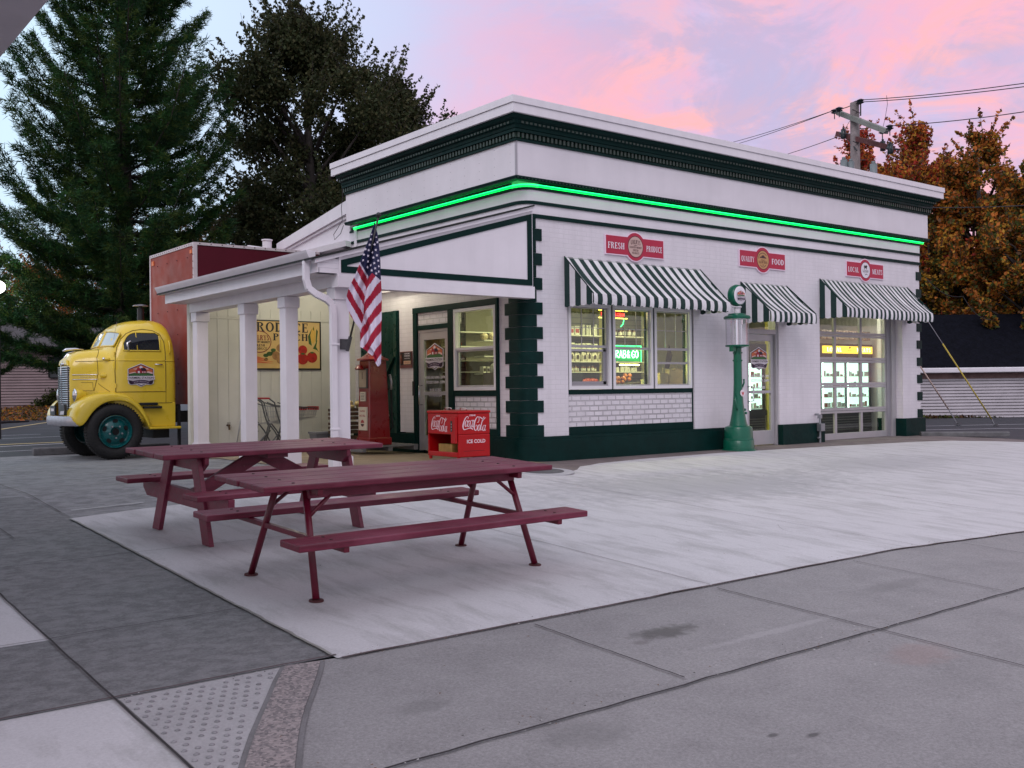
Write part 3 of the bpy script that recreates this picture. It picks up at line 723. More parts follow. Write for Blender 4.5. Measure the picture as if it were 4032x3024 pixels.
# ---------------- rear annex
an = MB()
an.prism([(5.45, 0), (8.4, 0), (8.4, 4.22), (5.45, 4.62)], 'x', .0, 7.0, M['panel'])
an.build('annex_wall', par=bld)
af = MB(); af.prism([(5.22, 4.64), (8.55, 4.20), (8.55, 4.40), (5.22, 4.90)], 'x', -.10, 7.0, M['trim']); af.prism([(5.22, 4.58), (8.5, 4.16), (8.5, 4.20), (5.22, 4.64)], 'x', -.05, .2, M['trim'])
af.build('annex_fascia', par=bld)
ga = MB(); ga.prism([(-.02, 3.95), (-.14, 3.97), (-.16, 4.08), (-.02, 4.06)], 'y', 5.35, 8.6, M['trim']); ga.build('annex_gutter', par=bld)
vp = MB(); vp.cyl((-.3, 8.6, 3.4), (-.3, 8.6, 4.45), .10, n=16); vp.cyl((-.3, 8.6, 4.45), (-.3, 8.6, 4.48), .12, n=16); vp.cyl((-.1, 8.9, 4.3), (-.6, 8.95, 4.33), .05, n=10)
vp.build('vent_pipe', M['trim'], par=bld, smooth=True)
ro = MB(); ro.box(-.1, 11.3, .25, 5.2, 2.95, 3.02, M['white']); ro.box(0.3, 11.3, 5.2, 8.3, 3.4, 3.5, M['white']); ro.box(11.14, 11.36, .6, 8.4, -.1, 4.3, M['white']); ro.box(.3, 11.2, 5.0, 5.1, 0, 2.95, pm('inner_wall', (.62, .60, .40), .7)); ro.build('inner_structure', par=bld)
ifl = MB(); ifl.box(.25, 11.14, .25, 5.0, -.05, .03); ifl.build('shop_floor', pm('shop_floor', (.30, .28, .24), .4, var=.2), par=bld)

# ---------------- front window bay
def win_frame(mb, x0, x1, z0, z1, y, d, w_, m):   # frame in plane y
    mb.box(x0, x1, y, y+d, z1-w_, z1, m); mb.box(x0, x1, y, y+d, z0, z0+w_, m); mb.box(x0, x0+w_, y, y+d, z0+w_, z1-w_, m); mb.box(x1-w_, x1, y, y+d, z0+w_, z1-w_, m)
def win_frame_s(mb, y0, y1, z0, z1, x, d, w_, m):
    mb.box(x, x+d, y0, y1, z1-w_, z1, m); mb.box(x, x+d, y0, y1, z0, z0+w_, m); mb.box(x, x+d, y0, y0+w_, z0+w_, z1-w_, m); mb.box(x, x+d, y1-w_, y1, z0+w_, z1-w_, m)
gs = MB()
gs.box(.87, 3.86, .03, T, 2.52, 2.58); gs.box(.87, .90, .03, T, .38, 2.52); gs.box(3.83, 3.86, .03, T, .38, 2.52); gs.box(.90, 3.83, .03, T, 1.04, 1.115); gs.box(.90, 3.83, .03, T, .38, .52)
gs.box(1.855, 1.885, .03, T, 1.115, 2.52); gs.box(2.845, 2.875, .03, T, 1.115, 2.52)
gs.build('bay_trim', M['green'], par=bld, bevel=.004)
B(.90, 3.83, .04, T, .52, 1.04).build('bay_panel', M['blockx'], par=bld)
for n_, (x0, x1, mz) in enumerate(((.905, 1.85, 1.82), (1.89, 2.84, 1.80), (2.88, 3.825, 1.80))):
    f = MB(); win_frame(f, x0, x1, 1.118, 2.515, .015, .10, .055, M['pvc']); win_frame(f, x0+.055, x1-.055, 1.173, 2.46, .055, .05, .022, M['alum'])
    fo = f.build('window_frame', par=bld, bevel=.003)
    s = MB()
    s.box(x0+.077, x1-.077, .06, .10, mz-.02, mz+.022, M['alum'])
    if n_ != 1: s.box(x0+.077, x1-.077, .075, .11, (1.76 if n_ == 0 else 1.56)-.018, (1.76 if n_ == 0 else 1.56)+.018, M['alum'])
    if n_ == 0: s.box(x1-.14, x1-.077, .075, .12, 1.2, 1.78, M['alumd']); s.box(x0+.077, x1-.077, .075, .12, 1.195, 1.25, M['alumd'])
    for k in (1, 2): s.box(x0+.077+(x1-x0-.154)*k/3-.006, x0+.077+(x1-x0-.154)*k/3+.006, .085, .095, mz+.02, 2.44, M['alum'])
    s.box(x0+.077, x1-.077, .085, .095, 2.12, 2.132, M['alum'])
    s.build('sash', par=fo)
    B(x0+.07, x1-.07, .092, .094, 1.19, 2.44).build('pane', M['glass'], par=fo)

# ---------------- awnings
def stripem(name, off=0.0, w_=.105, axis=0):
    m, t, b = nodes(name)
    tcn = t.nodes.new('ShaderNodeTexCoord'); s = t.nodes.new('ShaderNodeSeparateXYZ'); t.links.new(tcn.outputs['Object'], s.inputs[0])
    a = t.nodes.new('ShaderNodeMath'); a.operation = 'ADD'; a.inputs[1].default_value = 100*2*w_+off; t.links.new(s.outputs[axis], a.inputs[0])
    q = t.nodes.new('ShaderNodeMath'); q.operation = 'MODULO'; q.inputs[1].default_value = 2*w_; t.links.new(a.outputs[0], q.inputs[0])
    g = t.nodes.new('ShaderNodeMath'); g.operation = 'GREATER_THAN'; g.inputs[1].default_value = w_; t.links.new(q.outputs[0], g.inputs[0])
    v = tvec(t); nz = tnoise(t, 2.5, 4, .6, v)
    c = tmix(t, g.outputs[0], tmix(t, mrange(t, nz, .3, .7), (.60, .58, .61), (.78, .76, .79)), (.004, .028, .025))
    t.links.new(c, b.inputs['Base Color']); b.inputs['Roughness'].default_value = .75
    bump(t, b, tnoise(t, 7, 5, .65, v), .5, .04)
    MATS[name] = m; return m
def awning(x0, x1, zt, zb, dep, val, label, sw, skew=0):
    root = thing('awning', label, 'awning', (x0, 0, zt), group='striped fabric awnings over the shop front')
    m = stripem('awning_stripes', -x0+sw*.02, sw); ms = stripem('awning_side_stripes', 0, .13, 1)
    mb = MB(); n = int((x1-x0)/.035); kk = 8
    def top(u, v):
        x = x0+u*(x1-x0); sag = .03*math.sin(math.pi*v)*(1+.5*math.sin(u*9))+.010*math.sin(u*(x1-x0)*26)*math.sin(math.pi*v)
        return (x, -.012-(dep-.012)*v, zt+(zb-zt)*v-sag)
    mb.quadgrid(top, n, kk, m)
    def vlnc(u, v):
        x = x0+u*(x1-x0); sc_ = .022*abs(math.sin(math.pi*((x-x0)/(sw*1.0))))
        bulge = .012*math.sin(u*40)+.02*math.sin(math.pi*min(1, v))
        return (x, -dep-bulge*.6-.002, zb-(val+sc_ if v > .9 else val*v/.9 if v < .9 else val)*(1 if v > .9 else 1))
    mb2 = MB(); mb2.quadgrid(vlnc, n, 5, m)
    canopy = mb.build('canopy', par=root, smooth='all', fixn=False); mb2.build('valance', par=root, smooth='all', fixn=False)
    for xx in (x0, x1):
        sd_ = MB()
        def sf_(u, v, xx=xx):
            y = -dep*u-.006; zt_ = zt+(zb-zt)*u-.004; zb_ = zb-val-.02*abs(math.sin(math.pi*(y/.13)))
            return (xx+(.003 if xx == x1 else -.003), y, zt_+(zb_-zt_)*v)
        sd_.quadgrid(sf_, 24, 6, ms); sd_.build('side_panel', par=root, smooth='all', fixn=False)
    tr = MB(); tr.tube([(x0, -.012, zt+.004), (x0, -dep, zb+.004)], .009, 6, M['green']); tr.tube([(x0-.004, -dep, zb), (x0-.004, -dep, zb-val)], .007, 6, M['green']); tr.tube([(x1, -.012, zt), (x1, -dep, zb)], .010, 6, M['green']); tr.tube([(x0, -dep+.03, zb-.03), (x1, -dep+.03, zb-.03)], .012, 6, M['alum']); tr.tube([(x0, -.02, zt-.02), (x1, -.02, zt-.02)], .012, 6, M['alum'])
    tr.build('frame', par=root)
    return root
awning(.81, 4.03, 3.24, 2.60, .68, .15, 'longest low green and white striped awning over the three market windows', .105)
awning(5.16, 6.53, 3.08, 2.49, .68, .17, 'narrow green and white striped awning over the glass entrance door', .078)
awning(7.63, 10.85, 3.28, 2.66, .62, .17, 'green and white striped awning over the glass garage door', .078)

# ---------------- front door
dg = MB(); dy0 = .08
dg.box(5.32, 5.37, .03, .2, .0, 2.70, M['alum']); dg.box(6.235, 6.29, .03, .2, 0, 2.70, M['alum']); dg.box(5.37, 6.235, .03, .2, 2.13, 2.22, M['alum']); dg.box(5.37, 6.235, .03, .2, 2.62, 2.70, M['alum'])
dfr = dg.build('door_frame', par=bld, bevel=.004)
B(5.37, 6.235, .11, .114, 2.22, 2.62).build('transom_pane', M['glass'], par=dfr)
def glass_door(par, P, name='glass_door'):
    """P maps (s, d, z) -> world; s 0..w along the door, d outwards depth"""
    pass
dl = MB()
dl.box(5.375, 5.48, dy0, dy0+.045, .02, 2.125, M['alum']); dl.box(6.13, 6.23, dy0, dy0+.045, .02, 2.125, M['alum']); dl.box(5.48, 6.13, dy0, dy0+.045, 2.0, 2.125, M['alum']); dl.box(5.48, 6.13, dy0, dy0+.045, .02, .29, M['alum']); dl.box(5.48, 6.13, dy0, dy0+.04, 1.0, 1.055, M['alum'])
do = dl.build('glass_door', par=bld, bevel=.003, label='aluminium framed glass entrance door')
B(5.48, 6.13, dy0+.02, dy0+.024, .29, 2.0).build('pane', M['glass'], par=do)
h = MB(); h.tube([(5.44, dy0, 1.13), (5.44, dy0-.06, 1.13), (5.52, dy0-.07, 1.12), (5.52, dy0-.07, .86), (5.44, dy0-.06, .85), (5.44, dy0, .85)], .011, 8); h.build('handle', M['chrome'], par=do, smooth='all')
lg = MB(); farm_logo(lg, (5.80, dy0+.015, 1.66), X_, Z_, .62); lg.build('door_emblem', par=do, fixn=False)
tx = MB(); wt = F('window_lettering', (.70, .66, .72))
HOURS = (('HOURS: DAILY 6:30AM - 5:00PM', .60, 0), ('GROCERY: 8:30AM - 5:00PM', .58, -.085), ('24 HR ACCESS', .34, -.22), ('WITH MEMBERSHIP', .42, -.315))
for s_, wd_, dz_ in HOURS: text(tx, s_, (5.80, dy0+.013, 1.33+dz_), X_, Z_, .052, wd_, wt, .02)
tx.build('door_lettering', par=do, fixn=False)

# ---------------- garage door
gd = MB(); gy = .22
xs = [7.50, 8.47, 9.41, 10.36]; zs = [.0, .60, 1.13, 1.66, 2.19, 2.70]
gd.box(10.36, 10.50, gy-.02, gy+.12, 0, 2.72, M['alumd']); gd.box(10.50, 10.66, gy-.06, gy+.1, 0, 2.72, M['alum']); gd.box(7.62, 10.36, gy, gy+.1, 2.66, 2.72, M['alumd'])
gf = gd.build('garage_door_frame', par=bld, bevel=.004)
for k in range(5):
    z0, z1 = zs[k]+.004, zs[k+1]-.004
    s = MB()
    b0 = .13 if k == 0 else .055
    s.box(7.5, 10.36, gy, gy+.05, z0, z0+b0, M['alum']); s.box(7.5, 10.36, gy, gy+.05, z1-.045, z1, M['alum'])
    for x in xs: s.box(x-.035, x+.035, gy, gy+.05, z0+b0, z1-.045, M['alum'])
    so_ = s.build('garage_door_section', par=gf, bevel=.003)
pg = MB(); pg.box(7.5, 10.36, gy+.03, gy+.034, .1, 2.66); pg.build('pane', M['glass'], par=gf)
# conduit box by garage door
eb = MB(); eb.tube([(7.40, -.13, .0), (7.40, -.13, .52), (7.40, -.10, .56), (7.40, -.02, .56)], .022, 8); eb.box(7.34, 7.47, -.2, -.10, .23, .38); eb.box(7.37, 7.44, -.16, -.09, .48, .56); eb.tube([(7.32, -.14, .10), (7.40, -.14, .10)], .02, 8)
eb.build('conduit_box', pm('galvanised', (.30, .31, .33), .45, metal=.7, var=.2), label='small grey electrical conduit box on the plinth beside the garage door', cat='conduit box', bevel=.003)

# ---------------- wall signs
RED = F('sign_red', (.42, .008, .045), .45); EDG = F('sign_edge', (.80, .62, .74), .5)
def sign(xc, zc, w_, hh, rr, label, left, right, cc, draw):
    root = thing('wall_sign', label, 'sign', (xc, -.03, zc), group='red banner signs above the awnings')
    y = -.012
    def outline(d):
        pts = []; h_ = hh/2+d; r_ = rr+d; a0 = math.degrees(math.asin(h_/r_))
        pts += [(-w_/2-d, -h_), (-r_*math.cos(R(a0)), -h_)]
        for i in range(1, 20): a = 180+a0+(180-2*a0)*i/20; pts.append((r_*math.cos(R(a)), r_*math.sin(R(a))))
        pts += [(r_*math.cos(R(a0)), -h_), (w_/2+d, -h_), (w_/2+d, h_), (r_*math.cos(R(a0)), h_)]
        for i in range(1, 20): a = a0+(180-2*a0)*i/20; pts.append((r_*math.cos(R(a)), r_*math.sin(R(a))))
        pts += [(-r_*math.cos(R(a0)), h_), (-w_/2-d, h_)]
        return pts
    mb = MB(); mb.prism([(xc+p[0], zc+p[1]) for p in outline(.018)], 'y', -.028, -.002, EDG); mb.build('backing_board', par=root)
    mb = MB(); mb.prism([(xc+p[0], zc+p[1]) for p in outline(0)], 'y', -.031, -.027, RED); mb.build('banner', par=root)
    mb = MB(); c0 = Vector((xc, -.0325, zc)); disc(mb, c0, X_, Z_, rr*.79, F('sign_ring', (.12, .005, .02))); disc(mb, c0-Y_*.001, X_, Z_, rr*.73, cc); draw(mb, c0-Y_*.002, rr*.73); mb.build('roundel', par=root, fixn=False)
    for s_, sx in ((left, -1), (right, 1)):
        mb = MB(); mid = xc+sx*(w_/2+rr)/2-sx*.005
        serif(mb, s_, (mid, -.0335, zc-.01), X_, Z_, .105 if len(s_) < 7 else .10, (w_/2-rr)*.86, F('sign_lettering', (.78, .70, .78))); mb.build('lettering', par=root, fixn=False)
DK = F('sign_dark', (.06, .015, .02))
def d1(mb, c, r_):
    serif(mb, 'UHLRYS', c+Z_*r_*.48, X_, Z_, r_*.42, r_*1.35, DK, arc=r_*.10); poly2(mb, [(-.35, .13), (0, .09), (.35, .13), (0, .16)], c, X_, Z_, r_, DK)
    text(mb, 'COUNTRY MARKET', c-Z_*r_*.06, X_, Z_, r_*.2, r_*1.7, DK, .03, arc=-.0); serif(mb, 'FRESH', c-Z_*r_*.34, X_, Z_, r_*.2, r_*.75, DK); serif(mb, 'PRODUCE', c-Z_*r_*.62, X_, Z_, r_*.2, r_*1.0, DK)
def d2(mb, c, r_):
    for a in (0,): strokes(mb, [(-.75, .1, 1), (-.7, .45, 1), (-.3, .72, 1), (.2, .74, 1), (.6, .5, 1)], .07, c, X_, Z_, r_, DK)
    poly2(mb, [(-.6, .2), (-.5, .34), (-.3, .36), (-.2, .5), (.2, .52), (.3, .34), (.55, .3), (.6, .18)], c, X_, Z_, r_, DK)
    text(mb, 'STREETS', c-Z_*r_*.02, X_, Z_, r_*.13, r_*.7, DK, .01); serif(mb, 'YELLOW TRUCK', c-Z_*r_*.26, X_, Z_, r_*.26, r_*1.5, DK); strokes(mb, [(-.5, -.55, 1), (-.2, -.75, 1), (.2, -.75, 1), (.5, -.52, 1)], .06, c, X_, Z_, r_, DK); text(mb, 'CAFE', c-Z_*r_*.57, X_, Z_, r_*.14, r_*.4, DK, .01)
def d3(mb, c, r_):
    poly2(mb, [(-.36, .42), (-.30, .62), (.0, .60), (.28, .66), (.42, .56), (.32, .40), (.26, .1), (.18, .1), (.14, .28), (-.1, .26), (-.14, .08), (-.24, .08), (-.26, .28)], c, X_, Z_, r_, F('ink', (.01, .01, .01)))
    serif(mb, 'GATONS', c-Z_*r_*.16, X_, Z_, r_*.3, r_*1.3, F('ink', (.01, .01, .01)), arc=-.08*r_); text(mb, 'MARKET', c-Z_*r_*.52+X_*r_*.25, X_, Z_, r_*.11, r_*.5, DK)
    strokes(mb, [(-.2, -.4, 1), (0, -.62, 1), (.2, -.4, 1)], .05, c, X_, Z_, r_, DK)
sign(2.39, 3.515, 1.36, .30, .235, 'red sign reading FRESH PRODUCE with round emblem over the widest awning', 'FRESH', 'PRODUCE', F('roundel_tan', (.55, .38, .34)), d1)
sign(5.80, 3.53, 1.35, .29, .235, 'red sign reading QUALITY FOOD with tan round emblem over the entrance awning', 'QUALITY', 'FOOD', F('roundel_gold', (.50, .27, .11)), d2)
sign(9.22, 3.55, 1.34, .29, .225, 'red sign reading LOCAL MEATS with white round emblem over the garage awning', 'LOCAL', 'MEATS', F('roundel_white', (.72, .68, .74)), d3)

# ---------------- side wall under the porch
sg = MB()
sg.box(-.045, .12, .66, 3.15, 2.50, 2.60); sg.box(-.04, .12, .66, .72, .38, 2.50); sg.box(-.04, .12, 1.90, 2.06, .38, 2.50); sg.box(-.04, .12, 3.02, 3.15, 0, 2.50); sg.box(-.03, .12, .72, 1.90, 1.03, 1.12); sg.box(-.03, .12, .72, 1.90, .38, .50); sg.box(-.03, .12, 2.06, 3.02, 2.20, 2.28); sg.box(-.03, .12, 3.66, 3.70, .36, 2.6)
sg.build('side_trim', M['green'], par=bld, bevel=.004)
B(-.01, T, .72, 1.90, .50, 1.03).build('side_window_panel', M['blocky'], par=bld)
B(-.01, T, 2.06, 3.02, 2.28, 2.50).build('door_head_panel', M['blocky'], par=bld)
f = MB(); win_frame_s(f, .725, 1.895, 1.125, 2.495, -.035, .10, .055, M['pvc']); f.box(-.02, .05, .78, 1.84, 1.80, 1.84, M['pvc']); win_frame_s(f, .78, 1.84, 1.18, 1.80, .0, .04, .03, M['alum'])
fo = f.build('window_frame', par=bld, bevel=.003); B(.03, .033, .78, 1.84, 1.2, 2.44).build('pane', M['glass'], par=fo)
d = MB(); xx = -.0
d.box(xx-.01, xx+.06, 2.06, 2.10, .07, 2.20, M['alum']); d.box(xx-.01, xx+.06, 2.98, 3.02, .07, 2.20, M['alum']); d.box(xx-.01, xx+.06, 2.10, 2.98, 2.15, 2.20, M['alum'])
d.box(xx, xx+.045, 2.10, 2.20, .08, 2.15, M['alum']); d.box(xx, xx+.045, 2.86, 2.98, .08, 2.15, M['alum']); d.box(xx, xx+.045, 2.20, 2.86, 2.02, 2.15, M['alum']); d.box(xx, xx+.045, 2.20, 2.86, .08, .34, M['alum']); d.box(xx, xx+.045, 2.20, 2.86, 1.05, 1.11, M['alum'])
do2 = d.build('side_glass_door', par=bld, bevel=.003, label='aluminium glass door opening under the porch')
B(.02, .024, 2.2, 2.86, .34, 2.02).build('pane', M['glass'], par=do2)
h = MB(); h.tube([(xx, 2.92, 1.22), (xx-.07, 2.92, 1.22), (xx-.08, 2.90, 1.20), (xx-.08, 2.90, .90), (xx-.07, 2.92, .88), (xx, 2.92, .88)], .012, 8); h.build('handle', M['chrome'], par=do2, smooth='all')
NY = -Y_
lg = MB(); farm_logo(lg, (xx+.016, 2.53, 1.72), NY, Z_, .66); lg.build('door_emblem', par=do2, fixn=False)
tx = MB()
for s_, wd_, dz_ in HOURS: text(tx, s_, (xx+.014, 2.53, 1.36+dz_), NY, Z_, .05, wd_, wt, .02)
tx.build('door_lettering', par=do2, fixn=False)
# big green sliding door
bd = MB(); bd.box(-.03, .02, 3.70, 5.02, .10, 2.60, M['green2'])
for k in range(28): bd.box(-.036, -.03, 3.72+k*.046, 3.74+k*.046, .12, 2.58, M['green2'])
bd.beam((-.042, 3.74, 1.75), (-.042, 4.98, .4), .03, .1, M['green2'], upv=(1, 0, 0)); bd.box(-.045, -.03, 3.70, 3.80, .10, 2.60, M['green2'])
bd.build('green_barn_door', par=bld, label='wide dark green ribbed door beside the red pump')
ac = MB(); ac.box(-.06, -.0, 3.10, 3.16, 1.04, 1.30); ac.build('card_reader', M['black'], par=bld, bevel=.01)
pq = MB(); pq.box(-.02, -.002, 3.22, 3.62, 1.54, 1.84, F('plaque_red', (.16, .05, .05))); pq.box(-.022, -.02, 3.235, 3.605, 1.60, 1.825, F('plaque_dark', (.02, .015, .015)))
pq.box(-.0235, -.022, 3.26, 3.49, 1.61, 1.67, F('plaque_tan', (.6, .42, .30)))
for s_, z_, h_, w__ in (('NOKOMIS', 1.80, .026, .17), ('STANDARD', 1.76, .026, .19), ('SERVICE STATION', 1.715, .017, .18)): text(pq, s_, (-.0235, 3.37, z_), NY, Z_, h_, w__, wt, .02)
text(pq, '1935-2025', (-.0245, 3.375, 1.64), NY, Z_, .035, .18, F('plaque_num', (.3, .08, .03)), .02)
pq.lathe([(.022, 0), (.026, .01), (.026, .1), (.01, .14), (.009, .18)], (-.03, 3.555, 1.62), 10, F('bottle_brown', (.12, .03, .015)))
pq.build('wall_plaque', label='small anniversary plaque with bottle picture on the white brick beside the side door', cat='plaque', fixn=False)
fl = MB(); fl.prism([(4.0, .80), (4.12, .74), (4.12, .62), (3.96, .66)], 'x', -.16, -.05, F('flood_white', (.6, .6, .55))); fl.box(-.05, -.03, 4.0, 4.1, .64, .76, M['trim']); fl.build('door_bracket', par=bld)
# ================================================================== PORCH
porch = thing('porch', 'white lean-to porch with square posts and green bordered gable beside the market', 'porch', (-3.2, 0, .08))
PF = .09
POST = [-.05, 1.48, 2.92, 4.93]
for k, y in enumerate(POST):
    p = MB(); x0 = -3.30
    p.box(x0, x0+.20, y, y+.20, PF-.03, 2.535, M['trim']); p.box(x0-.022, x0+.222, y-.022, y+.222, 2.37, 2.53, M['trim']); p.box(x0-.025, x0+.225, y-.025, y+.225, PF-.04, .26, M['trim']); p.box(x0-.012, x0+.212, y-.012, y+.212, .26, .275, M['trim'])
    p.build('post', par=porch, bevel=.005)
pb = MB(); pb.box(-3.32, -3.08, -.03, 5.22, 2.535, 2.70); pb.build('eave_beam', M['trim'], par=porch, bevel=.004)
sf = MB(); sf.box(-3.62, -3.32, -.16, 5.45, 2.70, 2.725); sf.box(-3.645, -3.62, -.2, 5.5, 2.70, 2.90); sf.build('eave_board', M['trim'], par=porch)
gb = MB(); gb.box(-3.36, .02, -.22, -.04, 2.52, 2.70); gb.build('front_beam', M['trim'], par=porch, bevel=.004)
zr = lambda x: 3.865+(x)*.2845          # underside of roof on the gable
gp = MB(); gp.prism([(-3.33, 2.703), (.0, 2.703), (.0, zr(0)), (-3.33, zr(-3.33))], 'y', -.20, -.06, M['panel']); gp.build('gable_panel', par=porch)
gt = MB(); w_ = .088
zi = lambda x: zr(x)-.045
gt.prism([(-3.30, 2.715), (-.02, 2.715), (-.02, 2.715+w_), (-3.30, 2.715+w_)], 'y', -.212, -.2)
gt.prism([(-3.30, 2.7155+w_), (-3.30+w_, 2.7155+w_), (-3.30+w_, zi(-3.30+w_)-w_), (-3.30, zi(-3.30)-w_)], 'y', -.212, -.2)
gt.prism([(-.02-w_, 2.7155+w_), (-.02, 2.7155+w_), (-.02, zi(-.02)-w_), (-.02-w_, zi(-.02-w_)-w_)], 'y', -.212, -.2)
gt.prism([(-3.30, zi(-3.30)-w_+.0005), (-.02, zi(-.02)-w_+.0005), (-.02, zi(-.02)), (-3.30, zi(-3.30))], 'y', -.212, -.2)
gt.build('gable_border', M['green'], par=porch)
er = MB()
for k in range(3): er.prism([(-3.63, 2.70+k*.065), (-3.335, 2.70+k*.065), (-3.335, 2.763+k*.065), (-3.63, 2.763+k*.065)], 'y', -.20+.002*k, -.05)
er.prism([(-3.335, 2.703), (-3.31, 2.703), (-3.31, zr(-3.31)), (-3.335, zr(-3.335))], 'y', -.214, -.05)
er.build('eave_return', M['trim'], par=porch)
rk = MB(); rk.prism([(-3.70, zr(-3.70)), (.02, zr(.02)), (.02, zr(.02)+.055), (-3.70, zr(-3.7)+.055)], 'y', -.235, -.14); rk.build('rake_board', M['trim'], par=porch)
rf = MB(); rf.prism([(-3.76, zr(-3.76)+.058), (0, zr(0)+.058), (0, zr(0)+.085), (-3.76, zr(-3.76)+.085)], 'y', -.26, 5.6); rf.build('shingle_roof', pm('dark_shingles', (.02, .022, .022), .85, var=.4, scale=14, bs=.5, bsc=30), par=porch)
ru = MB(); ru.prism([(-3.6, zr(-3.6)+.0), (0, zr(0)), (0, zr(0)+.05), (-3.6, zr(-3.6)+.05)], 'y', -.1, 5.5); ru.build('roof_deck', M['trim'], par=porch)
gu = MB(); gu.prism([(-3.648, 2.855), (-3.72, 2.855), (-3.745, 2.90), (-3.775, 2.955), (-3.785, 2.985), (-3.765, 2.985), (-3.735, 2.91), (-3.70, 2.875), (-3.66, 2.875), (-3.66, 2.985), (-3.648, 2.985)], 'y', -.15, 5.62)
gu.prism([(-3.648, 2.855), (-3.72, 2.855), (-3.745, 2.90), (-3.775, 2.955), (-3.785, 2.985), (-3.648, 2.985)], 'y', -.153, -.15); gu.prism([(-3.648, 2.855), (-3.72, 2.855), (-3.745, 2.90), (-3.775, 2.955), (-3.785, 2.985), (-3.648, 2.985)], 'y', 5.62, 5.623)
gu.build('gutter', M['trim'], par=porch)
dsp = MB()
pp = [(-3.72, -.02, 2.86), (-3.72, -.02, 2.62), (-3.69, -.03, 2.50), (-3.60, -.05, 2.43), (-3.46, -.07, 2.37), (-3.38, -.08, 2.30), (-3.365, -.09, 2.18), (-3.365, -.09, .35), (-3.365, -.09, .14)]
for a, b in zip(pp, pp[1:]): dsp.beam(a, (Vector(b)+(Vector(b)-Vector(a)).normalized()*.012), .085, .065, upv=(0, 1, 0))
for k in range(7): t = k/6; q = Vector(pp[3])*(1-t)+Vector(pp[4])*t; dsp.beam(q, q+Vector((.012, 0, -.006)), .096, .074, upv=(0, 1, 0))
for z in (.62, 1.75): dsp.box(-3.412, -3.29, -.13, -.05, z, z+.03)
dsp.build('downspout', M['trim'], par=porch, bevel=.008)
bwm = pm('cream_boards', (.60, .595, .53), .6, var=.05, scale=2)
b2 = MB(); b2.prism([(-3.29, .05), (0, .05), (0, zr(0)-.002), (-3.29, zr(-3.29)-.002)], 'y', 5.30, 5.42); b2.box(-3.29, 0, 5.278, 5.30, 2.46, 2.49)
for k in range(16):
    x = -3.2+k*.205
    if x < -.03: b2.box(x, x+.19, 5.292, 5.30, .08, 2.455); b2.box(x, x+.19, 5.292, 5.30, 2.495, 2.66)
b2.build('board_wall', bwm, par=porch)
sp = MB(); sp.cyl((-2.62, 5.29, .55), (-2.62, 5.20, .55), .02, n=10); sp.cyl((-2.62, 5.22, .55), (-2.62, 5.20, .47), .018, n=8); sp.lathe([(.03, 0), (.03, .012)], (-2.62, 5.22, .585), 10)
sp.build('garden_tap', pm('old_brass', (.10, .06, .03), .5, metal=.6), label='small brass garden tap on the cream porch wall', cat='tap')
# porch lights: two ceiling fixtures
def ceiling_light(x, y, z, r_, en, colr, name, label, mat_):
    t = thing(name, label, 'ceiling light', (x, y, z))
    m_ = MB(); m_.lathe([(r_*1.15, 0), (r_*1.15, -.03), (r_, -.035)], (x, y, z), 24); m_.build('housing', M['trim'], par=t, smooth=True)
    m_ = MB(); m_.lathe([(r_, -.036), (r_*.8, -.06), (0, -.07)], (x, y, z), 24); m_.build('diffuser', mat_, par=t, smooth='all')
    l = bpy.data.lights.new('lamp_light', 'POINT'); l.energy = en; l.color = colr; l.shadow_soft_size = .12
    o = bpy.data.objects.new('lamp_light', l); col.objects.link(o); o.parent = t; o.location = (0, 0, -.18)
warm = emis('warm_diffuser', (1, .95, .62), 6)
ceiling_light(-.42, 3.45, 3.52, .14, 23, (1, .95, .72), 'porch_light', 'round ceiling light on the porch near the side door', warm)
ceiling_light(-1.7, 3.9, 3.25, .14, 17, (1, .96, .78), 'porch_light', 'round ceiling light on the porch near the produce poster', warm)

# produce poster
po = thing('produce_poster', 'yellow produce poster with vegetables on the porch back wall', 'poster', (-1.53, 5.28, 2.0))
q = MB(); q.box(-2.31, -.755, 5.262, 5.290, 1.545, 2.465, F('poster_black', (.012, .012, .012))); q.build('frame', par=po)
q = MB(); yel_ = pm('poster_yellow', (.60, .40, .14), .5, var=.08); q.box(-2.28, -.785, 5.259, 5.262, 1.575, 2.44, yel_)
PY_ = 5.2575
def C2(px, py): return (-.76-(680-px)*.00212, 2.46-(py-290)*.002)
def dsk(mb, px, py, r_, m, k, ry=None):
    x, z = C2(px, py); disc(mb, (x, PY_-.0006*k, z), X_, Z_, r_, m, 24, ry)
ink = F('ink', (.01, .01, .01)); pr_ = F('poster_maroon', (.18, .01, .012)); lf = F('poster_leaf', (.04, .10, .02)); ta = pm('poster_potato', (.33, .17, .055), .5, var=.35, scale=14); tm = pm('poster_tomato', (.36, .014, .008), .4, var=.35, scale=12); ca = pm('poster_carrot', (.62, .16, .05), .5); cn = pm('poster_corn', (.60, .36, .06), .5)
serif(q, 'PRODUCE', (-1.625, PY_, 2.335), X_, Z_, .175, 1.20, ink); serif(q, 'PORCH', (-1.385, PY_, 2.155), X_, Z_, .13, .71, ink)
dsk(q, 92, 490, .235, pr_, 1, .203); dsk(q, 92, 490, .220, yel_, 2, .188)
serif(q, 'UHLRYS', (-2.0, PY_-.003, 2.135), X_, Z_, .095, .37, pr_); text(q, 'COUNTRY MARKET', (-2.0, PY_-.003, 2.055), X_, Z_, .04, .40, ink, .03); serif(q, 'FRESH', (-2.0, PY_-.003, 1.995), X_, Z_, .045, .2, ink); serif(q, 'PRODUCE', (-2.0, PY_-.003, 1.935), X_, Z_, .045, .28, ink)
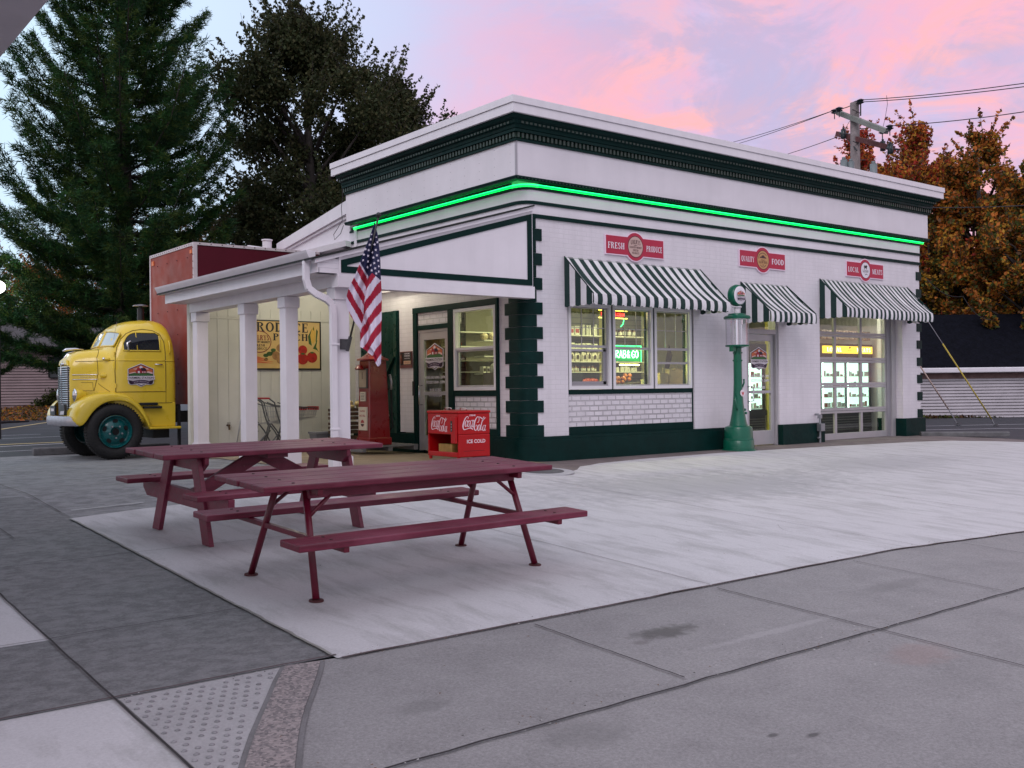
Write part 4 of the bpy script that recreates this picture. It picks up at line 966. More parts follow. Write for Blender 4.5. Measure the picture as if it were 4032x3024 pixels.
for k, (a, b_) in enumerate((((-20, 640), (235, 675)), ((-20, 665), (225, 688)), ((0, 620), (180, 655)))):
    x0, z0 = C2(*a); x1, z1 = C2(*b_); q.poly([(x0, PY_-.001*k-.001, z0+.03), (x0, PY_-.001*k-.001, z0-.035), (x1, PY_-.001*k-.001, z1)], ca)
for a in ((150, 615, 25), (185, 600, 30), (220, 565, 24), (150, 650, 20), (215, 590, 22)): dsk(q, a[0], a[1], a[2]*.0021, lf, 3, a[2]*.0013)
for k, a in enumerate(((282, 545, 34), (322, 600, 36), (245, 615, 38), (282, 655, 34), (340, 560, 30))): dsk(q, a[0], a[1], a[2]*.0021, ta, 4+k)
for k, a in enumerate(((430, 640, 46), (500, 560, 44), (500, 645, 52), (590, 628, 52))): dsk(q, a[0], a[1], a[2]*.0021, tm, 4+k, a[2]*.0020)
for a in ((500, 596, 20), (590, 585, 18)): dsk(q, a[0], a[1], a[2]*.0021, lf, 9, a[2]*.0009)
def pp_(pts, m, k): q.poly([(C2(*p)[0], PY_-.0006*k, C2(*p)[1]) for p in pts], m)
pp_([(560, 440), (578, 470), (600, 500), (620, 480), (628, 400), (618, 350), (604, 344), (585, 370)], cn, 4)
pp_([(552, 430), (590, 360), (575, 420), (590, 520), (560, 500)], lf, 5); pp_([(628, 470), (636, 360), (650, 380), (634, 500)], lf, 5); pp_([(600, 545), (645, 460), (632, 530), (660, 580), (640, 560)], lf, 6); pp_([(612, 380), (610, 332), (600, 360)], lf, 6)
q.build('artwork', par=po, fixn=False)

# ================================================================== SHOP INTERIOR
WH = pm('shelf_white', (.62, .60, .52), .5); BGW = pm('slat_wall', (.13, .12, .085), .7); CY = pm('yellow_column', (.62, .55, .14), .5)
st = thing('shelving_wall', 'white wall shelves stocked with goods seen through the market windows', 'shelving', (2.5, 2.6, 0))
m_ = MB(); m_.box(.28, 5.30, 2.72, 2.80, .03, 2.95, BGW)
for k in range(26): m_.box(.30, 5.3, 2.71, 2.72, .1+k*.11, .115+k*.11, pm('slat_gap', (.06, .06, .04), .8))
m_.build('slat_board', par=st)
for z in (2.17, 1.91, 1.66, 1.46, 1.12, .8): B(.30, 5.08, 2.42, 2.71, z-.02, z).build('shelf', WH, par=st)
for x in (3.90, 5.14):
    B(x, x+.13, 2.36, 2.50, .03, 2.93).build('yellow_column', CY, label='yellow square column inside the shop %s the shelves' % ('halfway along' if x < 4 else 'at the right end of'), cat='column')
B(8.20, 8.33, 1.68, 1.80, .03, 2.93).build('yellow_column', CY, label='yellow square column right of the narrow cooler behind the entrance door', cat='column')
# counter under windows
ct = MB(); ct.box(.4, 4.7, .34, .74, .95, 1.10); ct.build('window_counter', pm('counter_top', (.42, .40, .34), .5), label='low counter inside along the three front windows', cat='counter')
iw = MB(); iw.box(5.3, 5.36, 2.4, 5.0, .03, 2.93, pm('inner_wall', (.62, .60, .40), .7)); iw.build('partition', par=bld)
# goods
GP = dict(bag=pm('kraft_white_bag', (.55, .50, .40), .6, var=.1), dk=F('label_dark', (.05, .03, .02)), jar=pm('amber_jar', (.12, .05, .02), .25), lid=F('jar_lid', (.03, .03, .03)), red=pm('snack_red', (.40, .05, .03), .45, var=.4, scale=30), tea=F('carton_red', (.35, .04, .03)), cre=pm('cream_pot', (.62, .60, .52), .4), brn=pm('kraft_bag', (.38, .29, .20), .75))
def goods(n, x0, dx_, z, fn, label, cat, group, y=2.50):
    first = fn(x0, y, z); tag(first, label, cat, group)
    for k in range(1, n): c = copy_tree(first); c.location = (first.location.x+dx_*k, first.location.y+random.uniform(-.03, .02), first.location.z); c.scale = (random.uniform(.88, 1.05), 1, random.uniform(.86, 1.14)); c.rotation_euler = (0, 0, random.uniform(-.25, .25))
def coffee_bag(x, y, z):
    t = thing('coffee_bag', None, None, (x, y, z), local=True)
    m_ = MB(); m_.add([(-.055, -.04, 0), (.055, -.04, 0), (.055, .04, 0), (-.055, .04, 0), (-.06, -.05, .12), (.06, -.05, .12), (.06, .04, .12), (-.06, .04, .12), (-.05, -.005, .205), (.05, -.005, .205), (.05, .005, .205), (-.05, .005, .205)], [(0, 3, 2, 1), (0, 1, 5, 4), (1, 2, 6, 5), (2, 3, 7, 6), (3, 0, 4, 7), (4, 5, 9, 8), (5, 6, 10, 9), (6, 7, 11, 10), (7, 4, 8, 11), (8, 9, 10, 11)]); m_.build('pouch', GP['bag'], par=t)
    m_ = MB(); m_.add([(-.03, -.053, .05), (.03, -.053, .05), (.03, -.054, .12), (-.03, -.054, .12)], [(0, 1, 2, 3)]); disc(m_, (0, -.056, .13), X_, Z_, .022, None, 12); m_.build('paper_label', GP['dk'], par=t, fixn=False); return t
def jarf(mb_, ml, r_=.032, h_=.09):
    def f(x, y, z):
        t = thing('jar', None, None, (x, y, z), local=True)
        m_ = MB(); m_.lathe([(r_, 0), (r_, h_), (r_*.8, h_*1.12)], (0, 0, 0), 12); m_.build('body', mb_, par=t, smooth=True)
        m_ = MB(); m_.lathe([(r_*.85, h_*1.12), (r_*.85, h_*1.35)], (0, 0, 0), 12); m_.build('lid', ml, par=t, smooth=True)
        m_ = MB(); m_.lathe([(r_*1.02, h_*.2), (r_*1.02, h_*.75)], (0, 0, 0), 12); m_.build('paper_label', GP['cre'], par=t, smooth=True, fixn=False); return t
    return f
goods(12, 2.72, .148, 1.66-.02+.02, coffee_bag, 'white stand-up coffee pouch on the middle shelf behind the left window', 'coffee bag', 'coffee pouches on the shelf')
goods(13, 2.70, .09, 1.46, jarf(GP['jar'], GP['lid']), 'small amber jar with black lid in the row below the coffee pouches', 'jar', 'amber jars on the lower shelf')
goods(5, 4.32, .14, 2.17, jarf(GP['jar'], GP['lid'], .045, .12), 'squat dark jar on the top shelf behind the middle window', 'jar', 'dark jars on the top shelf')
goods(7, 4.30, .10, 1.46, jarf(GP['cre'], GP['cre'], .045, .07), 'small white pot on the lower shelf behind the middle window', 'pot', 'white pots on the shelf')
def box_(w_, h_, m_1, nm='carton', m_2=None):
    def f(x, y, z):
        t = thing(nm, None, None, (x, y, z), local=True)
        MB().box(-w_/2, w_/2, -.05, .05, 0, h_).build('carton_body', m_1, par=t)
        if m_2: MB().box(-w_*.38, w_*.38, -.053, -.05, h_*.25, h_*.7).build('paper_label', m_2, par=t)
        return t
    return f
goods(4, 2.78, .17, 2.17, box_(.13, .17, GP['cre'], m_2=GP['tea']), 'cream tea carton with red label on the top shelf behind the left window', 'carton', 'tea cartons on the top shelf')
goods(5, 3.48, .085, 2.17, jarf(GP['cre'], GP['cre'], .03, .15), 'tall white bottle on the top shelf next to the tea cartons', 'bottle', 'white bottles on the top shelf')
goods(8, 2.7, .15, 1.91, box_(.12, .10, GP['cre'], m_2=GP['dk']), 'short cream packet on the second shelf behind the left window', 'packet', 'cream packets on the second shelf')
def snack(x, y, z):
    m_ = MB(); m_.sphere((0, 0, .05), .07, 10, 8, GP['red'], (1.15, .6, .75)); o = m_.build('snack_bag', smooth='all'); o.location = (x, y, z); return o
def csnack(x, y, z):
    m_ = MB(); m_.sphere((0, 0, .06), .075, 10, 8, pm('snack_cream', (.45, .36, .22), .5, var=.5, scale=25), (1.15, .6, .8)); o = m_.build('snack_bag', smooth='all'); o.location = (x, y, z); return o
goods(7, 3.22, .09, 1.12+.0, snack, 'red snack bag heaped low behind the left window', 'snack bag', 'red snack bags')
goods(7, 3.26, .09, 1.22, snack, 'red snack bag on top of the heap behind the left window', 'snack bag', 'upper red snack bags')
mn = MB(); mn.box(2.85, 3.18, 2.2, 2.24, 1.13, 1.43); mn.box(2.95, 3.08, 2.2, 2.3, 1.08, 1.13); mn.build('monitor', M['black'], label='black till monitor seen from behind in the left window', cat='monitor')
ap = pm('onion_red', (.42, .12, .07), .35, var=.3)
for k in range(12):
    m_ = MB(); m_.sphere((0, 0, .04), .04, 12, 8, ap); o = m_.build('onion', smooth='all'); o.location = (2.72+.085*(k % 6)+.02*(k//6), .95-.03*(k % 2), 1.20+.07*(k//6)+.05*((k % 6) > 3)); tag(o, 'reddish onion heaped in the basket under the GRAB & GO sign', 'onion', 'onions in the basket')
bk = MB(); bk.prism([(2.62, 1.10), (3.30, 1.10), (3.38, 1.24), (2.56, 1.18)], 'y', .80, 1.06); bk.build('produce_basket', pm('dark_wicker', (.035, .025, .02), .8, bs=.5, bsc=60), label='dark basket of onions under the green neon sign', cat='basket')
cpn = MB(); cpn.lathe([(.045, 0), (.06, .17), (.062, .175)], (3.20, .60, 1.11), 16); cpn.build('paper_cup', F('cup_cream', (.70, .66, .45)), label='tall cream paper cup on the sill of the middle window', cat='cup', smooth=True)
tr_ = MB(); 
for k in range(6): tr_.box(2.1+k*.16, 2.23+k*.16, .42, .60, 1.10, 1.15, GP['cre'] if k % 2 else GP['brn'])
tr_.build('snack_tray', label='flat tray of wrapped snacks on the sill of the middle window', cat='tray')
for k, (x, wd_, h_) in enumerate(((3.62, .22, .30), (3.84, .17, .36), (4.02, .2, .38))):
    t = thing('paper_bag', ['short wide', 'middle', 'tallest right-hand'][k]+' kraft paper carrier bag standing in the right window', 'paper bag', (x, .55, 1.10), local=True)
    m_ = MB(); m_.add([(-wd_/2, -.05, 0), (wd_/2, -.05, 0), (wd_/2, .05, 0), (-wd_/2, .05, 0), (-wd_/2, -.05, h_), (wd_/2, -.05, h_*.96), (wd_/2, .05, h_*.96), (-wd_/2, .05, h_)], [(0, 3, 2, 1), (0, 1, 5, 4), (1, 2, 6, 5), (2, 3, 7, 6), (3, 0, 4, 7)]); m_.build('body', GP['brn'], par=t)
    m_ = MB(); m_.tube([(-.05, -.05, h_), (-.04, -.05, h_+.08), (.04, -.05, h_+.08), (.05, -.05, h_)], .005, 6); m_.build('handle', GP['brn'], par=t)
t = thing('hanging_bag', 'black mesh bag hanging in the right window', 'bag', (3.86, .60, 1.9), local=True)
m_ = MB(); m_.add([(-.07, 0, -.18), (.09, 0, -.18), (.05, .05, -.42), (-.07, .05, -.42), (0, 0, .02)], [(0, 1, 2, 3), (0, 1, 4)], pm('net_black', (.03, .025, .02), .9)); m_.build('mesh', par=t)
for k in range(9):
    m_ = MB(); m_.lathe([(.025, 0), (.025, .05), (.02, .06)], (0, 0, 0), 10, GP['jar']); o = m_.build('small_jar', smooth=True); o.location = (3.32+k*.075, .36, 1.105); tag(o, 'tiny dark jar in the row along the sill of the right window', 'jar', 'tiny jars on the right sill')
# neon signs
gw = emis('neon_white_green', (.45, 1.0, .62), 6.0); gd_ = emis('neon_board_lit_green', (.0, .30, .07), .55)  # board's own emission stands in for green tube light falling on it
ns = thing('grab_and_go_sign', 'green neon sign reading GRAB & GO behind the middle window', 'neon sign', (2.72, .50, 1.72))
m_ = MB(); m_.box(2.22, 3.02, .52, .54, 1.60, 1.86); m_.build('backboard', gd_, par=ns); m_ = MB(); m_.tube([(2.22, .505, 1.87), (3.04, .505, 1.87)], .008, 6); m_.tube([(3.04, .505, 1.59), (3.04, .505, 1.87)], .008, 6); m_.build('border_tube', emis('neon_green', (.05, 1, .25), 4.0), par=ns)
GL = {'G': [[(.5, .8), (.3, 1), (.08, .7), (.05, .3), (.25, 0), (.5, .15), (.52, .45), (.32, .45)]], 'R': [[(.05, 0), (.05, .95), (.4, .95), (.45, .7), (.1, .5), (.48, 0)]], 'A': [[(.02, 0), (.25, 1), (.5, 0)], [(.1, .35), (.42, .35)]], 'B': [[(.05, 0), (.05, 1), (.4, .95), (.4, .6), (.08, .52), (.46, .45), (.42, .05), (.05, 0)]], '&': [[(.5, 0), (.12, .75), (.25, 1), (.4, .78), (.06, .3), (.2, 0), (.5, .4)]], 'O': [[(.27, 1), (.06, .75), (.05, .25), (.27, 0), (.48, .25), (.48, .75), (.27, 1)]]}
m_ = MB(); x = 2.315
for ch in 'GRAB&GO':
    if ch == 'G' and x > 2.6: x += .025
    for s_ in GL[ch]: m_.tube([(x+p[0]*.150, .50, 1.66+p[1]*.13) for p in s_], .0065, 6)
    x += .091
m_.build('neon_letters', gw, par=ns, smooth='all')
fs = thing('pizza_neon_sign', 'small red and yellow neon sign high behind the left and middle windows', 'neon sign', (2.36, .5, 2.40))
m_ = MB(); m_.box(2.08, 2.66, .51, .52, 2.36, 2.46); m_.build('backboard', F('neon_board_red', (.12, .0, .0)), par=fs)
m_ = MB(); m_.tube([(2.02, .50, 2.475), (2.70, .50, 2.475)], .009, 6); m_.tube([(2.02, .50, 2.345), (2.70, .50, 2.345)], .009, 6); m_.build('yellow_tubes', emis('neon_yellow', (1, .72, .1), 4), par=fs)
m_ = MB(); text(m_, 'FARM', (2.16, .505, 2.41), X_, Z_, .06, .16, None, .02); text(m_, 'ICE CREAM', (2.50, .505, 2.41), X_, Z_, .06, .26, None, .02); m_.build('red_letters', emis('neon_red', (1, .06, .04), 4), par=fs, fixn=False)
m_ = MB(); m_.tube([(2.10, .50, 2.33), (2.13, .50, 2.24), (2.2, .50, 2.22)], .008, 6); m_.tube([(2.62, .50, 2.33), (2.60, .50, 2.25), (2.54, .50, 2.20)], .008, 6); m_.build('green_tubes', emis('neon_green', (.05, 1, .25), 4.0), par=fs)
# coolers (fridges) behind garage door
fr_em = emis('cooler_light', (.70, 1.0, .90), 1.15)
def fridge(x, w_, y, label, sgn, nd=2, zt=1.63):
    t = thing('display_cooler', label, 'cooler', (x, y, .03))
    m_ = MB(); m_.box(x, x+w_, y+.03, y+.6, .05, 2.05, pm('cooler_black', (.02, .02, .022), .4)); m_.box(x-.02, x+w_+.02, y, y+.05, .5, .62); m_.box(x-.02, x+w_+.02, y, y+.05, zt+.02, 2.05)
    for k in range(6): m_.box(x+.05, x+w_-.05, y-.005, y+.03, .14+k*.055, .16+k*.055, pm('vent_grey', (.10, .10, .10), .5))
    m_.build('cabinet', pm('cooler_black', (.02, .02, .022), .4), par=t)
    if sgn:
        m_ = MB(); m_.box(x+.04, x+w_-.04, y-.04, y-.0, 1.84, 2.0, emis('cooler_sign_yellow', (1.0, .62, .05), 1.6)); m_.build('light_box', par=t)
        m_ = MB(); wt_ = emis('sign_white_glow', (1, .95, .75), 2.2); serif(m_, 'LOCAL', (x+w_*.22, y-.043, 1.92), X_, Z_, .09, w_*.28, wt_); serif(m_, 'MEATS', (x+w_*.80, y-.043, 1.92), X_, Z_, .09, w_*.28, wt_)
        c = Vector((x+w_*.52, y-.044, 1.93)); k_ = F('ink', (.01, .01, .01)); poly2(m_, [(-.36, .3), (-.30, .62), (.0, .60), (.28, .66), (.42, .56), (.32, .40), (.26, .1), (.14, .28), (-.14, .08)], c, X_, Z_, .09, k_); text(m_, 'GATONS', c-Z_*.03, X_, Z_, .025, .16, k_, .02); m_.build('lettering', par=t, fixn=False)
    dwid = (w_-.06)/nd
    for k in range(nd):
        a = x+.05+k*dwid; m_ = MB(); m_.box(a, a+dwid-.10, y+.028, y+.03, .64, zt); m_.build('lit_interior', fr_em, par=t)
        m_ = MB()
        for z in (.66, .88, 1.10, 1.34): m_.box(a, a+dwid-.1, y+.0, y+.03, z-.012, z, WH)
        m_.build('shelves', par=t)
        m_ = MB()
        for z in (.66, .88, 1.10, 1.34):
            xx_ = a+.02
            while xx_ < a+dwid-.2:
                w2 = random.uniform(.04, .16); m_.box(xx_, xx_+w2, y+.004, y+.024, z, z+random.uniform(.03, .12), random.choice([pm('pack_white', (.7, .7, .68), .4), pm('pack_white', (.7, .7, .68), .4), pm('meat_red', (.40, .16, .13), .4), pm('pack_grey', (.35, .38, .36), .4)])); xx_ += w2+random.uniform(.01, .06)
        m_.build('packages', par=t)['kind'] = 'stuff'
        m_ = MB(); m_.box(a-.02, a+.0, y-.02, y+.0, .62, zt); m_.build('door_edge', emis('led_strip', (.8, 1, .97), 3), par=t)
fridge(9.03, 1.95, .95, 'wide black meat cooler with lit yellow sign behind the garage door', True)
fridge(7.55, .60, 1.75, 'narrow lit cooler seen through the glass entrance door', False, 1)
for k in range(9):
    m_ = MB(); m_.box(-.09, .09, -.05, .05, 0, .2, pm('jerky_pack', (.30, .22, .20), .35, var=.6, scale=20)); o = m_.build('hanging_packet', bevel=.01); o.location = (9.0+k*.21, .90, 2.14); tag(o, 'silvery packet in the row above the meat cooler sign', 'packet', 'packets above the meat cooler')
# interior lighting
def area(x, y, z, sx, sy, en, c, name='shop_light', label=None):
    t = thing(name, label, 'ceiling light', (x, y, z))
    MB().box(x-sx/2, x+sx/2, y-sy/2, y+sy/2, z-.03, z).build('diffuser', emis('shop_diffuser', (1, .97, .70), 2.5), par=t)
    l = bpy.data.lights.new('lamp_light', 'AREA'); l.shape = 'RECTANGLE'; l.size = sx; l.size_y = sy; l.energy = en; l.color = c
    o = bpy.data.objects.new('lamp_light', l); col.objects.link(o); o.parent = t; o.location = (0, 0, -.05)
wc = (1, .96, .52)
area(1.6, 1.4, 2.92, 1.2, .3, 44, wc, label='ceiling light panel in the left part of the shop')
area(4.2, 1.4, 2.92, 1.2, .3, 42, wc, label='ceiling light panel in the middle of the shop')
area(6.4, 1.2, 2.92, .6, .3, 20, wc, label='ceiling light panel behind the entrance door')
area(9.6, .6, 2.92, 1.6, .3, 12, (1, .96, .72), label='ceiling light panel behind the garage door')
vt = MB(); vt.tube([(2.72, .72, 1.545), (3.20, .72, 1.545)], .012, 8); vt.build('tube_lamp', emis('warm_tube', (1, .88, .25), 14), label='short warm strip lamp under the green neon sign', cat='lamp')
l = bpy.data.lights.new('tube_lamp_light', 'POINT'); l.energy = 6; l.color = (1, .95, .1); l.shadow_soft_size = .1; o = bpy.data.objects.new('tube_lamp_light', l); col.objects.link(o); o.location = (3.1, .66, 1.5)
l = bpy.data.lights.new('neon_sign_light', 'POINT'); l.energy = 1.5; l.color = (.1, 1, .3); l.shadow_soft_size = .1; o = bpy.data.objects.new('neon_sign_light', l); col.objects.link(o); o.location = (2.9, .40, 1.72)
# goods by the side window: shelves along x
ss = thing('side_shelves', 'white shelves with goods behind the side window', 'shelving', (1.4, 1.2, 0))
m_ = MB(); m_.box(.75, 2.1, 2.62, 2.66, .1, 2.9, BGW); m_.build('slat_board', par=ss)
for z in (2.0, 1.72, 1.42): B(.62, 2.1, 1.9, 2.2, z-.02, z).build('shelf', WH, par=ss)
goods(9, .70, .15, 2.0, csnack, 'pale snack bag on the top shelf behind the side window', 'snack bag', 'snack bags behind the side window', y=2.0)
goods(7, .66, .085, 1.42, box_(.06, .12, GP['cre'], m_2=GP['dk']), 'small black and white carton on the low shelf behind the side window', 'carton', 'cartons behind the side window', y=2.0)
goods(4, 1.30, .085, 1.42, jarf(pm('sauce_brown', (.35, .13, .05), .3), GP['tea'], .03, .12), 'brown sauce bottle beside the small cartons behind the side window', 'bottle', 'sauce bottles behind the side window', y=2.0)
tb = MB(); tb.box(.38, .62, 1.35, 1.62, 1.12, 1.42, pm('tissue_box', (.12, .09, .06), .6)); tb.lathe([(.06, 0), (.08, .06), (.05, .13), (.0, .17)], (.5, 1.48, 1.42), 9, GP['cre']); tb.build('tissue_box', label='brown box with white tissue on the sill of the side window', cat='tissue box')

# ================================================================== DRINK COOLER
ck = thing('drink_cooler', 'red vintage chest drinks cooler on the porch floor', 'cooler', (-.96, .46, .092), local=True)
ck.scale = (1, 1, .93)
CR = pm('cooler_red', (.42, .002, .005), .35, var=.08, coat=.15, spec=.3); CKD = pm('cooler_inside', (.03, .004, .006), .7)
hx, hy = .29, .41
b = MB(); b.box(-hx, hx, -hy, hy, .41, .745); b.box(-hx, hx, -hy, -hy+.03, .05, .41); b.box(hx-.03, hx, -hy+.03, hy, .05, .41); b.box(-hx, hx-.03, hy-.025, hy, .05, .41); b.box(-hx, -hx+.03, -hy+.03, hy-.025, .05, .13)
b.box(-hx+.03, hx-.03, -hy+.03, hy-.025, .06, .10); b.build('body', CR, par=ck, bevel=.014)
b = MB(); b.box(-hx+.04, hx-.03, -hy+.031, hy-.026, .405, .409); b.box(hx-.034, hx-.031, -hy+.031, hy-.026, .1, .405); b.build('inner_lining', CKD, par=ck)
b = MB(); b.box(-hx-.012, hx+.012, -hy-.012, .0, .747, .79); b.box(-hx-.012, hx+.012, .004, hy+.012, .747, .79); lid = b.build('lid', CR, par=ck, bevel=.015)
for y in (-.2, .2):
    h = MB(); h.tube([(-.05, y-.08, .79), (-.05, y-.08, .83), (-.05, y+.08, .83), (-.05, y+.08, .79)], .008, 8); h.build('handle', M['chrome'], par=lid, smooth='all')
b = MB(); b.box(-hx-.04, -hx-.001, -hy+.02, -hy+.15, .27, .70); cb_ = b.build('coin_box', CR, par=ck, bevel=.012)
b = MB(); b.box(-hx-.044, -hx-.04, -hy+.10, -hy+.145, .46, .63, M['black']); 
for k in range(3): disc(b, (-hx-.0445, -hy+.122, .49+.045*k), -Y_, Z_, .012, M['steel'], 10)
b.build('bottle_opener', par=cb_, fixn=False)
for y in (-hy+.03, hy-.05):
    for a_ in ((-hx+.0, -hx+.04), (hx-.05, hx-.0)): B(*a_, y-.02, y+.02, -.0, .05).build('foot', CR, par=ck, bevel=.005)
b = MB(); b.box(-.20, .18, -hy-.002, -hy+.001, .145, .15); b.build('base_groove', CKD, par=ck)
SCR = [
 [(460, 455, .6), (472, 425, 1.1), (445, 408, 1), (400, 450, 1.5), (362, 540, 2.2), (352, 610, 2), (375, 655, 1.6), (430, 648, 1.0), (500, 632, 1.3), (545, 640, 2.0), (572, 670, .3)],
 [(430, 478, .7), (400, 540, 1.8), (404, 600, 1.1), (430, 590, .8), (452, 530, 1.6), (447, 485, .9), (430, 478, .5)],
 [(500, 508, 1.3), (486, 485, .7), (458, 545, 1.8), (460, 605, 1.1), (505, 580, .4)],
 [(562, 490, .7), (530, 488, .8), (508, 550, 1.7), (512, 608, 1.1), (540, 590, .8), (565, 510, .8)], [(578, 475, 1.7), (553, 590, 1.6), (562, 612, .8), (590, 580, .3)],
 [(588, 494, 1.2), (604, 494, 1.2)],
 [(668, 520, .5), (690, 528, .8), (712, 480, .9), (705, 428, 1.0), (668, 425, 1.2), (618, 500, 2.0), (596, 590, 2.4), (606, 655, 1.8), (632, 684, 1.1), (662, 650, .9), (664, 590, .8), (640, 580, .7), (636, 612, .6)],
 [(700, 440, .8), (722, 424, 1.0), (765, 448, 1.7), (800, 470, 1.2), (840, 458, .9), (858, 430, .3)],
 [(722, 570, .7), (690, 600, 1.6), (680, 662, 1.5), (695, 690, .9), (718, 670, 1.2), (734, 605, 1.4), (722, 570, .7)],
 [(800, 500, .7), (826, 445, .9), (815, 420, .6), (790, 480, 1.3), (752, 600, 1.7), (745, 680, 1.2), (775, 660, .4)],
 [(838, 592, .7), (812, 592, .8), (790, 645, 1.7), (795, 692, 1.1), (818, 680, .8), (842, 610, .8)], [(856, 585, 1.6), (834, 665, 1.6), (842, 695, .8), (866, 665, .3)]]
lw_m = F('cooler_lettering', (.78, .60, .66))
def coke(mb, c, xa, ya, wid):
    s_ = wid/510
    for q_ in SCR: strokes(mb, [((p[0]-605)/1.0, (545-p[1])/1.0, p[2]) for p in q_], 13, c, xa, ya, s_, lw_m)
    text(mb, 'DRINK', Vector(c)+Vector(ya)*wid*.31-Vector(xa)*wid*.07, xa, ya, wid*.065, wid*.28, lw_m, .03, shear=.2)
b = MB(); coke(b, (-hx-.002, .09, .575), -Y_, Z_, .42); b.build('front_lettering', par=ck, fixn=False)
b = MB(); coke(b, (.0, -hy-.002, .585), X_, Z_, .42); text(b, 'ICE COLD', (.03, -hy-.002, .30), X_, Z_, .06, .34, lw_m, .035); b.build('side_lettering', par=ck, fixn=False)
cr = thing('bottle_crate', 'small yellow wooden crate inside the open front of the red cooler', 'crate', (-1.01, .54, .19), local=True)
CW = pm('crate_yellow_wood', (.36, .22, .06), .6, var=.3, scale=9, bs=.3)
b = MB(); b.box(-.14, .16, -.18, -.168, 0, .13); b.box(-.14, .16, .168, .18, 0, .13); b.box(-.14, -.128, -.168, .168, 0, .13); b.box(.148, .16, -.168, .168, 0, .13); b.box(-.128, .148, -.168, .168, 0, .01); b.build('crate_box', CW, par=cr)
b = MB(); b.box(-.03, .06, -.184, -.18, .07, .10); b.build('hand_slot', F('slot_dark', (.01, .008, .005)), par=cr)

# ================================================================== PUMPS
gp_ = thing('visible_gas_pump', 'tall green vintage gas pump with glass cylinder and round globe', 'gas pump', (4.54, -.45, 0))
PG = pm('pump_green', (.003, .105, .06), .32, var=.12, coat=.2, scale=4, spec=.35); cx_, cy_ = 4.54, -.42
b = MB(); b.lathe([(.31, -.02), (.31, .012), (.275, .02), (.27, .17), (.263, .18), (.265, .20), (.255, .21), (.247, .39), (.235, .415), (.17, .44)], (cx_, cy_, 0), 40); b.build('base', PG, par=gp_, smooth=True)
b = MB(); b.lathe([(.165, .435), (.145, .52), (.118, .66), (.098, .82), (.085, 1.0), (.077, 1.2), (.072, 1.84)], (cx_, cy_, 0), 12); b.build('column', PG, par=gp_, smooth=True)
b = MB(); b.lathe([(.08, 1.82), (.13, 1.84), (.21, 1.85), (.215, 1.875), (.19, 1.88)], (cx_, cy_, 0), 36)
for k in range(10): a = k*.63; b.sphere((cx_+.075*math.cos(a), cy_+.075*math.sin(a), 1.74 if k % 2 else 1.6), .016, 8, 6)
b.box(cx_-.20, cx_-.11, cy_-.06, cy_+.02, 1.76, 1.85); b.build('cylinder_seat', PG, par=gp_, smooth=True)
b = MB(); b.lathe([(.188, 1.88), (.188, 2.37)], (cx_, cy_, 0), 40, cap=False); b.build('glass_cylinder', glassm('cylinder_glass', (.94, .93, .96), .03, .35), par=gp_, smooth='all', fixn=False)
b = MB(); b.cyl((cx_-.03, cy_, 1.88), (cx_-.03, cy_, 2.37), .036, n=20); b.cyl((cx_+.05, cy_+.04, 1.88), (cx_+.05, cy_+.04, 2.37), .014, n=12); b.cyl((cx_+.08, cy_-.03, 1.88), (cx_+.08, cy_-.03, 2.37), .009, n=12); b.box(cx_+.05, cx_+.08, cy_-.06, cy_-.045, 2.25, 2.36)
b.build('inner_pipes', M['chrome'], par=gp_, smooth=True)
b = MB()
for a in (30, 120, 210, 300): b.cyl((cx_+.198*math.cos(R(a)), cy_+.198*math.sin(R(a)), 1.87), (cx_+.198*math.cos(R(a)), cy_+.198*math.sin(R(a)), 2.38), .005, n=8)
b.build('tie_rods', M['steel'], par=gp_, smooth=True)
b = MB(); b.lathe([(.235, 2.345), (.24, 2.375), (.215, 2.40), (.165, 2.41), (.155, 2.435), (.07, 2.45)], (cx_, cy_, 0), 32); b.build('cap', PG, par=gp_, smooth=True)
b = MB(); b.cyl((cx_, cy_, 2.44), (cx_, cy_, 2.55), .052, n=20); b.lathe([(.085, 2.55), (.085, 2.565)], (cx_, cy_, 0), 20); nk = b.build('globe_neck', M['trim'], par=gp_, smooth=True)
b = MB(); b.lathe([(.0, .075), (.15, .075), (.182, .06), (.198, 0), (.182, -.06), (.165, -.075), (.16, -.07)], (cx_, cy_, 2.765), 40, ax='y'); gl_ = b.build('globe', PG, par=gp_, smooth=True)
b = MB(); b.lathe([(.162, -.074), (.13, -.086), (.0, -.092)], (cx_, cy_, 2.765), 40, F('globe_white', (.74, .70, .76)), ax='y'); farm_logo(b, (cx_, cy_-.095, 2.755), X_, Z_, .27); b.build('globe_face', par=gl_, fixn=False, smooth=False)
b = MB(); b.lathe([(.0, -.009), (.062, -.009), (.062, 0)], (cx_+.01, cy_-.092, 1.02), 24, F('badge_white', (.75, .68, .72)), ax='y'); b.poly([(cx_-.03, cy_-.103, 1.04), (cx_+.05, cy_-.103, 1.04), (cx_+.01, cy_-.103, .965)], F('badge_red', (.5, .02, .03))); text(b, 'STAR', (cx_+.01, cy_-.1045, 1.03), X_, Z_, .014, .06, F('badge_white', (.75, .68, .72)), .02); b.build('round_badge', par=gp_, fixn=False)
b = MB(); b.tube([(cx_-.09, cy_-.03, .95), (cx_-.125, cy_-.04, .93), (cx_-.11, cy_-.06, .78), (cx_-.10, cy_-.06, .72)], .016, 8); b.tube([(cx_+.06, cy_-.05, 1.12), (cx_+.095, cy_-.06, 1.20), (cx_+.095, cy_-.06, 1.27)], .015, 8); b.sphere((cx_+.10, cy_-.07, .72), .024, 10, 8); b.sphere((cx_+.115, cy_-.08, .66), .024, 10, 8); b.build('crank_fittings', PG, par=gp_, smooth='all')
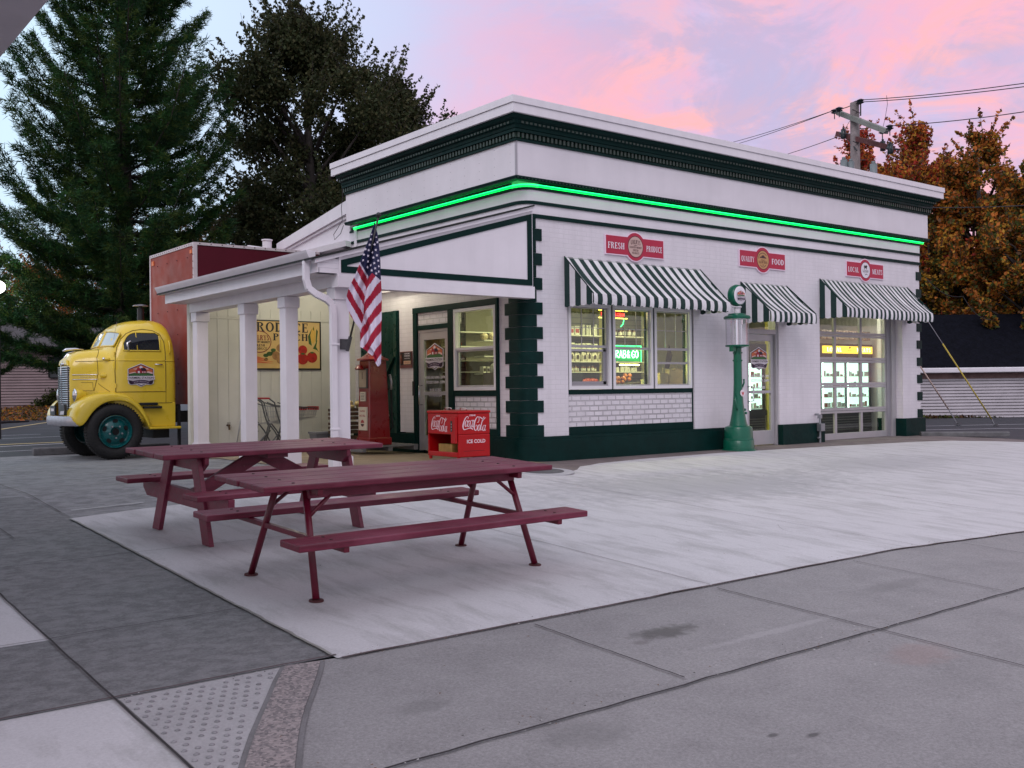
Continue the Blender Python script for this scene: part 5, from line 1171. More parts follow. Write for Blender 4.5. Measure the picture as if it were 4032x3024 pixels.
# red pump on pallet
rp = thing('red_gas_pump', 'tall red vintage gas pump on a pallet under the porch', 'gas pump', (-.86, 3.16, .2))
PRD = pm('pump_red', (.22, .004, .006), .3, var=.12, coat=.5)
x0, x1, y0, y1 = -1.06, -.64, 2.96, 3.36
b = MB(); b.box(x0-.02, x1+.02, y0-.02, y1+.02, .2, .33); b.add([(x0, y0, .33), (x1, y0, .33), (x1, y1, .33), (x0, y1, .33), (x0+.03, y0+.03, 1.66), (x1-.05, y0+.03, 1.66), (x1-.05, y1-.03, 1.66), (x0+.03, y1-.03, 1.66)], [(0, 1, 5, 4), (1, 2, 6, 5), (2, 3, 7, 6), (3, 0, 4, 7), (4, 5, 6, 7)]); b.build('housing', PRD, par=rp, bevel=.015)
b = MB(); b.lathe([(.28, 1.66), (.275, 1.685), (.20, 1.72), (.12, 1.77), (.07, 1.83), (.045, 1.85)], (-.86, 3.16, 0), 28); b.build('pagoda_roof', PRD, par=rp, smooth=True)
b = MB(); b.sphere((-.86, 3.16, 1.98), .13, 20, 14, sc_=(.6, 1, 1)); b.cyl((-.86, 3.16, 1.85), (-.86, 3.16, 1.88), .06, n=14); b.build('globe', emis('orange_globe', (1.0, .14, .05), .8), par=rp, smooth='all')
b = MB(); b.lathe([(.07, 0), (.09, .02), (.05, .07), (.02, .09)], (x0-.06, 3.16, 1.50), 14); b.build('lamp_hood', PRD, par=rp, smooth=True)
b = MB(); b.box(x0-.006, x0+.03, 3.02, 3.30, 1.18, 1.52, F('gauge_frame', (.10, .09, .08))); b.box(x0-.01, x0-.006, 3.045, 3.275, 1.20, 1.50, pm('gauge_paper', (.42, .34, .24), .6, var=.2)); b.box(x0-.013, x0-.01, 3.155, 3.165, 1.34, 1.46, M['black']); b.build('gauge_window', par=rp)
b = MB(); pw = F('pump_notice', (.66, .60, .48)); rr_ = F('notice_red', (.35, .03, .03)); b.box(x0-.012, x0+.02, 3.08, 3.24, .96, 1.12, pw); b.box(x0-.020, x0+.01, 3.02, 3.29, .46, .86, pw)
for k in range(5): b.box(x0-.0135, x0-.012, 3.10, 3.22, .985+k*.025, .993+k*.025, ink)
text(b, 'CAUTION', (x0-.0215, 3.155, .79), -Y_, Z_, .03, .17, rr_, .03); text(b, 'NO FILL', (x0-.0215, 3.155, .71), -Y_, Z_, .035, .2, rr_, .03); disc(b, (x0-.0215, 3.155, .58), -Y_, Z_, .06, rr_, 20); b.poly([(x0-.0225, 3.215, .585), (x0-.0225, 3.095, .585), (x0-.0225, 3.095, .57), (x0-.0225, 3.215, .57)], pw); b.poly([(x0-.0225, 3.21, .567), (x0-.0225, 3.10, .567), (x0-.0225, 3.12, .535), (x0-.0225, 3.19, .535)], ink)
b.build('notices', par=rp, fixn=False)
b = MB(); b.tube([(x1, 3.05, 1.15), (x1+.06, 3.02, 1.2), (x1+.05, 3.0, .8), (x1+.07, 3.0, .5), (x1+.04, 3.1, .42)], .018, 8, M['rub']); b.tube([(x1+.02, 3.0, 1.42), (x1+.05, 2.99, 1.3), (x1+.04, 2.99, 1.15)], .022, 8, M['steel']); b.build('hose', par=rp, smooth='all')
pa = thing('pallet', 'grey wooden pallet under the red pump', 'pallet', (-.7, 3.2, .09)); gw_ = pm('grey_timber', (.16, .155, .16), .8, var=.3, bs=.4, bsc=30)
b = MB()
for k in range(5): b.box(-1.28, -.16, 2.82+k*.19, 2.95+k*.19, .172, .195)
for x in (-1.28, -.76, -.24): b.box(x, x+.08, 2.83, 3.72, .10, .171)
b.build('boards', gw_, par=pa)
# crate stand with squash
cs = thing('produce_stand', 'dark wooden crate stand with yellow squash behind the corner post', 'produce stand', (-.8, 4.2, .09)); cw_ = pm('dark_crate_wood', (.10, .06, .035), .75, var=.3, bs=.4)
b = MB()
for k in range(3):
    z = .12+k*.25; xa, xb, ya, yb = -1.08, -.52, 4.02, 4.40
    for zz_ in (z, z+.075, z+.15): b.box(xa, xb, ya, ya+.015, zz_, zz_+.05); b.box(xa, xb, yb-.015, yb, zz_, zz_+.05); b.box(xa, xa+.015, ya+.015, yb-.015, zz_, zz_+.05); b.box(xb-.015, xb, ya+.015, yb-.015, zz_, zz_+.05)
    b.box(xa+.015, xb-.015, ya+.015, yb-.015, z, z+.012)
b.box(-1.10, -1.06, 4.0, 4.04, .09, .9); b.box(-.54, -.50, 4.0, 4.04, .09, .9)
b.build('crates', cw_, par=cs)
sq = pm('squash_yellow', (.58, .44, .20), .45, var=.15)
for k in range(9):
    m_ = MB(); m_.sphere((0, 0, 0), .06, 12, 8, sq, (1.6, .9, .8)); o = m_.build('squash', smooth='all'); o.location = (-1.04+.12*(k % 5)+.05*(k//5), 4.12+.13*(k % 2), .84+.07*(k//5)); o.rotation_euler = (0, .2, k*1.3); tag(o, 'pale yellow squash heaped on the crate stand behind the corner post', 'squash', 'squash on the crate stand')
# shopping carts
cart = thing('shopping_cart', 'front shopping cart with red handle, basket reaching right past the post', 'shopping cart', (-1.62, 4.80, .09), group='nested shopping carts on the porch', local=True)
dg_ = pm('cart_grey', (.10, .105, .11), .45, metal=.4)
b = MB()
for s_ in (-1, 1):
    y = s_*.22; b.tube([(-.52, y, .93), (-.42, y, .86), (-.36, y, .62), (-.30, y, .45), (-.40, y, .12)], .014, 8); b.tube([(-.34, y, .55), (-.18, y, .35), (-.05, y, .12)], .013, 8); b.tube([(-.30, y, .35), (-.52, y, .12)], .013, 8); b.tube([(-.45, y, .12), (.30, y*.7, .12)], .012, 8)
    b.tube([(-.36, y, .86), (-.20, y, .80), (.45, y*.8, .74)], .010, 6)
b.build('frame', dg_, par=cart, smooth='all')
b = MB(); wi = pm('cart_wire', (.40, .41, .42), .35, metal=.7)
for s_ in (-1, 1):
    for k in range(17):
        t = k/16; x = -.36+t*.80; b.tube([(x, s_*(.22-.04*t), .80-.05*t), (x*.94, s_*(.18-.03*t), .48+.12*t)], .0028, 4)
    for z_ in (0, .33, .66, 1): b.tube([(-.36, s_*.21, .80-.32*z_), (.44, s_*.175, .75-.18*z_)], .0035, 4)
for k in range(11): t = k/10-.5; b.tube([(.44, t*.35, .75), (.40, t*.3, .58), (-.34, t*.36, .48)], .0028, 4)
for z_ in (.75, .69, .63, .58): b.tube([(.44-(.75-z_)*.2, -.17, z_), (.44-(.75-z_)*.2, .17, z_)], .0035, 4)
b.build('basket', wi, par=cart)
b = MB(); b.tube([(-.53, -.24, .935), (-.53, .24, .935)], .016, 8); b.build('handle', F('cart_red', (.40, .01, .02)), par=cart, smooth=True)
b = MB(); b.box(.42, .47, -.18, .18, .71, .775); b.build('bumper', F('cart_red', (.40, .01, .02)), par=cart)
for x in (-.42, .28):
    for y in (-.2, .2): b = MB(); b.cyl((x, y-.012, .05), (x, y+.012, .05), .05, n=14); b.build('wheel', M['rub'], par=cart, smooth=True)
cart2 = copy_tree(cart); cart2.location = (-1.86, 4.80, .09); cart2['label'] = 'rear shopping cart nested behind, its red handle furthest left'
b = MB(); b.lathe([(.0, 0), (.18, 0), (.235, .26), (.26, .265), (.26, .30), (.24, .30)], (0, 0, 0), 4, pm('tote_grey', (.22, .23, .25), .5)); o = b.build('storage_tote', label='grey plastic storage tote with lid on the porch floor', cat='tote', smooth=False); o.location = (-1.10, 4.62, .10); o.rotation_euler = (0, 0, R(45)); o.scale = (1.3, 1.0, 1)
ht = MB(); ht.tube([(-2.55, 5.10, .10), (-2.42, 5.18, .62), (-2.36, 5.2, .80), (-2.28, 5.2, .86), (-2.18, 5.2, .80), (-2.14, 5.18, .6), (-2.2, 5.1, .1)], .012, 8); ht.build('hand_truck_frame', pm('cart_wire', (.40, .41, .42), .35), smooth='all', label='bare curved metal trolley frame leaning on the cream porch wall', cat='trolley')

# ================================================================== FLAG
fg = thing('flag', 'american flag hanging limp from an angled pole on the corner post', 'flag', (-3.2, -.06, 1.79))
A = Vector((-3.19, -.20, 1.79)); Bt = Vector((-3.155, -.93, 3.36))
b = MB(); b.tube([A, Bt], .0125, 10); b.build('pole', M['black'], par=fg, smooth='all')
b = MB(); b.sphere(Bt+Vector((0, -.008, .03)), .034, 14, 10); b.build('finial', M['black'], par=fg, smooth='all')
b = MB(); b.box(-3.25, -3.13, -.085, -.055, 1.70, 1.84); b.tube([A-(Bt-A).normalized()*.12, A+(Bt-A).normalized()*.08], .026, 10); b.tube([A+Vector((-.05, .03, .03)), A+Vector((.05, .03, .03))], .008, 6); b.build('bracket', pm('bracket_grey', (.06, .06, .065), .5), par=fg)
# silhouette in a plane facing the street: columns a (m, to the right) and z
frt = Vector((.80, -.60, 0)).normalized(); org = Vector((-3.16, -.80, 0))
# px (zoom of photo 2.514/px at depth ~13.0m): convert
def zpx(px, py):   # photo zoom pixel (origin 1280,820) -> metres (a,z) near the flag
    sx = 1280+px/2.514; sy = 820+py/2.514
    dep = (org-CAM).dot(fw)
    aa = (sx-2016)/3978.7*dep; zz2 = (1512-sy)/3978.7*dep
    P = CAM+fw*dep+rt*aa+up*zz2
    # move on the local plane through org along frt
    t = (P-org).dot(frt)
    return t, P.z
Lf = [(488, 130), (470, 200), (440, 300), (400, 400), (368, 490), (345, 560), (318, 640), (285, 720), (250, 800), (232, 870), (224, 920), (232, 990), (262, 1070), (300, 1130), (345, 1195), (348, 1290), (345, 1370), (395, 1400), (440, 1440), (480, 1470), (500, 1530), (520, 1565)]
Rf = [(492, 130), (505, 200), (520, 260), (528, 340), (538, 430), (545, 520), (547, 640), (550, 740), (553, 850), (553, 1000), (554, 1100), (553, 1200), (554, 1300), (556, 1400), (554, 1480), (550, 1540), (530, 1565)]
def itp(Q, y):
    for a, b_ in zip(Q, Q[1:]):
        if a[1] <= y <= b_[1]: return a[0]+(b_[0]-a[0])*(y-a[1])/(b_[1]-a[1])
    return Q[-1][0]
def fold(y): return itp([(490, 130), (470, 300), (440, 500), (428, 640), (415, 700), (400, 860), (384, 950), (374, 1060), (360, 1150), (350, 1300), (346, 1400), (345, 1570)], y)
FR, FWT, FB = pm('flag_red', (.34, .004, .03), .8, var=.1), pm('flag_white', (.66, .60, .72), .8, var=.06), pm('flag_blue', (.008, .010, .055), .8, var=.1)
NU, NV = 150, 64
def flagpt(u, v):
    y = 130+(1565-130)*u; l = itp(Lf, y); r_ = itp(Rf, y); x = l+(r_-l)*v; a, z = zpx(x, y)
    wdt = (r_-l)/330
    dpt = .05*math.sin(v*9.5+u*2.5)*min(1, wdt*1.4)+.03*math.sin(v*21+u*5)*min(1, wdt)+.02*math.sin(u*14+v*3)
    fx = fold(y); 
    if x < fx: dpt += (fx-x)/330*.16
    return org+frt*a+Vector((0, 0, z))+Vector((-.6, -.8, 0))*dpt
def flagm(u, v):
    y = 130+(1565-130)*u; l = itp(Lf, y); r_ = itp(Rf, y); x = l+(r_-l)*v; fx = fold(y)
    # canton edge
    if x < 428: ce = 540+(x-352)*1.9
    elif x < 470: ce = 690-(x-428)*1.15
    else: ce = 645+(x-470)*.85
    if y < ce and x > 352-(540-y)*-0.0-max(0, (y-490))*0.0 and y < 705: 
        if not (x < 352+(y-540)*.53 and y > 520): return FB
    if x < fx:   # left panel, stripes run down to the right
        s_ = (y-(x-fx)*1.55-700)/88.
        k = math.floor(s_)
        return FR if k % 2 == 0 else FWT
    s_ = (y+(x-fx)*1.75-700)/122.
    k = math.floor(s_)
    return FR if k % 2 == 0 else FWT
b = MB(); b.quadgrid(flagpt, NU, NV, None, flagm); fl_ = b.build('cloth', par=fg, smooth='all', fixn=False)
SV = [(507, 284), (452, 311), (518, 335), (441, 363), (490, 358), (432, 416), (502, 412), (468, 433), (389, 465), (425, 470), (515, 467), (480, 489), (403, 412), (379, 518), (421, 524), (528, 521), (489, 545), (454, 564), (414, 580), (537, 576), (499, 597), (466, 619), (511, 650), (544, 628), (463, 262)]
b = MB()
for k, (px_, py_) in enumerate(SV):
    u = (py_-130)/1435; l = itp(Lf, py_); r_ = itp(Rf, py_); v = min(.93, max(.07, (px_-l)/(r_-l))); P = flagpt(u, v)+Vector((-.6, -.8, 0))*.012
    rr2 = .021 if py_ > 300 else .014; rot_ = random.uniform(-.3, .3); q_ = []
    for i in range(10): a = math.pi/2+i*math.pi/5+rot_; r3 = rr2 if i % 2 == 0 else rr2*.42; q_.append(P+frt*r3*math.cos(a)*.95+Vector((0, 0, 1))*r3*math.sin(a))
    b.poly(q_, FWT)
b.build('stars', par=fl_, fixn=False)
# ================================================================== TRUCK
tk = thing('delivery_truck', 'yellow vintage cab-over truck with red box body parked behind the porch', 'truck', (-3.4, 7.55, -.05))
TY = pm('truck_yellow', (.78, .56, .035), .3, var=.05, coat=.55, scale=2); seam = pm('seam_dark', (.20, .13, .01), .6)
YC = 7.55
SEC = [(-4.80, .33, .72, 1.60), (-4.795, .36, .71, 1.70), (-4.77, .385, .70, 1.78), (-4.72, .40, .70, 1.86), (-4.62, .43, .70, 1.92), (-4.45, .50, .70, 1.955), (-4.30, .60, .68, 1.97), (-4.22, .72, .66, 1.98), (-4.17, .80, .64, 2.0), (-4.14, .825, .62, 2.06), (-4.09, .84, .62, 2.18), (-4.03, .85, .6, 2.30), (-3.96, .855, .6, 2.39), (-3.85, .86, .6, 2.46), (-3.70, .86, .58, 2.505), (-3.50, .86, .56, 2.53), (-3.30, .86, .56, 2.53), (-3.18, .86, .56, 2.50), (-3.11, .855, .56, 2.44), (-3.06, .84, .57, 2.34), (-3.03, .80, .60, 2.2), (-3.02, .70, .66, 2.05)]
def sec(x):
    if x <= SEC[0][0]: return SEC[0][1:]
    for a, b_ in zip(SEC, SEC[1:]):
        if a[0] <= x <= b_[0]:
            t = (x-a[0])/(b_[0]-a[0]); return tuple(a[i]+(b_[i]-a[i])*t for i in (1, 2, 3))
    return SEC[-1][1:]
NT, NBm = 3.4, 14.
def surf(x, z, off=.004):
    hw, zb, zt = sec(x); zc = (1.35 if x > -4.15 else 1.30)
    hh = (zt-zc) if z > zc else (zc-zb); n = NT if z > zc else NBm
    q = min(.999, abs(z-zc)/hh)
    return YC-hw*(1-q**n)**(1/n)-off
b = MB(); NS = 48; vs = []
for x, hw, zb, zt in SEC:
    zc = (1.35 if x > -4.15 else 1.30)
    for k in range(NS):
        a = 2*math.pi*k/NS; c, s = math.cos(a), math.sin(a)
        if s >= 0: n, hh = NT, zt-zc
        else: n, hh = NBm, zc-zb
        vs.append((x, YC+hw*math.copysign(abs(c)**(2/n), c), zc+hh*math.copysign(abs(s)**(2/n), s)))
fs = []
for i in range(len(SEC)-1):
    for k in range(NS): fs.append((i*NS+k, i*NS+(k+1) % NS, (i+1)*NS+(k+1) % NS, (i+1)*NS+k))
fs += [tuple(range(NS)), tuple(range((len(SEC)-1)*NS, len(SEC)*NS))]
b.add(vs, fs, TY); cab = b.build('cab', par=tk, smooth=True)
def sline(pts, r_=.006, m=seam, off=.001):
    b = MB(); Q = []
    for a, c in zip(pts, pts[1:]):
        for k in range(10): t = k/10; x, z = a[0]+(c[0]-a[0])*t, a[1]+(c[1]-a[1])*t; Q.append((x, surf(x, z, off), z))
    Q.append((pts[-1][0], surf(*pts[-1], off), pts[-1][1])); b.tube(Q, r_, 6, m); return b
arc_ = [(-4.13, 1.17), (-4.14, 1.55), (-4.12, 1.80), (-4.08, 1.98), (-4.0, 2.14), (-3.9, 2.24), (-3.78, 2.30), (-3.6, 2.33), (-3.42, 2.31), (-3.30, 2.24), (-3.24, 2.10), (-3.23, 1.9), (-3.23, 1.17), (-4.13, 1.17)]
dr = sline(arc_, .0075); door_ = dr.build('door', par=tk, smooth='all')
for z in (1.285, 1.86): b = MB(); b.cyl((-4.13, surf(-4.13, z, .012), z-.04), (-4.13, surf(-4.13, z, .012), z+.04), .014, n=8); b.build('hinge', TY, par=door_, smooth=True)
b = MB(); b.tube([(-3.44, surf(-3.4, 1.67, .02), 1.675), (-3.30, surf(-3.3, 1.67, .03), 1.67)], [.008, .014], 8); b.build('handle', M['chrome'], par=door_, smooth='all')
b = MB()
def wp_(u, v):
    x = -3.98+.66*u; zb_, zt_ = 1.925, 2.265
    # rounded front top corner
    if u < .38: zt_ = zb_+(zt_-zb_)*math.sqrt(max(.12, 1-((.38-u)/.40)**2))
    if u > .9: zt_ -= (u-.9)**2*5
    z = zb_+(zt_-zb_)*v; return (x, surf(x, z, .003), z)
b.quadgrid(wp_, 24, 10); sgl = pm('truck_glass', (.012, .014, .02), .05, var=.2); b.build('side_window', sgl, par=door_, smooth='all', fixn=False)
b = MB(); 
pts = [wp_(u/24, 1) for u in range(25)]+[wp_(1, 1-v/10) for v in range(11)]+[wp_(1-u/24, 0) for u in range(25)]+[wp_(0, v/10) for v in range(11)]
b.tube([(p[0], p[1]-.004, p[2]) for p in pts], .012, 6, TY); b.tube([(-3.735, surf(-3.735, 1.93, .01), 1.925), (-3.735, surf(-3.735, 2.26, .01), 2.27)], .009, 6, TY); b.build('window_surround', par=door_, smooth='all')
b = MB(); b.tube([(-3.90, surf(-3.9, 1.95, .03), 1.93), (-3.91, surf(-3.9, 2.1, .03), 2.06), (-3.85, surf(-3.85, 2.1, .03), 2.10)], .02, 6); b.build('window_reflection_mirror', M['chrome'], par=door_, smooth='all')
for ln, r_ in (([(-4.14, 1.745), (-3.23, 1.745)], .010), ([(-4.14, 1.745), (-4.7, 1.73)], .006), ([(-3.23, 1.745), (-3.06, 1.745)], .010), ([(-4.28, 1.96), (-4.36, 1.80), (-4.36, 1.5), (-4.42, 1.2)], .006), ([(-3.23, 1.17), (-3.23, .95)], .005), ([(-3.8, .96), (-3.06, .96)], .007), ([(-4.36, 1.33), (-4.2, 1.17)], .005)):
    sline(ln, r_, TY if r_ >= .01 else seam).build('body_seam', par=tk, smooth='all')
# louvre / chrome strips on nose
for z in (1.49, 1.405): sline([(-4.76, z), (-4.36, z)], .008, M['chrome'], .004).build('chrome_strip', par=tk, smooth='all')
b = MB()
for k in range(9): x = -4.63+.025*k; b.sphere((x, surf(x, 1.447, .003), 1.447), .009, 6, 5)
b.build('nose_badge_letters', M['chrome'], par=tk, smooth='all')
sline([(-4.62, 1.35), (-4.44, 1.35), (-4.43, 1.2), (-4.60, 1.2)], .004).build('body_seam', par=tk, smooth='all')
lgx = []; b = MB(); yl = surf(-3.68, 1.5, .010); farm_logo(b, (-3.69, yl, 1.475), X_, Z_, .60); b.build('door_emblem', par=door_, fixn=False)
# grille
b = MB()
for k in range(20):
    z = .86+k*.0405; w2 = .355-.0006*k; xg = -4.835-.0015*k*.3
    b.tube([(xg+.05, YC-w2, z), (xg+.01, YC-w2+.06, z), (xg-.005, YC, z), (xg+.01, YC+w2-.06, z), (xg+.05, YC+w2, z)], .009, 6)
b.tube([(-4.845, YC, .85), (-4.85, YC, 1.66), (-4.80, YC, 1.80), (-4.74, YC, 1.885), (-4.6, YC, 1.935)], .012, 6)
gr_ = b.build('grille', M['chrome'], par=tk, smooth='all'); B(-4.822, -4.79, YC-.335, YC+.335, .86, 1.64).build('grille_back', M['black'], par=gr_)
b = MB(); b.prism([(YC-.30, 1.66), (YC+.30, 1.66), (YC+.22, 1.76), (YC, 1.80), (YC-.22, 1.76)], 'x', -4.825, -4.78, TY); b.build('nose_cap', par=tk, bevel=.02)
b = MB(); b.tube([(-4.82, YC, 1.93), (-4.76, YC, 1.96), (-4.60, YC, 1.975), (-4.45, YC, 1.965)], [.012, .028, .022, .008], 10); b.build('hood_ornament', M['chrome'], par=tk, smooth='all')
b = MB(); b.tube([(-4.79, YC-.12, 1.70), (-4.84, YC-.05, 1.69), (-4.84, YC+.05, 1.69)], .02, 8); b.build('nose_emblem', M['chrome'], par=tk, smooth='all')
# windshield
for s_ in (-1, 1):
    b = MB(); y0_, y1_ = YC+s_*.03, YC+s_*.70
    def wsp(u, v):
        y = y0_+(y1_-y0_)*u; z = 2.03+.27*v*(1-.12*u*u)+.0
        # find x on the surface
        xx = -4.14+.12*v+.05*u*u
        hw, zb, zt = sec(xx); return (xx-.028, y, z-.02*u*u)
    b.quadgrid(wsp, 8, 5); wsg = b.build('windshield', pm('windshield_glass', (.50, .58, .60), .06, var=.05), par=tk, smooth='all', fixn=False)  # pale blue-white base colour paints the bright reflection on the glass
    b = MB(); pts = [wsp(u/8, 1) for u in range(9)]+[wsp(1, 1-v/5) for v in range(6)]+[wsp(1-u/8, 0) for u in range(9)]+[wsp(0, v/5) for v in range(6)]
    b.tube([(p[0]-.004, p[1], p[2]) for p in pts], .014, 6, TY); b.build('windshield_frame', par=wsg, smooth='all')
b = MB(); b.tube([(-4.12, 7.0, 1.90), (-4.02, 6.98, 2.45)], .003, 5); b.build('antenna', M['steel'], par=tk)
b = MB(); b.sphere((-4.22, surf(-4.22, 1.78, .03), 1.77), .045, 12, 8, TY, (1.6, .8, .7)); b.sphere((-4.29, surf(-4.22, 1.78, .03), 1.775), .028, 10, 8, M['chrome']); b.build('marker_lamp', par=tk, smooth='all')
b = MB(); b.cyl((-4.34, surf(-4.3, 1.47, .03), 1.47), (-4.24, surf(-4.3, 1.47, .05), 1.47), .045, n=14); b.build('side_port', TY, par=tk, smooth=True)
b = MB(); b.tube([(-3.15, surf(-3.15, 2.10, .01), 2.12), (-3.15, surf(-3.15, 2.1, .05), 2.08), (-3.15, surf(-3.15, 1.9, .05), 1.92), (-3.15, surf(-3.15, 1.86, .01), 1.87)], .012, 8); b.build('grab_handle', TY, par=tk, smooth='all')
# headlights
for y in (7.02, 8.08):
    b = MB(); b.lathe([(.0, .20), (.06, .18), (.10, .10), (.118, .02), (.118, 0)], (-4.76, y, 1.12), 24, TY, ax='x'); h_ = b.build('headlight', par=tk, smooth=True)
    b = MB(); b.lathe([(.0, -.035), (.06, -.03), (.10, -.008), (.104, .0)], (-4.76, y, 1.12), 24, pm('lamp_lens', (.50, .48, .50), .08, metal=.6, var=.15), ax='x'); b.build('lens', par=h_, smooth='all')
    b = MB(); b.lathe([(.103, -.012), (.120, -.012), (.122, .012), (.103, .012)], (-4.76, y, 1.12), 24, M['chrome'], ax='x'); b.build('rim', par=h_, smooth='all')
# fenders
OUT = [(-4.86, .60), (-4.915, .70), (-4.90, .84), (-4.82, .97), (-4.70, 1.07), (-4.52, 1.14), (-4.32, 1.175), (-4.10, 1.17), (-3.92, 1.12), (-3.78, 1.02), (-3.66, .87), (-3.58, .72), (-3.53, .58), (-3.50, .48)]
INN = [(-4.80, .56), (-4.72, .60), (-4.66, .68), (-4.60, .78), (-4.52, .87), (-4.42, .95), (-4.30, 1.005), (-4.12, 1.02), (-3.97, .995), (-3.85, .93), (-3.74, .82), (-3.66, .69), (-3.60, .57), (-3.56, .47)]
for s_ in (1, -1):
    b = MB(); vs = []; n = len(OUT)
    ca_ = (-4.17, .5)
    for (ox, oz), (ix, iz) in zip(OUT, INN):
        row = []
        for t, yy in ((0, 6.98), (0, 6.80), (.04, 6.70), (.14, 6.625), (.35, 6.59), (.7, 6.585), (1, 6.59), (1.02, 6.61), (1.02, 6.95)):
            row.append((ox+(ix-ox)*t, yy, oz+(iz-oz)*t))
        for p in row: vs.append(p if s_ > 0 else (p[0], 2*YC-p[1], p[2]))
    k_ = 9; fs = [(i*k_+j_, (i+1)*k_+j_, (i+1)*k_+j_+1, i*k_+j_+1) for i in range(n-1) for j_ in range(k_-1)]
    fs += [tuple(range(k_)), tuple(range((n-1)*k_, n*k_))]
    b.add(vs, fs, TY); o = b.build('fender', par=tk, smooth='all'); sb_ = o.modifiers.new('s', 'SUBSURF'); sb_.levels = 1; sb_.render_levels = 2
b = MB(); b.box(-3.56, -2.98, 6.58, 6.85, .475, .52); b.box(-3.55, -3.05, 6.69, 6.9, .52, .97); b.build('running_board', TY, par=tk, bevel=.015)
b = MB(); b.box(-3.72, -3.40, 6.62, 6.70, .92, .97); b.box(-3.66, -3.33, 6.60, 6.69, .86, .90); b.build('step_tread', M['rub'], par=tk, bevel=.01)
b = MB(); vs = []
for i in range(17):
    t = i/16; y = 6.62+1.86*t; xo = -4.97+.10*(2*t-1)**4+.03*(2*t-1)**2
    for dx_, z in ((0, .575), (-.02, .61), (-.02, .71), (0, .745), (.03, .745), (.03, .575)): vs.append((xo+dx_, y, z))
b.add(vs, [(i*6+k, i*6+(k+1) % 6, (i+1)*6+(k+1) % 6, (i+1)*6+k) for i in range(16) for k in range(6)]+[tuple(range(6)), tuple(range(96, 102))], pm('bumper_steel', (.42, .41, .45), .45, metal=.5, var=.15, scale=6)); b.build('bumper', par=tk, smooth=True)
b = MB(); b.box(-4.95, -4.92, 7.62, 7.95, .76, .93, M['black']); b.box(-4.953, -4.95, 7.68, 7.88, .83, .88, F('plate_white', (.7, .68, .7))); b.build('licence_plate', par=tk, fixn=False); b = MB(); b.box(-4.95, -4.90, 7.0, 7.35, .76, .95, M['black']); b.add([(-4.96, 6.98, .78), (-4.96, 7.24, .77), (-4.93, 7.22, .96), (-4.93, 7.0, .95)], [(0, 1, 2, 3)], pm('plate_grey', (.45, .42, .45), .5, var=.2)); b.build('licence_plate', par=tk, fixn=False)
# wheels
TE = pm('wheel_teal', (.004, .10, .105), .28, var=.1, coat=.4)
def wheel(x, y, z, s_, steer=0.):
    w_ = thing('wheel', None, None, (0, 0, 0)); w_.parent = tk; w_.location = (x-tk.location.x, y-tk.location.y, z-tk.location.z); w_.rotation_euler = (0, 0, steer)
    def bl(mb, n_, m=None, par_=w_, **k):
        me_par = None; o = mb.build(n_, m, None, **k); o.parent = par_; return o
    b = MB(); R0 = .50
    b.lathe([(.30, -.02*s_), (.33, -.055*s_), (.40, -.07*s_), (.455, -.06*s_), (.485, -.035*s_), (.50, 0), (.50, .14*s_), (.48, .19*s_), (.40, .21*s_), (.30, .18*s_)], (0, 0, 0), 48, M['rub'], ax='y', cap=False)
    for k in range(60):
        a = 2*math.pi*k/60
        for yy in (-.01, .05, .11): c = Vector((math.cos(a)*.502, (yy+.01*(k % 2))*s_, math.sin(a)*.502)); b.sphere(c, .016, 4, 3, M['rub'], (1, 1.2, 1))
    bl(b, 'tyre', smooth=True)
    b = MB(); b.lathe([(.295, -.045*s_), (.285, -.05*s_), (.27, -.02*s_), (.255, .02*s_), (.235, .03*s_), (.20, -.0*s_), (.14, -.03*s_), (.09, -.045*s_), (.085, -.02*s_), (.0, -.0*s_)], (0, 0, 0), 48, TE, ax='y', cap=False); rim_ = bl(b, 'rim', smooth=True)
    b = MB()
    for k in range(5):
        a = R(90+72*k); c = Vector((math.cos(a)*.195, -.022*s_ if s_ > 0 else .022, math.sin(a)*.195)); u = Vector((math.cos(a), 0, math.sin(a))); v_ = Vector((-math.sin(a), 0, math.cos(a)))
        disc(b, c-Y_*.004*s_, v_, u, .048, None, 18, .036)
    disc(b, (0, -.048*s_, 0), X_, Z_, .062, None, 20); bl(b, 'hand_holes', F('hole_dark', (.004, .004, .005), .9), fixn=False)
    b = MB()
    for k in range(5):
        a = R(54+72*k); b.lathe([(.016, -.075*s_), (.018, -.045*s_)], (math.cos(a)*.112, 0, math.sin(a)*.112), 6, ax='y')
    bl(b, 'lug_nuts', M['steel'])
    return w_
wheel(-4.17, 6.66, .455, 1); wheel(-4.17, 8.36, .455, -1)
wheel(-.9, 6.75, .455, 1)
b = MB(); b.cyl((-4.17, 6.9, .455), (-4.17, 8.3, .455), .05, n=10); b.box(-4.0, -.3, 7.0, 7.12, .58, .78); b.box(-4.0, -.3, 8.0, 8.12, .58, .78); b.box(-3.4, -3.1, 6.9, 8.2, .30, .6); b.cyl((-2.6, 6.95, .52), (-1.8, 6.95, .52), .2, n=14); b.box(-3.0, -2.95, 6.7, 6.75, .1, .9); b.box(-4.6, -3.6, 6.85, 8.25, .60, .98); b.build('chassis', M['black'], par=tk)
b = MB(); b.cyl((-3.45, 7.4, 2.3), (-3.45, 7.4, 2.76), .062, n=20); b.cyl((-3.45, 7.4, 2.76), (-3.45, 7.4, 2.80), .03, n=12, m=M['black']); b.lathe([(.14, 2.80), (.14, 2.815), (.03, 2.84)], (-3.45, 7.4, 0), 20, M['steel']); b.build('exhaust_stack', M['chrome'], par=tk, smooth=True)
b.mats
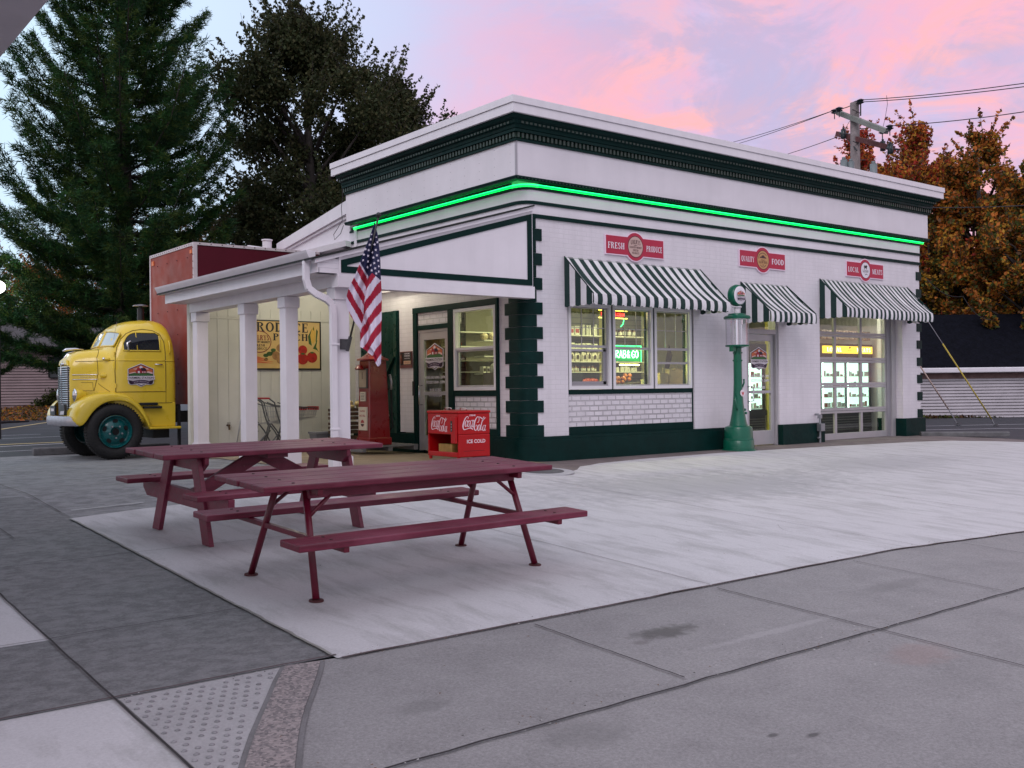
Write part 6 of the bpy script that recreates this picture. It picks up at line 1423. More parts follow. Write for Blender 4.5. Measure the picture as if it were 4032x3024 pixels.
# cargo box
bxx = thing('box_body', None, None, (0, 0, 0)); bxx.parent = tk; bxx.location = (0, 0, 0)
def bb(mb, n_, m=None, **k): return mb.build(n_, m, bxx, **k)
X0, X1, Y0, Y1, Z0, Z1 = -2.73, -.12, 6.50, 8.95, .92, 3.98
bb(B(X0, X1, Y0+.004, Y1, Z0, Z1), 'side_panels', pm('box_maroon', (.085, .004, .014), .5, var=.12, scale=1.2, spec=.2))
fr_ = MB(); fr_.box(X0-.006, X0, Y0+.04, Y1-.04, Z0, Z1-.05); bb(fr_, 'front_panel', pm('box_orange_red', (.27, .032, .015), .5, var=.18, scale=1.3, bs=.15, bsc=3, spec=.2))
tr = MB()
for (ya, yb, za, zb) in ((Y0, Y0+.05, Z0, Z1), (Y1-.05, Y1, Z0, Z1), (Y0+.05, Y1-.05, Z1-.06, Z1)): tr.box(X0-.02, X0+.01, ya, yb, za, zb)
tr.box(X0+.01, X1, Y0-.012, Y0+.02, Z1-.05, Z1); tr.box(X0+.01, X0+.05, Y0-.012, Y0+.02, Z0, Z1-.05)
bb(tr, 'corner_trim', pm('trim_pale', (.58, .50, .52), .5, var=.1))
rv = MB(); k = 0
while X0+.1+k*.22 < X1: rv.sphere((X0+.1+k*.22, Y0-.014, Z1-.022), .012, 6, 4); k += 1
for k in range(24): rv.sphere((X0-.022, Y0+.025, Z0+.1+k*.13), .010, 6, 4)
for k in range(20): rv.sphere((X0-.022, Y0+.1+k*.12, Z1-.03), .010, 6, 4)
for a in range(4):
    for c in range(6): rv.sphere((X0-.008, Y0+.35+a*.55, Z0+.4+c*.48), .012, 6, 4)
bb(rv, 'rivets', pm('rivet_dark', (.06, .02, .02), .5)); 
for a_ in ((X0-.02, X0-.006, Y0+.10, Y0+.2, Z1-.2, Z1-.13), (X0-.02, X0-.006, Y1-.24, Y1-.12, Z1-.22, Z1-.13)): bb(B(*a_), 'marker_light', F('amber_lens', (.75, .16, .02)))
bb(B(X0, X1, Y0-.01, Y0+.03, Z0-.07, Z0-.002), 'skirt', M['black'])

# ================================================================== PICNIC TABLES
def place(o, x, y, z, rz): o.location = (x, y, z); o.rotation_euler = (R(2.86), 0, R(rz))
ta_ = thing('picnic_table', 'near dark red picnic table with slanted metal pipe legs on round feet', 'picnic table', group=None, local=True); place(ta_, -5.93, -5.74, Z(-5.93, -5.74)+.005, 2.2)
PL = M['planks']
def plank(par, x0, x1, y0, y1, z0, z1, nm='top_plank', bev=.008):
    b = MB(); b.box(x0, x1, y0, y1, z0, z1); return b.build(nm, PL, par, bevel=bev)
L_ = 1.22
for k in range(4): plank(ta_, -L_-.01*random.random(), L_+.01*random.random(), -.375+k*.190, -.375+k*.190+.183, .705, .745)
for s_ in (-1, 1): plank(ta_, -L_+.02, L_+.0, s_*.655-.125, s_*.655+.125, .395, .44, 'bench_seat')
MR = pm('red_painted_steel', (.12, .004, .020), .38, var=.25, scale=6, bs=.1, bsc=50)
for x in (-.90, .98):
    for s_ in (-1, 1):
        b = MB(); b.tube([(x-.06*(1 if x > 0 else -1), s_*.19, .70), (x, s_*.46, .012)], .024, 12); lg_ = b.build('leg', MR, ta_, smooth='all')
        b = MB(); b.lathe([(.0, .012), (.047, .010), (.049, .0)], (x, s_*.463, 0), 20); b.build('foot_plate', pm('foot_rust', (.07, .012, .015), .7, var=.3), lg_, smooth=True)
    b = MB(); sx = 1 if x > 0 else -1; xx_ = x-.035*sx; b.box(xx_-.02, xx_+.02, -.77, .77, .36, .395); b.build('seat_bearer', MR, ta_, bevel=.004)
    b = MB(); b.box(x-.08*sx-.02, x-.08*sx+.02, -.36, .36, .66, .705); b.build('top_bearer', MR, ta_, bevel=.004)
    for s_ in (-1, 1):
        b = MB(); b.tube([(x-.03*sx, s_*.27, .50), (x-.27*sx, s_*.24, .685)], .014, 8); b.build('brace', MR, ta_, smooth='all')
for s_ in (-1, 1): b = MB(); b.box(-.85, .93, s_*.24-.019, s_*.24+.019, .63, .704); b.build('apron_rail', PL, ta_, bevel=.004)
def bolts(par, pts, nm='bolt'):
    for p in pts: b = MB(); b.lathe([(.0, .005), (.010, .004), (.012, 0)], p, 8); b.build(nm, pm('bolt_rust', (.06, .03, .03), .5, metal=.5), par, smooth='all')
bolts(ta_, [(x, -.375+k*.190+.09, .745) for x in (-.98, .90) for k in range(4)]+[(x, s_*.655+d_, .44) for x in (-.94, .945) for s_ in (-1, 1) for d_ in (-.05, .05)])
tb_ = thing('picnic_table', 'far dark red picnic table with wooden A-frame legs and long diagonal braces', 'picnic table', local=True); place(tb_, -6.02, -3.62, Z(-6.02, -3.62)+.005, 5.0)
L2 = 1.06
for k in range(4): plank(tb_, -L2-.01*random.random(), L2+.01*random.random(), -.37+k*.186, -.37+k*.186+.180, .700, .742)
for s_ in (-1, 1): plank(tb_, -L2+.08, L2-.0, s_*.66-.13, s_*.66+.13, .41, .452, 'bench_seat')
for x in (-.73, .73):
    sx = 1 if x > 0 else -1
    for s_ in (-1, 1):
        b = MB(); b.prism([(s_*.17, .70), (s_*.30, .70), (s_*.545, .0), (s_*.41, .0)], 'x', x-.02, x+.02); b.build('leg', PL, tb_, bevel=.004)
    b = MB(); b.prism([(-.80, .41), (-.80, .34), (-.72, .27), (.72, .27), (.80, .34), (.80, .41)], 'x', x+.022*-sx-.018, x+.022*-sx-.018+.036 if False else x-.06*sx+.0); b.build('seat_bearer', PL, tb_, bevel=.004)
    b = MB(); b.prism([(-.36, .70), (-.36, .64), (-.28, .58), (.28, .58), (.36, .64), (.36, .70)], 'x', x-.022*sx, x-.058*sx); b.build('top_bearer', PL, tb_, bevel=.004)
    b = MB(); b.beam((x-.07*sx, 0, .33), (.0*sx, 0, .675), .038, .12); b.build('brace', PL, tb_, bevel=.004)
b = MB(); b.box(-.1, .1, -.3, .3, .66, .699); b.build('centre_bearer', PL, tb_, bevel=.004)

bolts(tb_, [(x, -.37+k*.186+.09, .742) for x in (-.70, .70) for k in range(4)]+[(x, s_*.66+d_, .452) for x in (-.70, .70) for s_ in (-1, 1) for d_ in (-.05, .05)])
# ================================================================== VEGETATION
def leafmesh(name, P, size, mats, par, up_bias=.3, kind='leaf', seed=1):
    """many small leaf-sized faces at points P (N,3)"""
    r_ = np.random.default_rng(seed); n = len(P)
    d = r_.normal(size=(n, 3)); d[:, 2] += up_bias; d /= np.linalg.norm(d, axis=1, keepdims=True)
    t = np.cross(d, r_.normal(size=(n, 3))); t /= np.linalg.norm(t, axis=1, keepdims=True); s_ = np.cross(d, t)
    a = size*(.6+.8*r_.random((n, 1)))
    if kind == 'leaf': V = np.stack([P-t*a*.5, P+s_*a*.32, P+t*a*.55, P-s_*a*.32], 1)
    else: V = np.stack([P-s_*a*.045, P+s_*a*.045, P+t*a+s_*a*.03, P+t*a-s_*a*.03], 1)
    me = bpy.data.meshes.new(name); me.vertices.add(4*n); me.vertices.foreach_set('co', V.reshape(-1).astype(np.float32))
    me.loops.add(4*n); me.loops.foreach_set('vertex_index', np.arange(4*n, dtype=np.int32)); me.polygons.add(n)
    me.polygons.foreach_set('loop_start', np.arange(0, 4*n, 4, dtype=np.int32)); me.polygons.foreach_set('loop_total', np.full(n, 4, dtype=np.int32))
    for m in mats: me.materials.append(m)
    me.polygons.foreach_set('material_index', r_.integers(0, len(mats), n).astype(np.int32)); me.update(calc_edges=True); me.validate()
    o = bpy.data.objects.new(name, me); col.objects.link(o); o.parent = par; return o
def leafmat(name, c, trans=.3):
    m, t, b = nodes(name); v = tvec(t)
    cc = tmix(t, mrange(t, tnoise(t, 1.3, 4, .6, v), .3, .7), tuple(x*.55 for x in c), tuple(min(1, x*1.5) for x in c)); t.links.new(cc, b.inputs['Base Color']); b.inputs['Roughness'].default_value = .65
    b.inputs['Specular IOR Level'].default_value = .25
    tl = tn(t, 'ShaderNodeBsdfTranslucent'); t.links.new(cc, tl.inputs[0]); mx = tn(t, 'ShaderNodeMixShader'); mx.inputs[0].default_value = trans
    o = t.nodes['Material Output']; t.links.new(b.outputs[0], mx.inputs[1]); t.links.new(tl.outputs[0], mx.inputs[2]); t.links.new(mx.outputs[0], o.inputs[0]); return m
BARK = pm('bark', (.045, .036, .032), .9, var=.4, scale=6, bs=.6, bsc=20)
def tree(name, label, cat, x, y, h, r_, mats, n, leaf, seed, zc=.6, lean=0., shape=1., clumps=60, group=None, tr_=.16, flat=.8, base=0., low=.18, leaders=0):
    rr = np.random.default_rng(seed); root = thing(name, label, cat, (x, y, base), group=group, local=True)
    b = MB(); pts = [(0, 0, -.2), (lean*.1, 0, h*.15), (lean*.4, .1, h*.4), (lean*.8, 0, h*.65), (lean, 0, h*.85)]; b.tube(pts, [tr_*1.3, tr_, tr_*.8, tr_*.5, tr_*.2], 10)
    cen = []; shoots = []
    lead = [(0.0, 0.0, h, r_)] if not leaders else []
    for q in range(leaders or 0):
        th = 2*math.pi*q/leaders+rr.random()*.8; rd_ = r_*(.30+.30*rr.random()) if q else .1*r_
        lead.append((rd_*math.cos(th), rd_*math.sin(th), h*(1-.05*q-.10*rr.random()*(q > 0)), r_*.62))
    for k in range(clumps):
        lx, ly, lh, lr = lead[k % len(lead)]
        u = rr.random(); th = rr.random()*2*math.pi; z = lh*(low+(.97-low)*u)
        if leaders: env = min(1, .35+u*3)*(1.02-u)**.75
        else: env = math.sin(math.pi*min(1, max(0, (u*.9+.12)))**shape)**.65*(.78+.4*math.sin(th*2+seed)*math.sin(u*7+seed))
        rad = lr*env*(.30+.70*math.sqrt(rr.random()))
        c = Vector((lx+lean*z/h+rad*math.cos(th), ly+rad*math.sin(th), z)); cr_ = r_*((.07+.13*rr.random()) if leaders else (.10+.17*rr.random()))
        cen.append((c, cr_))
        z0 = max(h*.15, z-rad*.9-.4); s0 = Vector((lean*z0/h+lx*.4, ly*.4, z0)); mid = (s0+c)/2+Vector((rr.normal()*.1, rr.normal()*.1, .1*r_*.3))
        if k % 2 == 0: b.tube([s0, mid, c], [tr_*.34, tr_*.20, .014], 5)
        out_ = Vector((math.cos(th), math.sin(th), .9+rr.random())).normalized()
        for q in range(3 if rad > lr*env*.55 or u > .7 else 1):
            o_ = (out_+Vector(rr.normal(size=3))*.35).normalized(); ln = cr_*(1.1+.9*rr.random()); shoots.append((c, c+o_*(cr_*.5+ln))); b.tube([c, c+o_*(cr_*.5+ln)], [.014, .004], 4)
    b.build('trunk', BARK, par=root, smooth='all', fixn=False)
    P = []
    for c, cr in cen:
        m_ = int(n/clumps*(cr/(r_*(.135 if leaders else .19)))**2); q = rr.normal(size=(m_, 3)); q /= np.linalg.norm(q, axis=1, keepdims=True); q *= (rr.random((m_, 1))**.45)*cr; q[:, 2] *= flat
        P.append(q+np.array(c)[None])
    for c, e_ in shoots:
        m_ = int(n/len(shoots)*.30); t = rr.random((m_, 1)); q = np.array(c)[None]*(1-t)+np.array(e_)[None]*t+rr.normal(size=(m_, 3))*.085*(1.3-t); P.append(q)
    leafmesh('crown', np.concatenate(P), leaf, mats, root, seed=seed); return root
def pine(x, y, h, r_, seed, label):
    rr = np.random.default_rng(seed); root = thing('pine_tree', label, 'pine tree', (x, y, 0), local=True)
    b = MB(); b.tube([(0, 0, -.2), (.05, 0, h*.4), (0, .05, h*.8), (0, 0, h)], [.30, .24, .13, .03], 12); P = []; T_ = []; tips = []
    z = 1.9
    while z < h*.985:
        u = z/h; nb = (7 if u < .4 else 6) if u < .85 else 5
        for k in range(nb):
            th = k*2*math.pi/nb+rr.random()*.8+z; ln = .94*r_*(1-u)**.70*(1.05 if u < .5 else 1)*(.58+.62*rr.random())*(min(1, .72+.5*u) if u < .4 else 1)
            dz_ = ln*(.30+.42*u)*rr.uniform(.6, 1.5)
            d = Vector((math.cos(th), math.sin(th), 0)); sd_ = Vector((-d.y, d.x, 0)); s0 = Vector((0, 0, z)); droop = ln*.07
            pts = [s0, s0+d*ln*.35+Z_*(dz_*.15-droop), s0+d*ln*.7+Z_*(dz_*.45-droop), s0+d*ln+Z_*dz_]
            b.tube(pts, [.055*(1-u)+.015, .04*(1-u)+.012, .02, .006], 5)
            nt_ = int(ln*20)
            for j_ in range(nt_):
                t = .16+.84*(j_/nt_)**.85; q = pts[0]*(1-t)**2*(1)+pts[1]*0 if False else (pts[int(min(2, t*3))].lerp(pts[int(min(2, t*3))+1], t*3-int(min(2, t*3))))
                sl = (.16+.30*(1-t))*ln*.42*rr.uniform(.6, 1.3); sg_ = 1 if j_ % 2 else -1
                tw = (d*.75+sd_*sg_*rr.uniform(.5, 1.1)+Z_*rr.uniform(.0, .45)).normalized()
                nn_ = max(2, int(sl/.13))
                for m_ in range(nn_): P.append(q+tw*sl*(m_+1)/nn_); T_.append(tw)
            P.append(pts[3]); T_.append((d+Z_*.7).normalized())
        z += .44 if u < .7 else .34
    b.build('trunk', BARK, par=root, smooth='all', fixn=False)
    P = np.array([tuple(p) for p in P]); T_ = np.array([tuple(p) for p in T_]); k = 15
    n = len(P); PP = np.repeat(P, k, 0)+rr.normal(size=(n*k, 3))*.05; TT = np.repeat(T_, k, 0)+rr.normal(size=(n*k, 3))*.62; TT[:, 2] += .12; TT /= np.linalg.norm(TT, axis=1, keepdims=True)
    S = np.cross(TT, rr.normal(size=TT.shape)); S /= np.linalg.norm(S, axis=1, keepdims=True); a = .16*(.7+.6*rr.random((n*k, 1))); wd = .0135
    V = np.stack([PP-S*wd, PP+S*wd, PP+TT*a], 1); N_ = n*k
    me = bpy.data.meshes.new('crown'); me.vertices.add(3*N_); me.vertices.foreach_set('co', V.reshape(-1).astype(np.float32)); me.loops.add(3*N_); me.loops.foreach_set('vertex_index', np.arange(3*N_, dtype=np.int32)); me.polygons.add(N_)
    me.polygons.foreach_set('loop_start', np.arange(0, 3*N_, 3, dtype=np.int32)); me.polygons.foreach_set('loop_total', np.full(N_, 3, dtype=np.int32))
    for m in (leafmat('pine_needles', (.022, .075, .018), .25), leafmat('pine_needles_dark', (.012, .045, .016), .25), leafmat('pine_needles_olive', (.050, .085, .016), .25)): me.materials.append(m)
    me.polygons.foreach_set('material_index', np.repeat(rr.integers(0, 3, n), k).astype(np.int32)); me.update(calc_edges=True)
    o = bpy.data.objects.new('crown', me); col.objects.link(o); o.parent = root; print('pine needles', N_); return root
def at(px, d):   # forward distance d along the view column px (2212 scale), ground point
    dd = (fw+rt*((px*1.8228-2016)/3978.7)); p = CAM+dd*d; return p.x, p.y
ol = leafmat('oak_dark', (.036, .048, .018), .3); ol2 = leafmat('oak_olive', (.065, .064, .026), .3); ol3 = leafmat('oak_brown', (.055, .038, .022), .25)
rd = leafmat('maple_red', (.40, .045, .03), .35); orr = leafmat('maple_orange', (.48, .15, .03), .35); go = leafmat('maple_gold', (.44, .23, .03), .35); gn = leafmat('autumn_green', (.07, .09, .02), .3); br = leafmat('autumn_brown', (.12, .06, .025), .3)
x, y = at(268, 30); pine(x, y, 17.4, 5.4, 3, 'huge tall pine tree rising behind the yellow truck')
x, y = at(-90, 40); pine(x, y, 8.5, 3.6, 5, 'dark low pine at the far left edge partly out of view')
def T3(px, d, *a, **k): x, y = at(px, d); return tree(*a[:3], x, y, *a[3:], **k)
T3(700, 36, 'broadleaf_tree', 'large dark olive broadleaf tree behind the market roof, left of its peak', 'tree', 14.6, 4.1, [ol, ol2, ol], 82000, .125, 11, lean=-.6, clumps=150, tr_=.28, low=.36)
T3(860, 39, 'broadleaf_tree', 'rounded dark tree close behind the roof slope to the right of the tallest broadleaf', 'tree', 13.0, 3.6, [ol, ol2], 62000, .125, 12, clumps=120, tr_=.22, low=.28)
T3(560, 38, 'broadleaf_tree', 'thin brownish half-bare tree between the pine and the dark broadleaf', 'tree', 9.0, 3.0, [ol3, ol2, br], 15000, .15, 13, clumps=70, tr_=.14, low=.15)
T3(380, 58, 'broadleaf_tree', 'orange and brown tree glimpsed through the branches of the tall pine', 'tree', 10.5, 5.2, [orr, br, ol2, gn], 26000, .17, 14, clumps=90, tr_=.2, low=.12)
T3(100, 58, 'broadleaf_tree', 'rusty autumn tree glimpsed under the pine at the left edge', 'tree', 8.5, 5.0, [orr, br, gn], 22000, .17, 15, clumps=80, tr_=.2, low=.12)
T3(690, 47, 'broadleaf_tree', 'low thin tree seen through gaps above the red truck box', 'tree', 8.5, 3.6, [ol2, br, gn], 12000, .16, 16, clumps=60, tr_=.15, low=.12)
T3(1862, 47, 'maple_tree', 'bright red maple behind the utility pole', 'tree', 13.2, 3.2, [rd, rd, br, orr], 42000, .15, 21, clumps=140, tr_=.18, group=None, low=.2, leaders=5)
T3(1995, 42, 'maple_tree', 'tall orange maple right of the utility pole', 'tree', 12.4, 3.6, [orr, go, br, rd], 58000, .15, 22, clumps=150, tr_=.2, low=.18, leaders=5)
T3(2120, 40, 'maple_tree', 'gold and green maple rising above the shed at the right', 'tree', 11.8, 3.5, [go, orr, br, orr, gn], 58000, .15, 23, clumps=150, tr_=.2, low=.15, leaders=5)
T3(2235, 37, 'maple_tree', 'dark green and brown tree at the right edge of the view', 'tree', 9.5, 2.6, [gn, orr, br, go], 34000, .15, 24, clumps=110, tr_=.18, low=.15, leaders=5)
T3(2010, 40, 'maple_tree', 'low golden tree between the market corner and the shed roof', 'tree', 8.0, 2.4, [go, gn, br], 22000, .15, 25, clumps=100, tr_=.16, low=.2, leaders=5)
T3(1730, 60, 'maple_tree', 'small reddish treetop just showing above the roof edge left of the pole', 'tree', 12.2, 1.8, [rd, br], 7000, .17, 26, clumps=30, tr_=.15, low=.5)
for k, (px, d, h_, lb) in enumerate(((150, 50, 1.1, 'low green shrub in front of the pink house, nearer the truck'), (118, 49, .6, 'small dark shrub by the foundation of the pink house'))):
    T3(px, d, 'shrub', lb, 'shrub', h_, .9, [gn, ol], 2600, .12, 40+k, clumps=24, tr_=.03, low=.1, base=.5)
# leaf litter bank
bank = MB()
def bk_(u, v):
    px = -200+520*u; d = 44.5+8*v; x, y = at(px, d); return (x, y, -.03+.72*min(1, v*1.6)**1.2+.03*math.sin(u*40)*v)
bank.quadgrid(bk_, 30, 10); bank.build('leafy_bank', concrete('leaf_litter', (.15, .085, .06), (.05, .05, .025), sc1=3, thr=(.4, .6), amt=.9, fine=.4, bstr=1, bsc=30), kind='structure', fixn=False)
r_ = np.random.default_rng(9); Q = []
for i in range(9000):
    u, v = r_.random(), r_.random(); p = bk_(u, v); Q.append((p[0], p[1], p[2]+.03))
ro_ = bpy.data.objects.new('fallen_leaves', None); 
ll = leafmesh('fallen_leaves', np.array(Q), .13, [orr, br, gn, go, leafmat('dead_leaf', (.22, .13, .10), .1)], None, seed=3); ll['kind'] = 'stuff'
bpy.data.objects.remove(ro_)
sb = MB()
x0_, y0_ = at(1960, 33.6); x1_, y1_ = at(2300, 34.4)
Q = [(x0_+(x1_-x0_)*r_.random()+r_.normal()*.12, y0_+(y1_-y0_)*r_.random()+r_.normal()*.12, .03+abs(r_.normal())*.06) for i in range(900)]
T2 = []
for i in range(1300): t = r_.random(); T2.append((x0_+(x1_-x0_)*t+r_.normal()*.10, y0_+(y1_-y0_)*t+r_.normal()*.10, -.18*t+abs(r_.normal())*.05))
wd_ = leafmesh('weeds_and_litter', np.array(T2), .12, [br, ol3, gn], None, seed=4); wd_['kind'] = 'stuff'

# ================================================================== BACKGROUND BUILDINGS
def siding(name, c, rh=.13):
    m, t, b = nodes(name); tcn = t.nodes.new('ShaderNodeTexCoord'); s = t.nodes.new('ShaderNodeSeparateXYZ'); t.links.new(tcn.outputs['Object'], s.inputs[0])
    q = t.nodes.new('ShaderNodeMath'); q.operation = 'MODULO'; q.inputs[1].default_value = rh; ad = t.nodes.new('ShaderNodeMath'); ad.operation = 'ADD'; ad.inputs[1].default_value = 50*rh; t.links.new(s.outputs[2], ad.inputs[0]); t.links.new(ad.outputs[0], q.inputs[0])
    v = tvec(t); nz = tmix(t, mrange(t, tnoise(t, 1.2, 5, .65, v), .3, .75), c, tuple(x*.72 for x in c))
    b.inputs['Roughness'].default_value = .7; t.links.new(nz, b.inputs['Base Color']); return m
def lap(mb, a, b_, z0, z1, rh, th, m):
    """lapped boards on a wall from a to b_ (xy)"""
    d = Vector((b_[0]-a[0], b_[1]-a[1], 0)).normalized(); n_ = Vector((d.y, -d.x, 0)); z = z0
    if n_.dot(Vector((CAM.x-a[0], CAM.y-a[1], 0))) < 0: n_ = -n_
    A_ = Vector((*a, 0)); B_ = Vector((*b_, 0))
    while z < z1-1e-3:
        zt = min(z+rh, z1); mb.add([A_+n_*th+Z_*z, B_+n_*th+Z_*z, B_+n_*.004+Z_*zt, A_+n_*.004+Z_*zt, A_+Z_*z, B_+Z_*z], [(0, 1, 2, 3), (0, 4, 5, 1)], m); mb.add([A_+n_*(th+.001)+Z_*z, B_+n_*(th+.001)+Z_*z, B_+n_*(th+.001)+Z_*(z+rh*.13), A_+n_*(th+.001)+Z_*(z+rh*.13)], [(0, 1, 2, 3)], pm('board_shadow_line', (.10, .085, .09), .9)); z += rh  # dark strip paints the shadow line at the foot of each board
hs = thing('siding_house', 'low pinkish lap-sided house behind the leaf bank at the left edge', 'house', (*at(60, 49), .6)); sm = siding('pink_siding', (.34, .25, .26))
a = Vector((*at(-260, 46.5), 0)); c_ = Vector((*at(300, 50.5), 0)); d_ = (c_-a).normalized(); nn = Vector((-d_.y, d_.x, 0))
if nn.dot(fw) < 0: nn = -nn
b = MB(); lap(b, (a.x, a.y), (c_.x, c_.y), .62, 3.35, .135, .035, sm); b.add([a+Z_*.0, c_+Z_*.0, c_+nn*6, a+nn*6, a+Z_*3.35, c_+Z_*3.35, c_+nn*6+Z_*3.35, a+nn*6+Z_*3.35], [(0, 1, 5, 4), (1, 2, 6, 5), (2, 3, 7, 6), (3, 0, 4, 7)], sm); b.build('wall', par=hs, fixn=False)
b = MB(); e_ = nn*-.6; b.add([a+e_+Z_*3.30, c_+e_+Z_*3.30, c_+nn*3+Z_*5.0, a+nn*3+Z_*5.0, c_+nn*6.6+Z_*3.3, a+nn*6.6+Z_*3.3, a+e_+Z_*3.42, c_+e_+Z_*3.42, c_+nn*3+Z_*5.12, a+nn*3+Z_*5.12, c_+nn*6.6+Z_*3.42, a+nn*6.6+Z_*3.42], [(0, 1, 2, 3), (3, 2, 4, 5), (6, 7, 8, 9), (9, 8, 10, 11), (0, 1, 7, 6)], pm('house_roof', (.06, .055, .06), .9, var=.3)); b.build('roof', par=hs, fixn=False)
pw_ = a+(c_-a)*((98+260)/560.); b = MB(); P0 = pw_-nn*.05; P1 = pw_+d_*2.4-nn*.05
b.add([P0+Z_*1.95, P1+Z_*1.95, P1+Z_*2.95, P0+Z_*2.95], [(0, 1, 2, 3)], sgl); b.beam(P0-d_*.05+Z_*1.95, P0-d_*.05+Z_*2.95, .06, .06, M['black'], upv=(1, 0, 0)); b.beam(P0+Z_*1.93, P1+Z_*1.93, .06, .06, M['black']); b.build('window', par=hs, fixn=False)
sh = thing('shed', 'long white lap-sided shed with dark shingle roof at the right edge', 'shed', (*at(2100, 34), 0)); wsm = siding('white_siding', (.56, .52, .56))
a = Vector((*at(1900, 33.9), 0)); c_ = Vector((*at(2420, 33.2), -.2)); dz_ = Z_*0
a = Vector((*at(1700, 34), 0)); c_ = Vector((*at(2460, 34), 0)); d_ = (c_-a).normalized(); nn = Vector((-d_.y, d_.x, 0))
if nn.dot(fw) < 0: nn = -nn
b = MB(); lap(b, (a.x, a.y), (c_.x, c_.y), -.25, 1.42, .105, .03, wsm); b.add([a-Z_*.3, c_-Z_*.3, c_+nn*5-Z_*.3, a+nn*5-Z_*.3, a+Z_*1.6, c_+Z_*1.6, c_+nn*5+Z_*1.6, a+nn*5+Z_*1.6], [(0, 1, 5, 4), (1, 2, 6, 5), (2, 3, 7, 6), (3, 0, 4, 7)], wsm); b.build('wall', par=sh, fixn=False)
b = MB(); b.add([a-nn*.036+Z_*1.30, c_-nn*.036+Z_*1.30, c_-nn*.036+Z_*1.50, a-nn*.036+Z_*1.50], [(0, 1, 2, 3)], pm('rusty_board', (.22, .13, .12), .8, var=.3)); b.build('worn_top_board', par=sh, fixn=False)
b = MB(); g0 = a-nn*.32; g1 = c_-nn*.32; b.beam(g0+Z_*1.58, g1+Z_*1.58, .12, .17, M['trim']); b.build('gutter', par=sh, bevel=.03)
b = MB(); b.add([a-nn*.34+Z_*1.64, c_-nn*.34+Z_*1.64, c_+nn*2.4+Z_*3.62, a+nn*2.4+Z_*3.62, c_+nn*5.3+Z_*1.64, a+nn*5.3+Z_*1.64], [(0, 1, 2, 3), (3, 2, 4, 5)], pm('shed_shingles', (.0045, .005, .009), .9, var=.35, scale=5, bs=.5, bsc=25, spec=.08)); b.build('roof', par=sh, fixn=False)

# ================================================================== UTILITY POLE AND WIRES
up_ = thing('utility_pole', 'weathered wooden utility pole with two crossarms behind the market', 'utility pole', (*at(1854, 27), 0)); bx_, by_ = at(1854, 27)
pw = pm('pole_wood', (.20, .17, .17), .85, var=.35, scale=4, bs=.4, bsc=20)
b = MB(); b.tube([(bx_, by_, -.2), (bx_, by_, 4), (bx_, by_, 8.68)], [.17, .145, .115], 14); b.build('shaft', pw, par=up_, smooth='all')
def P3(px, py, d):   # real-world point used for the wire geometry
    dd = fw+rt*((px*1.8228-2016)/3978.7)+up*((1512-py*1.8228)/3978.7); return CAM+dd*d
u1a, u1b = P3(1810, 243, 27.6), P3(1916, 284, 25.6); l1a, l1b = P3(1808, 289, 27.6), P3(1930, 321, 25.8)
for pa_, pb__, m_, nm in ((u1a, u1b, pm('arm_grey', (.20, .21, .19), .8, var=.2), 'crossarm'), (l1a, l1b, pm('arm_brown', (.10, .035, .035), .8, var=.3), 'crossarm')):
    b = MB(); b.beam(pa_, pb__, .11, .13, m_); b.build(nm, par=up_, bevel=.008)
b = MB(); ins = pm('insulator', (.02, .03, .035), .25)
for p in (P3(1802.5, 240, 27.7), P3(1812.6, 235.5, 27.2), P3(1847+3, 222, 27), P3(1859, 218, 26.8), P3(1906, 283, 25.9), P3(1922, 274, 25.4)):
    b.lathe([(.045, -.07), (.10, -.04), (.05, -.015), (.10, .02), (.03, .055)], p, 12); b.cyl(p+Vector((0, 0, -.22)), p+Vector((0, 0, -.07)), .014, n=6)
b.build('insulators', ins, par=up_, smooth=True)
b = MB(); b.tube([P3(1800, 245, 27.7), P3(1816, 239, 27.1)], .016, 6); b.tube([P3(1910, 287, 25.6), P3(1924, 281, 25.3)], .016, 6)
b.tube([P3(1832, 301, 27.2), P3(1851, 325, 26.8)], .018, 6); b.tube([P3(1856+3, 222, 26.8), P3(1859, 250, 26.8)], .02, 6)
for k in range(9): z_ = 8.4-k*.42; b.tube([(bx_+.08, by_-.1, z_), (bx_+.26*(1 if k % 2 else -1.2), by_-.14, z_+.02)], .012, 5)
b.build('pole_hardware', pm('hardware', (.03, .03, .035), .5), par=up_)
for px, py, d in ((1822, 288, 27.2), (1907, 314, 26.2), (1923, 320, 25.8)):
    p = P3(px, py, d); b = MB(); b.cyl(p+Vector((0, 0, -.14)), p+Vector((0, 0, .10)), .07, n=12); b.cyl(p+Vector((0, 0, .10)), p+Vector((0, 0, .16)), .03, n=8); b.tube([p+Vector((-.1, .05, .0)), p+Vector((.25, -.1, -.02))], .025, 6); b.build('cutout', ins, par=up_, smooth='all')
for px, py in ((1823, 352), (1838, 356), (1887, 361)):
    p = P3(px, py, 26.6 if px < 1880 else 25.8); b = MB(); b.cyl(p+Vector((0, 0, -.5)), p+Vector((0, 0, .08)), .09, n=14); b.cyl(p+Vector((0, 0, .08)), p+Vector((0, 0, .15)), .05, n=10); b.build('transformer_can', pm('can_grey', (.16, .19, .20), .5), par=up_, smooth='all')
def wire(name, pts, label, r_=.012, sag=.0, grp=None):
    Q = []
    for a, c in zip(pts, pts[1:]):
        for k in range(8): t = k/8; Q.append(a.lerp(c, t)-Z_*sag*4*t*(1-t))
    Q.append(pts[-1]); b = MB(); b.tube(Q, r_, 5, pm('cable_black', (.02, .018, .022), .6)); return b.build(name, label=label, cat='cable', group=grp, smooth='all')
wire('power_cable', [P3(2260, 173, 22), P3(1859, 216, 26.8), P3(1803, 238, 27.7), P3(1560, 313, 46)], 'uppermost power cable over the pole top', .011, .05)
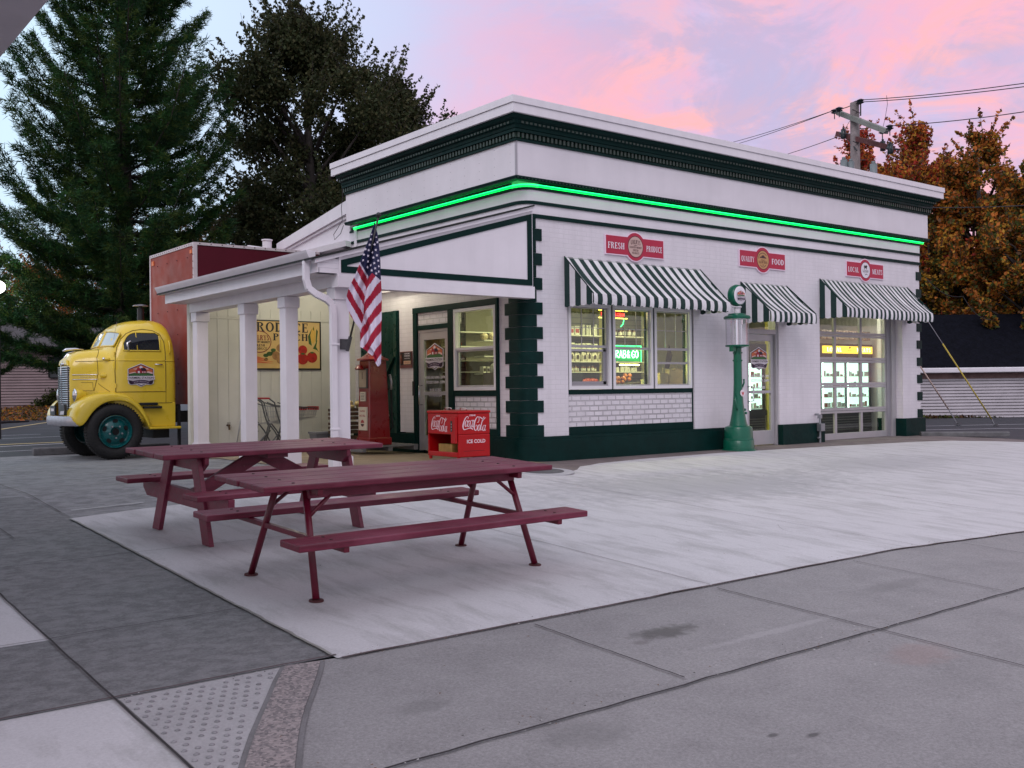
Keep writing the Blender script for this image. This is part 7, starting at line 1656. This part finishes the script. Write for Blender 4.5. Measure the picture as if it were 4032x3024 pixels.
wire('power_cable', [P3(2260, 181, 22), P3(1848, 221, 27), P3(1813, 234, 27.2), P3(1575, 316, 46)], 'second power cable just below the uppermost one', .011, .05)
wire('power_cable', [P3(2260, 234, 22), P3(1922, 272, 25.4), P3(1905, 281, 25.9)], 'power cable leaving the right end of the upper crossarm', .011, .05)
wire('power_cable', [P3(1808, 296, 27.6), P3(1640, 349, 46)], 'power cable leaving the left end of the lower crossarm', .011, .05)
wire('service_cable', [P3(1992, 448, 20.5), P3(2270, 440, 20)], 'dark service cable crossing in front of the orange maples', .009, .03)
for pts, lb in (([(1915, 206, 26), (1917, 225, 26), (1912, 255, 26), (1905, 285, 26), (1906, 312, 26.1)], 'thin drop wire in the middle between the cable and the lower crossarm'), ([(1978, 264, 25.2), (1965, 285, 25.4), (1940, 300, 25.7), (1925, 318, 25.8)], 'thin drop wire furthest right beside the pole'), ([(1858, 250, 27), (1835, 262, 27), (1822, 286, 27.2)], 'thin drop wire left of the pole')):
    wire('drop_wire', [P3(*p) for p in pts], lb, .006)
wire('service_cable', [P3(2000, 600, 30), P3(2080, 640, 30), P3(2140, 690, 30)], 'thin dark cable in front of the golden leaves above the shed roof', .010, .2)
b = MB(); g0 = Vector((15.04, .12, .0)); g1 = P3(1862, 420, 27)
def gy_(anc, top, t0, t1, label, cpl):
    d = top-anc; t = thing('guy_wire', label, 'guy wire', anc)
    b = MB(); b.tube([anc, top], .010, 6, M['steel']); b.build('strand', par=t, smooth='all')
    b = MB(); b.tube([anc+d*t0, anc+d*t1], .019, 8, cpl); b.build('guard', par=t, smooth='all')
    b = MB(); b.tube([anc-Z_*.05, anc+d*t0], .014, 6, M['steel']); b.lathe([(.10, 0), (.05, .03), (0, .04)], anc, 8, M['black']); b.build('anchor', par=t)
ganc = P3(2151, 918, 27.0); ganc.z = 0
gy_(ganc, P3(1890, 517, 27), .035, .44, 'guy wire with yellow plastic guard, the one anchored further right', pm('guard_yellow', (.50, .38, .05), .5, var=.1))
ganc2 = P3(2070, 905, 27.6); ganc2.z = .03
gy_(ganc2, P3(1855, 590, 27), .10, .50, 'guy wire with faded pale guard, anchored nearer the market corner', pm('guard_faded', (.52, .38, .32), .5, var=.1))

# ================================================================== STATION CANOPY CORNER AND GLOBE LAMP
cn_ = MB(); p0, p1 = P3(104, 0, 8.0), P3(0, 124, 8.0); dd = (p1-p0)
a0 = p0-dd*2.5; a1 = p1+dd*2.5; a0.z = p0.z; 
zc_ = 4.05
def flat(px, py, z): 
    d = (fw+rt*((px*1.8228-2016)/3978.7)+up*((1512-py*1.8228)/3978.7)); t = (z-CAM.z)/d.z; return CAM+d*t
c0, c1 = flat(104, 0, zc_), flat(0, 124, zc_); dd = (c1-c0).normalized(); nn = Vector((-dd.y, dd.x, 0))
if nn.dot(rt) > 0: nn = -nn
c0 = c0-dd*6; c1 = c1+dd*8
cn_.add([c0, c1, c1+nn*9, c0+nn*9]+[p+Z_*.35 for p in (c0, c1, c1+nn*9, c0+nn*9)], [(0, 1, 2, 3), (4, 7, 6, 5), (0, 4, 5, 1), (1, 5, 6, 2), (2, 6, 7, 3), (3, 7, 4, 0)])
cv_ = pm('canopy_metal', (.60, .56, .61), .5, var=.06); cno = cn_.build('station_canopy', cv_, label='grey metal canopy roof edge in the top left corner', cat='canopy')
cs_ = MB()
for k in range(1, 7): q0 = c0+nn*k*.42-Z_*.001; q1 = c1+nn*k*.42-Z_*.001; cs_.beam(q0, q1, .03, .02)
cs_.build('soffit_seams', pm('canopy_seam', (.24, .22, .26), .5), par=cno, fixn=False)
gp0 = P3(-3, 620, 26); gl2 = thing('globe_lamp', 'bright white globe lamp at the left edge of the view', 'street lamp', (gp0.x, gp0.y, .05))
b = MB(); b.sphere(gp0, .155, 20, 14); b.build('globe', emis('globe_white_light', (1, 1, .95), 12), par=gl2, smooth='all')
b = MB(); b.cyl((gp0.x, gp0.y, .0), (gp0.x, gp0.y, gp0.z-.14), .03, n=12); b.lathe([(.018, 0), (.018, .05), (.016, .08)], (gp0.x, gp0.y, .05), 16); b.build('post', M['black'], par=gl2, smooth=True)
l = bpy.data.lights.new('lamp_light', 'POINT'); l.energy = 420; l.color = (.85, 1, .8); l.shadow_soft_size = .16; o = bpy.data.objects.new('lamp_light', l); col.objects.link(o); o.parent = gl2; o.location = (0, 0, gp0.z-.05)
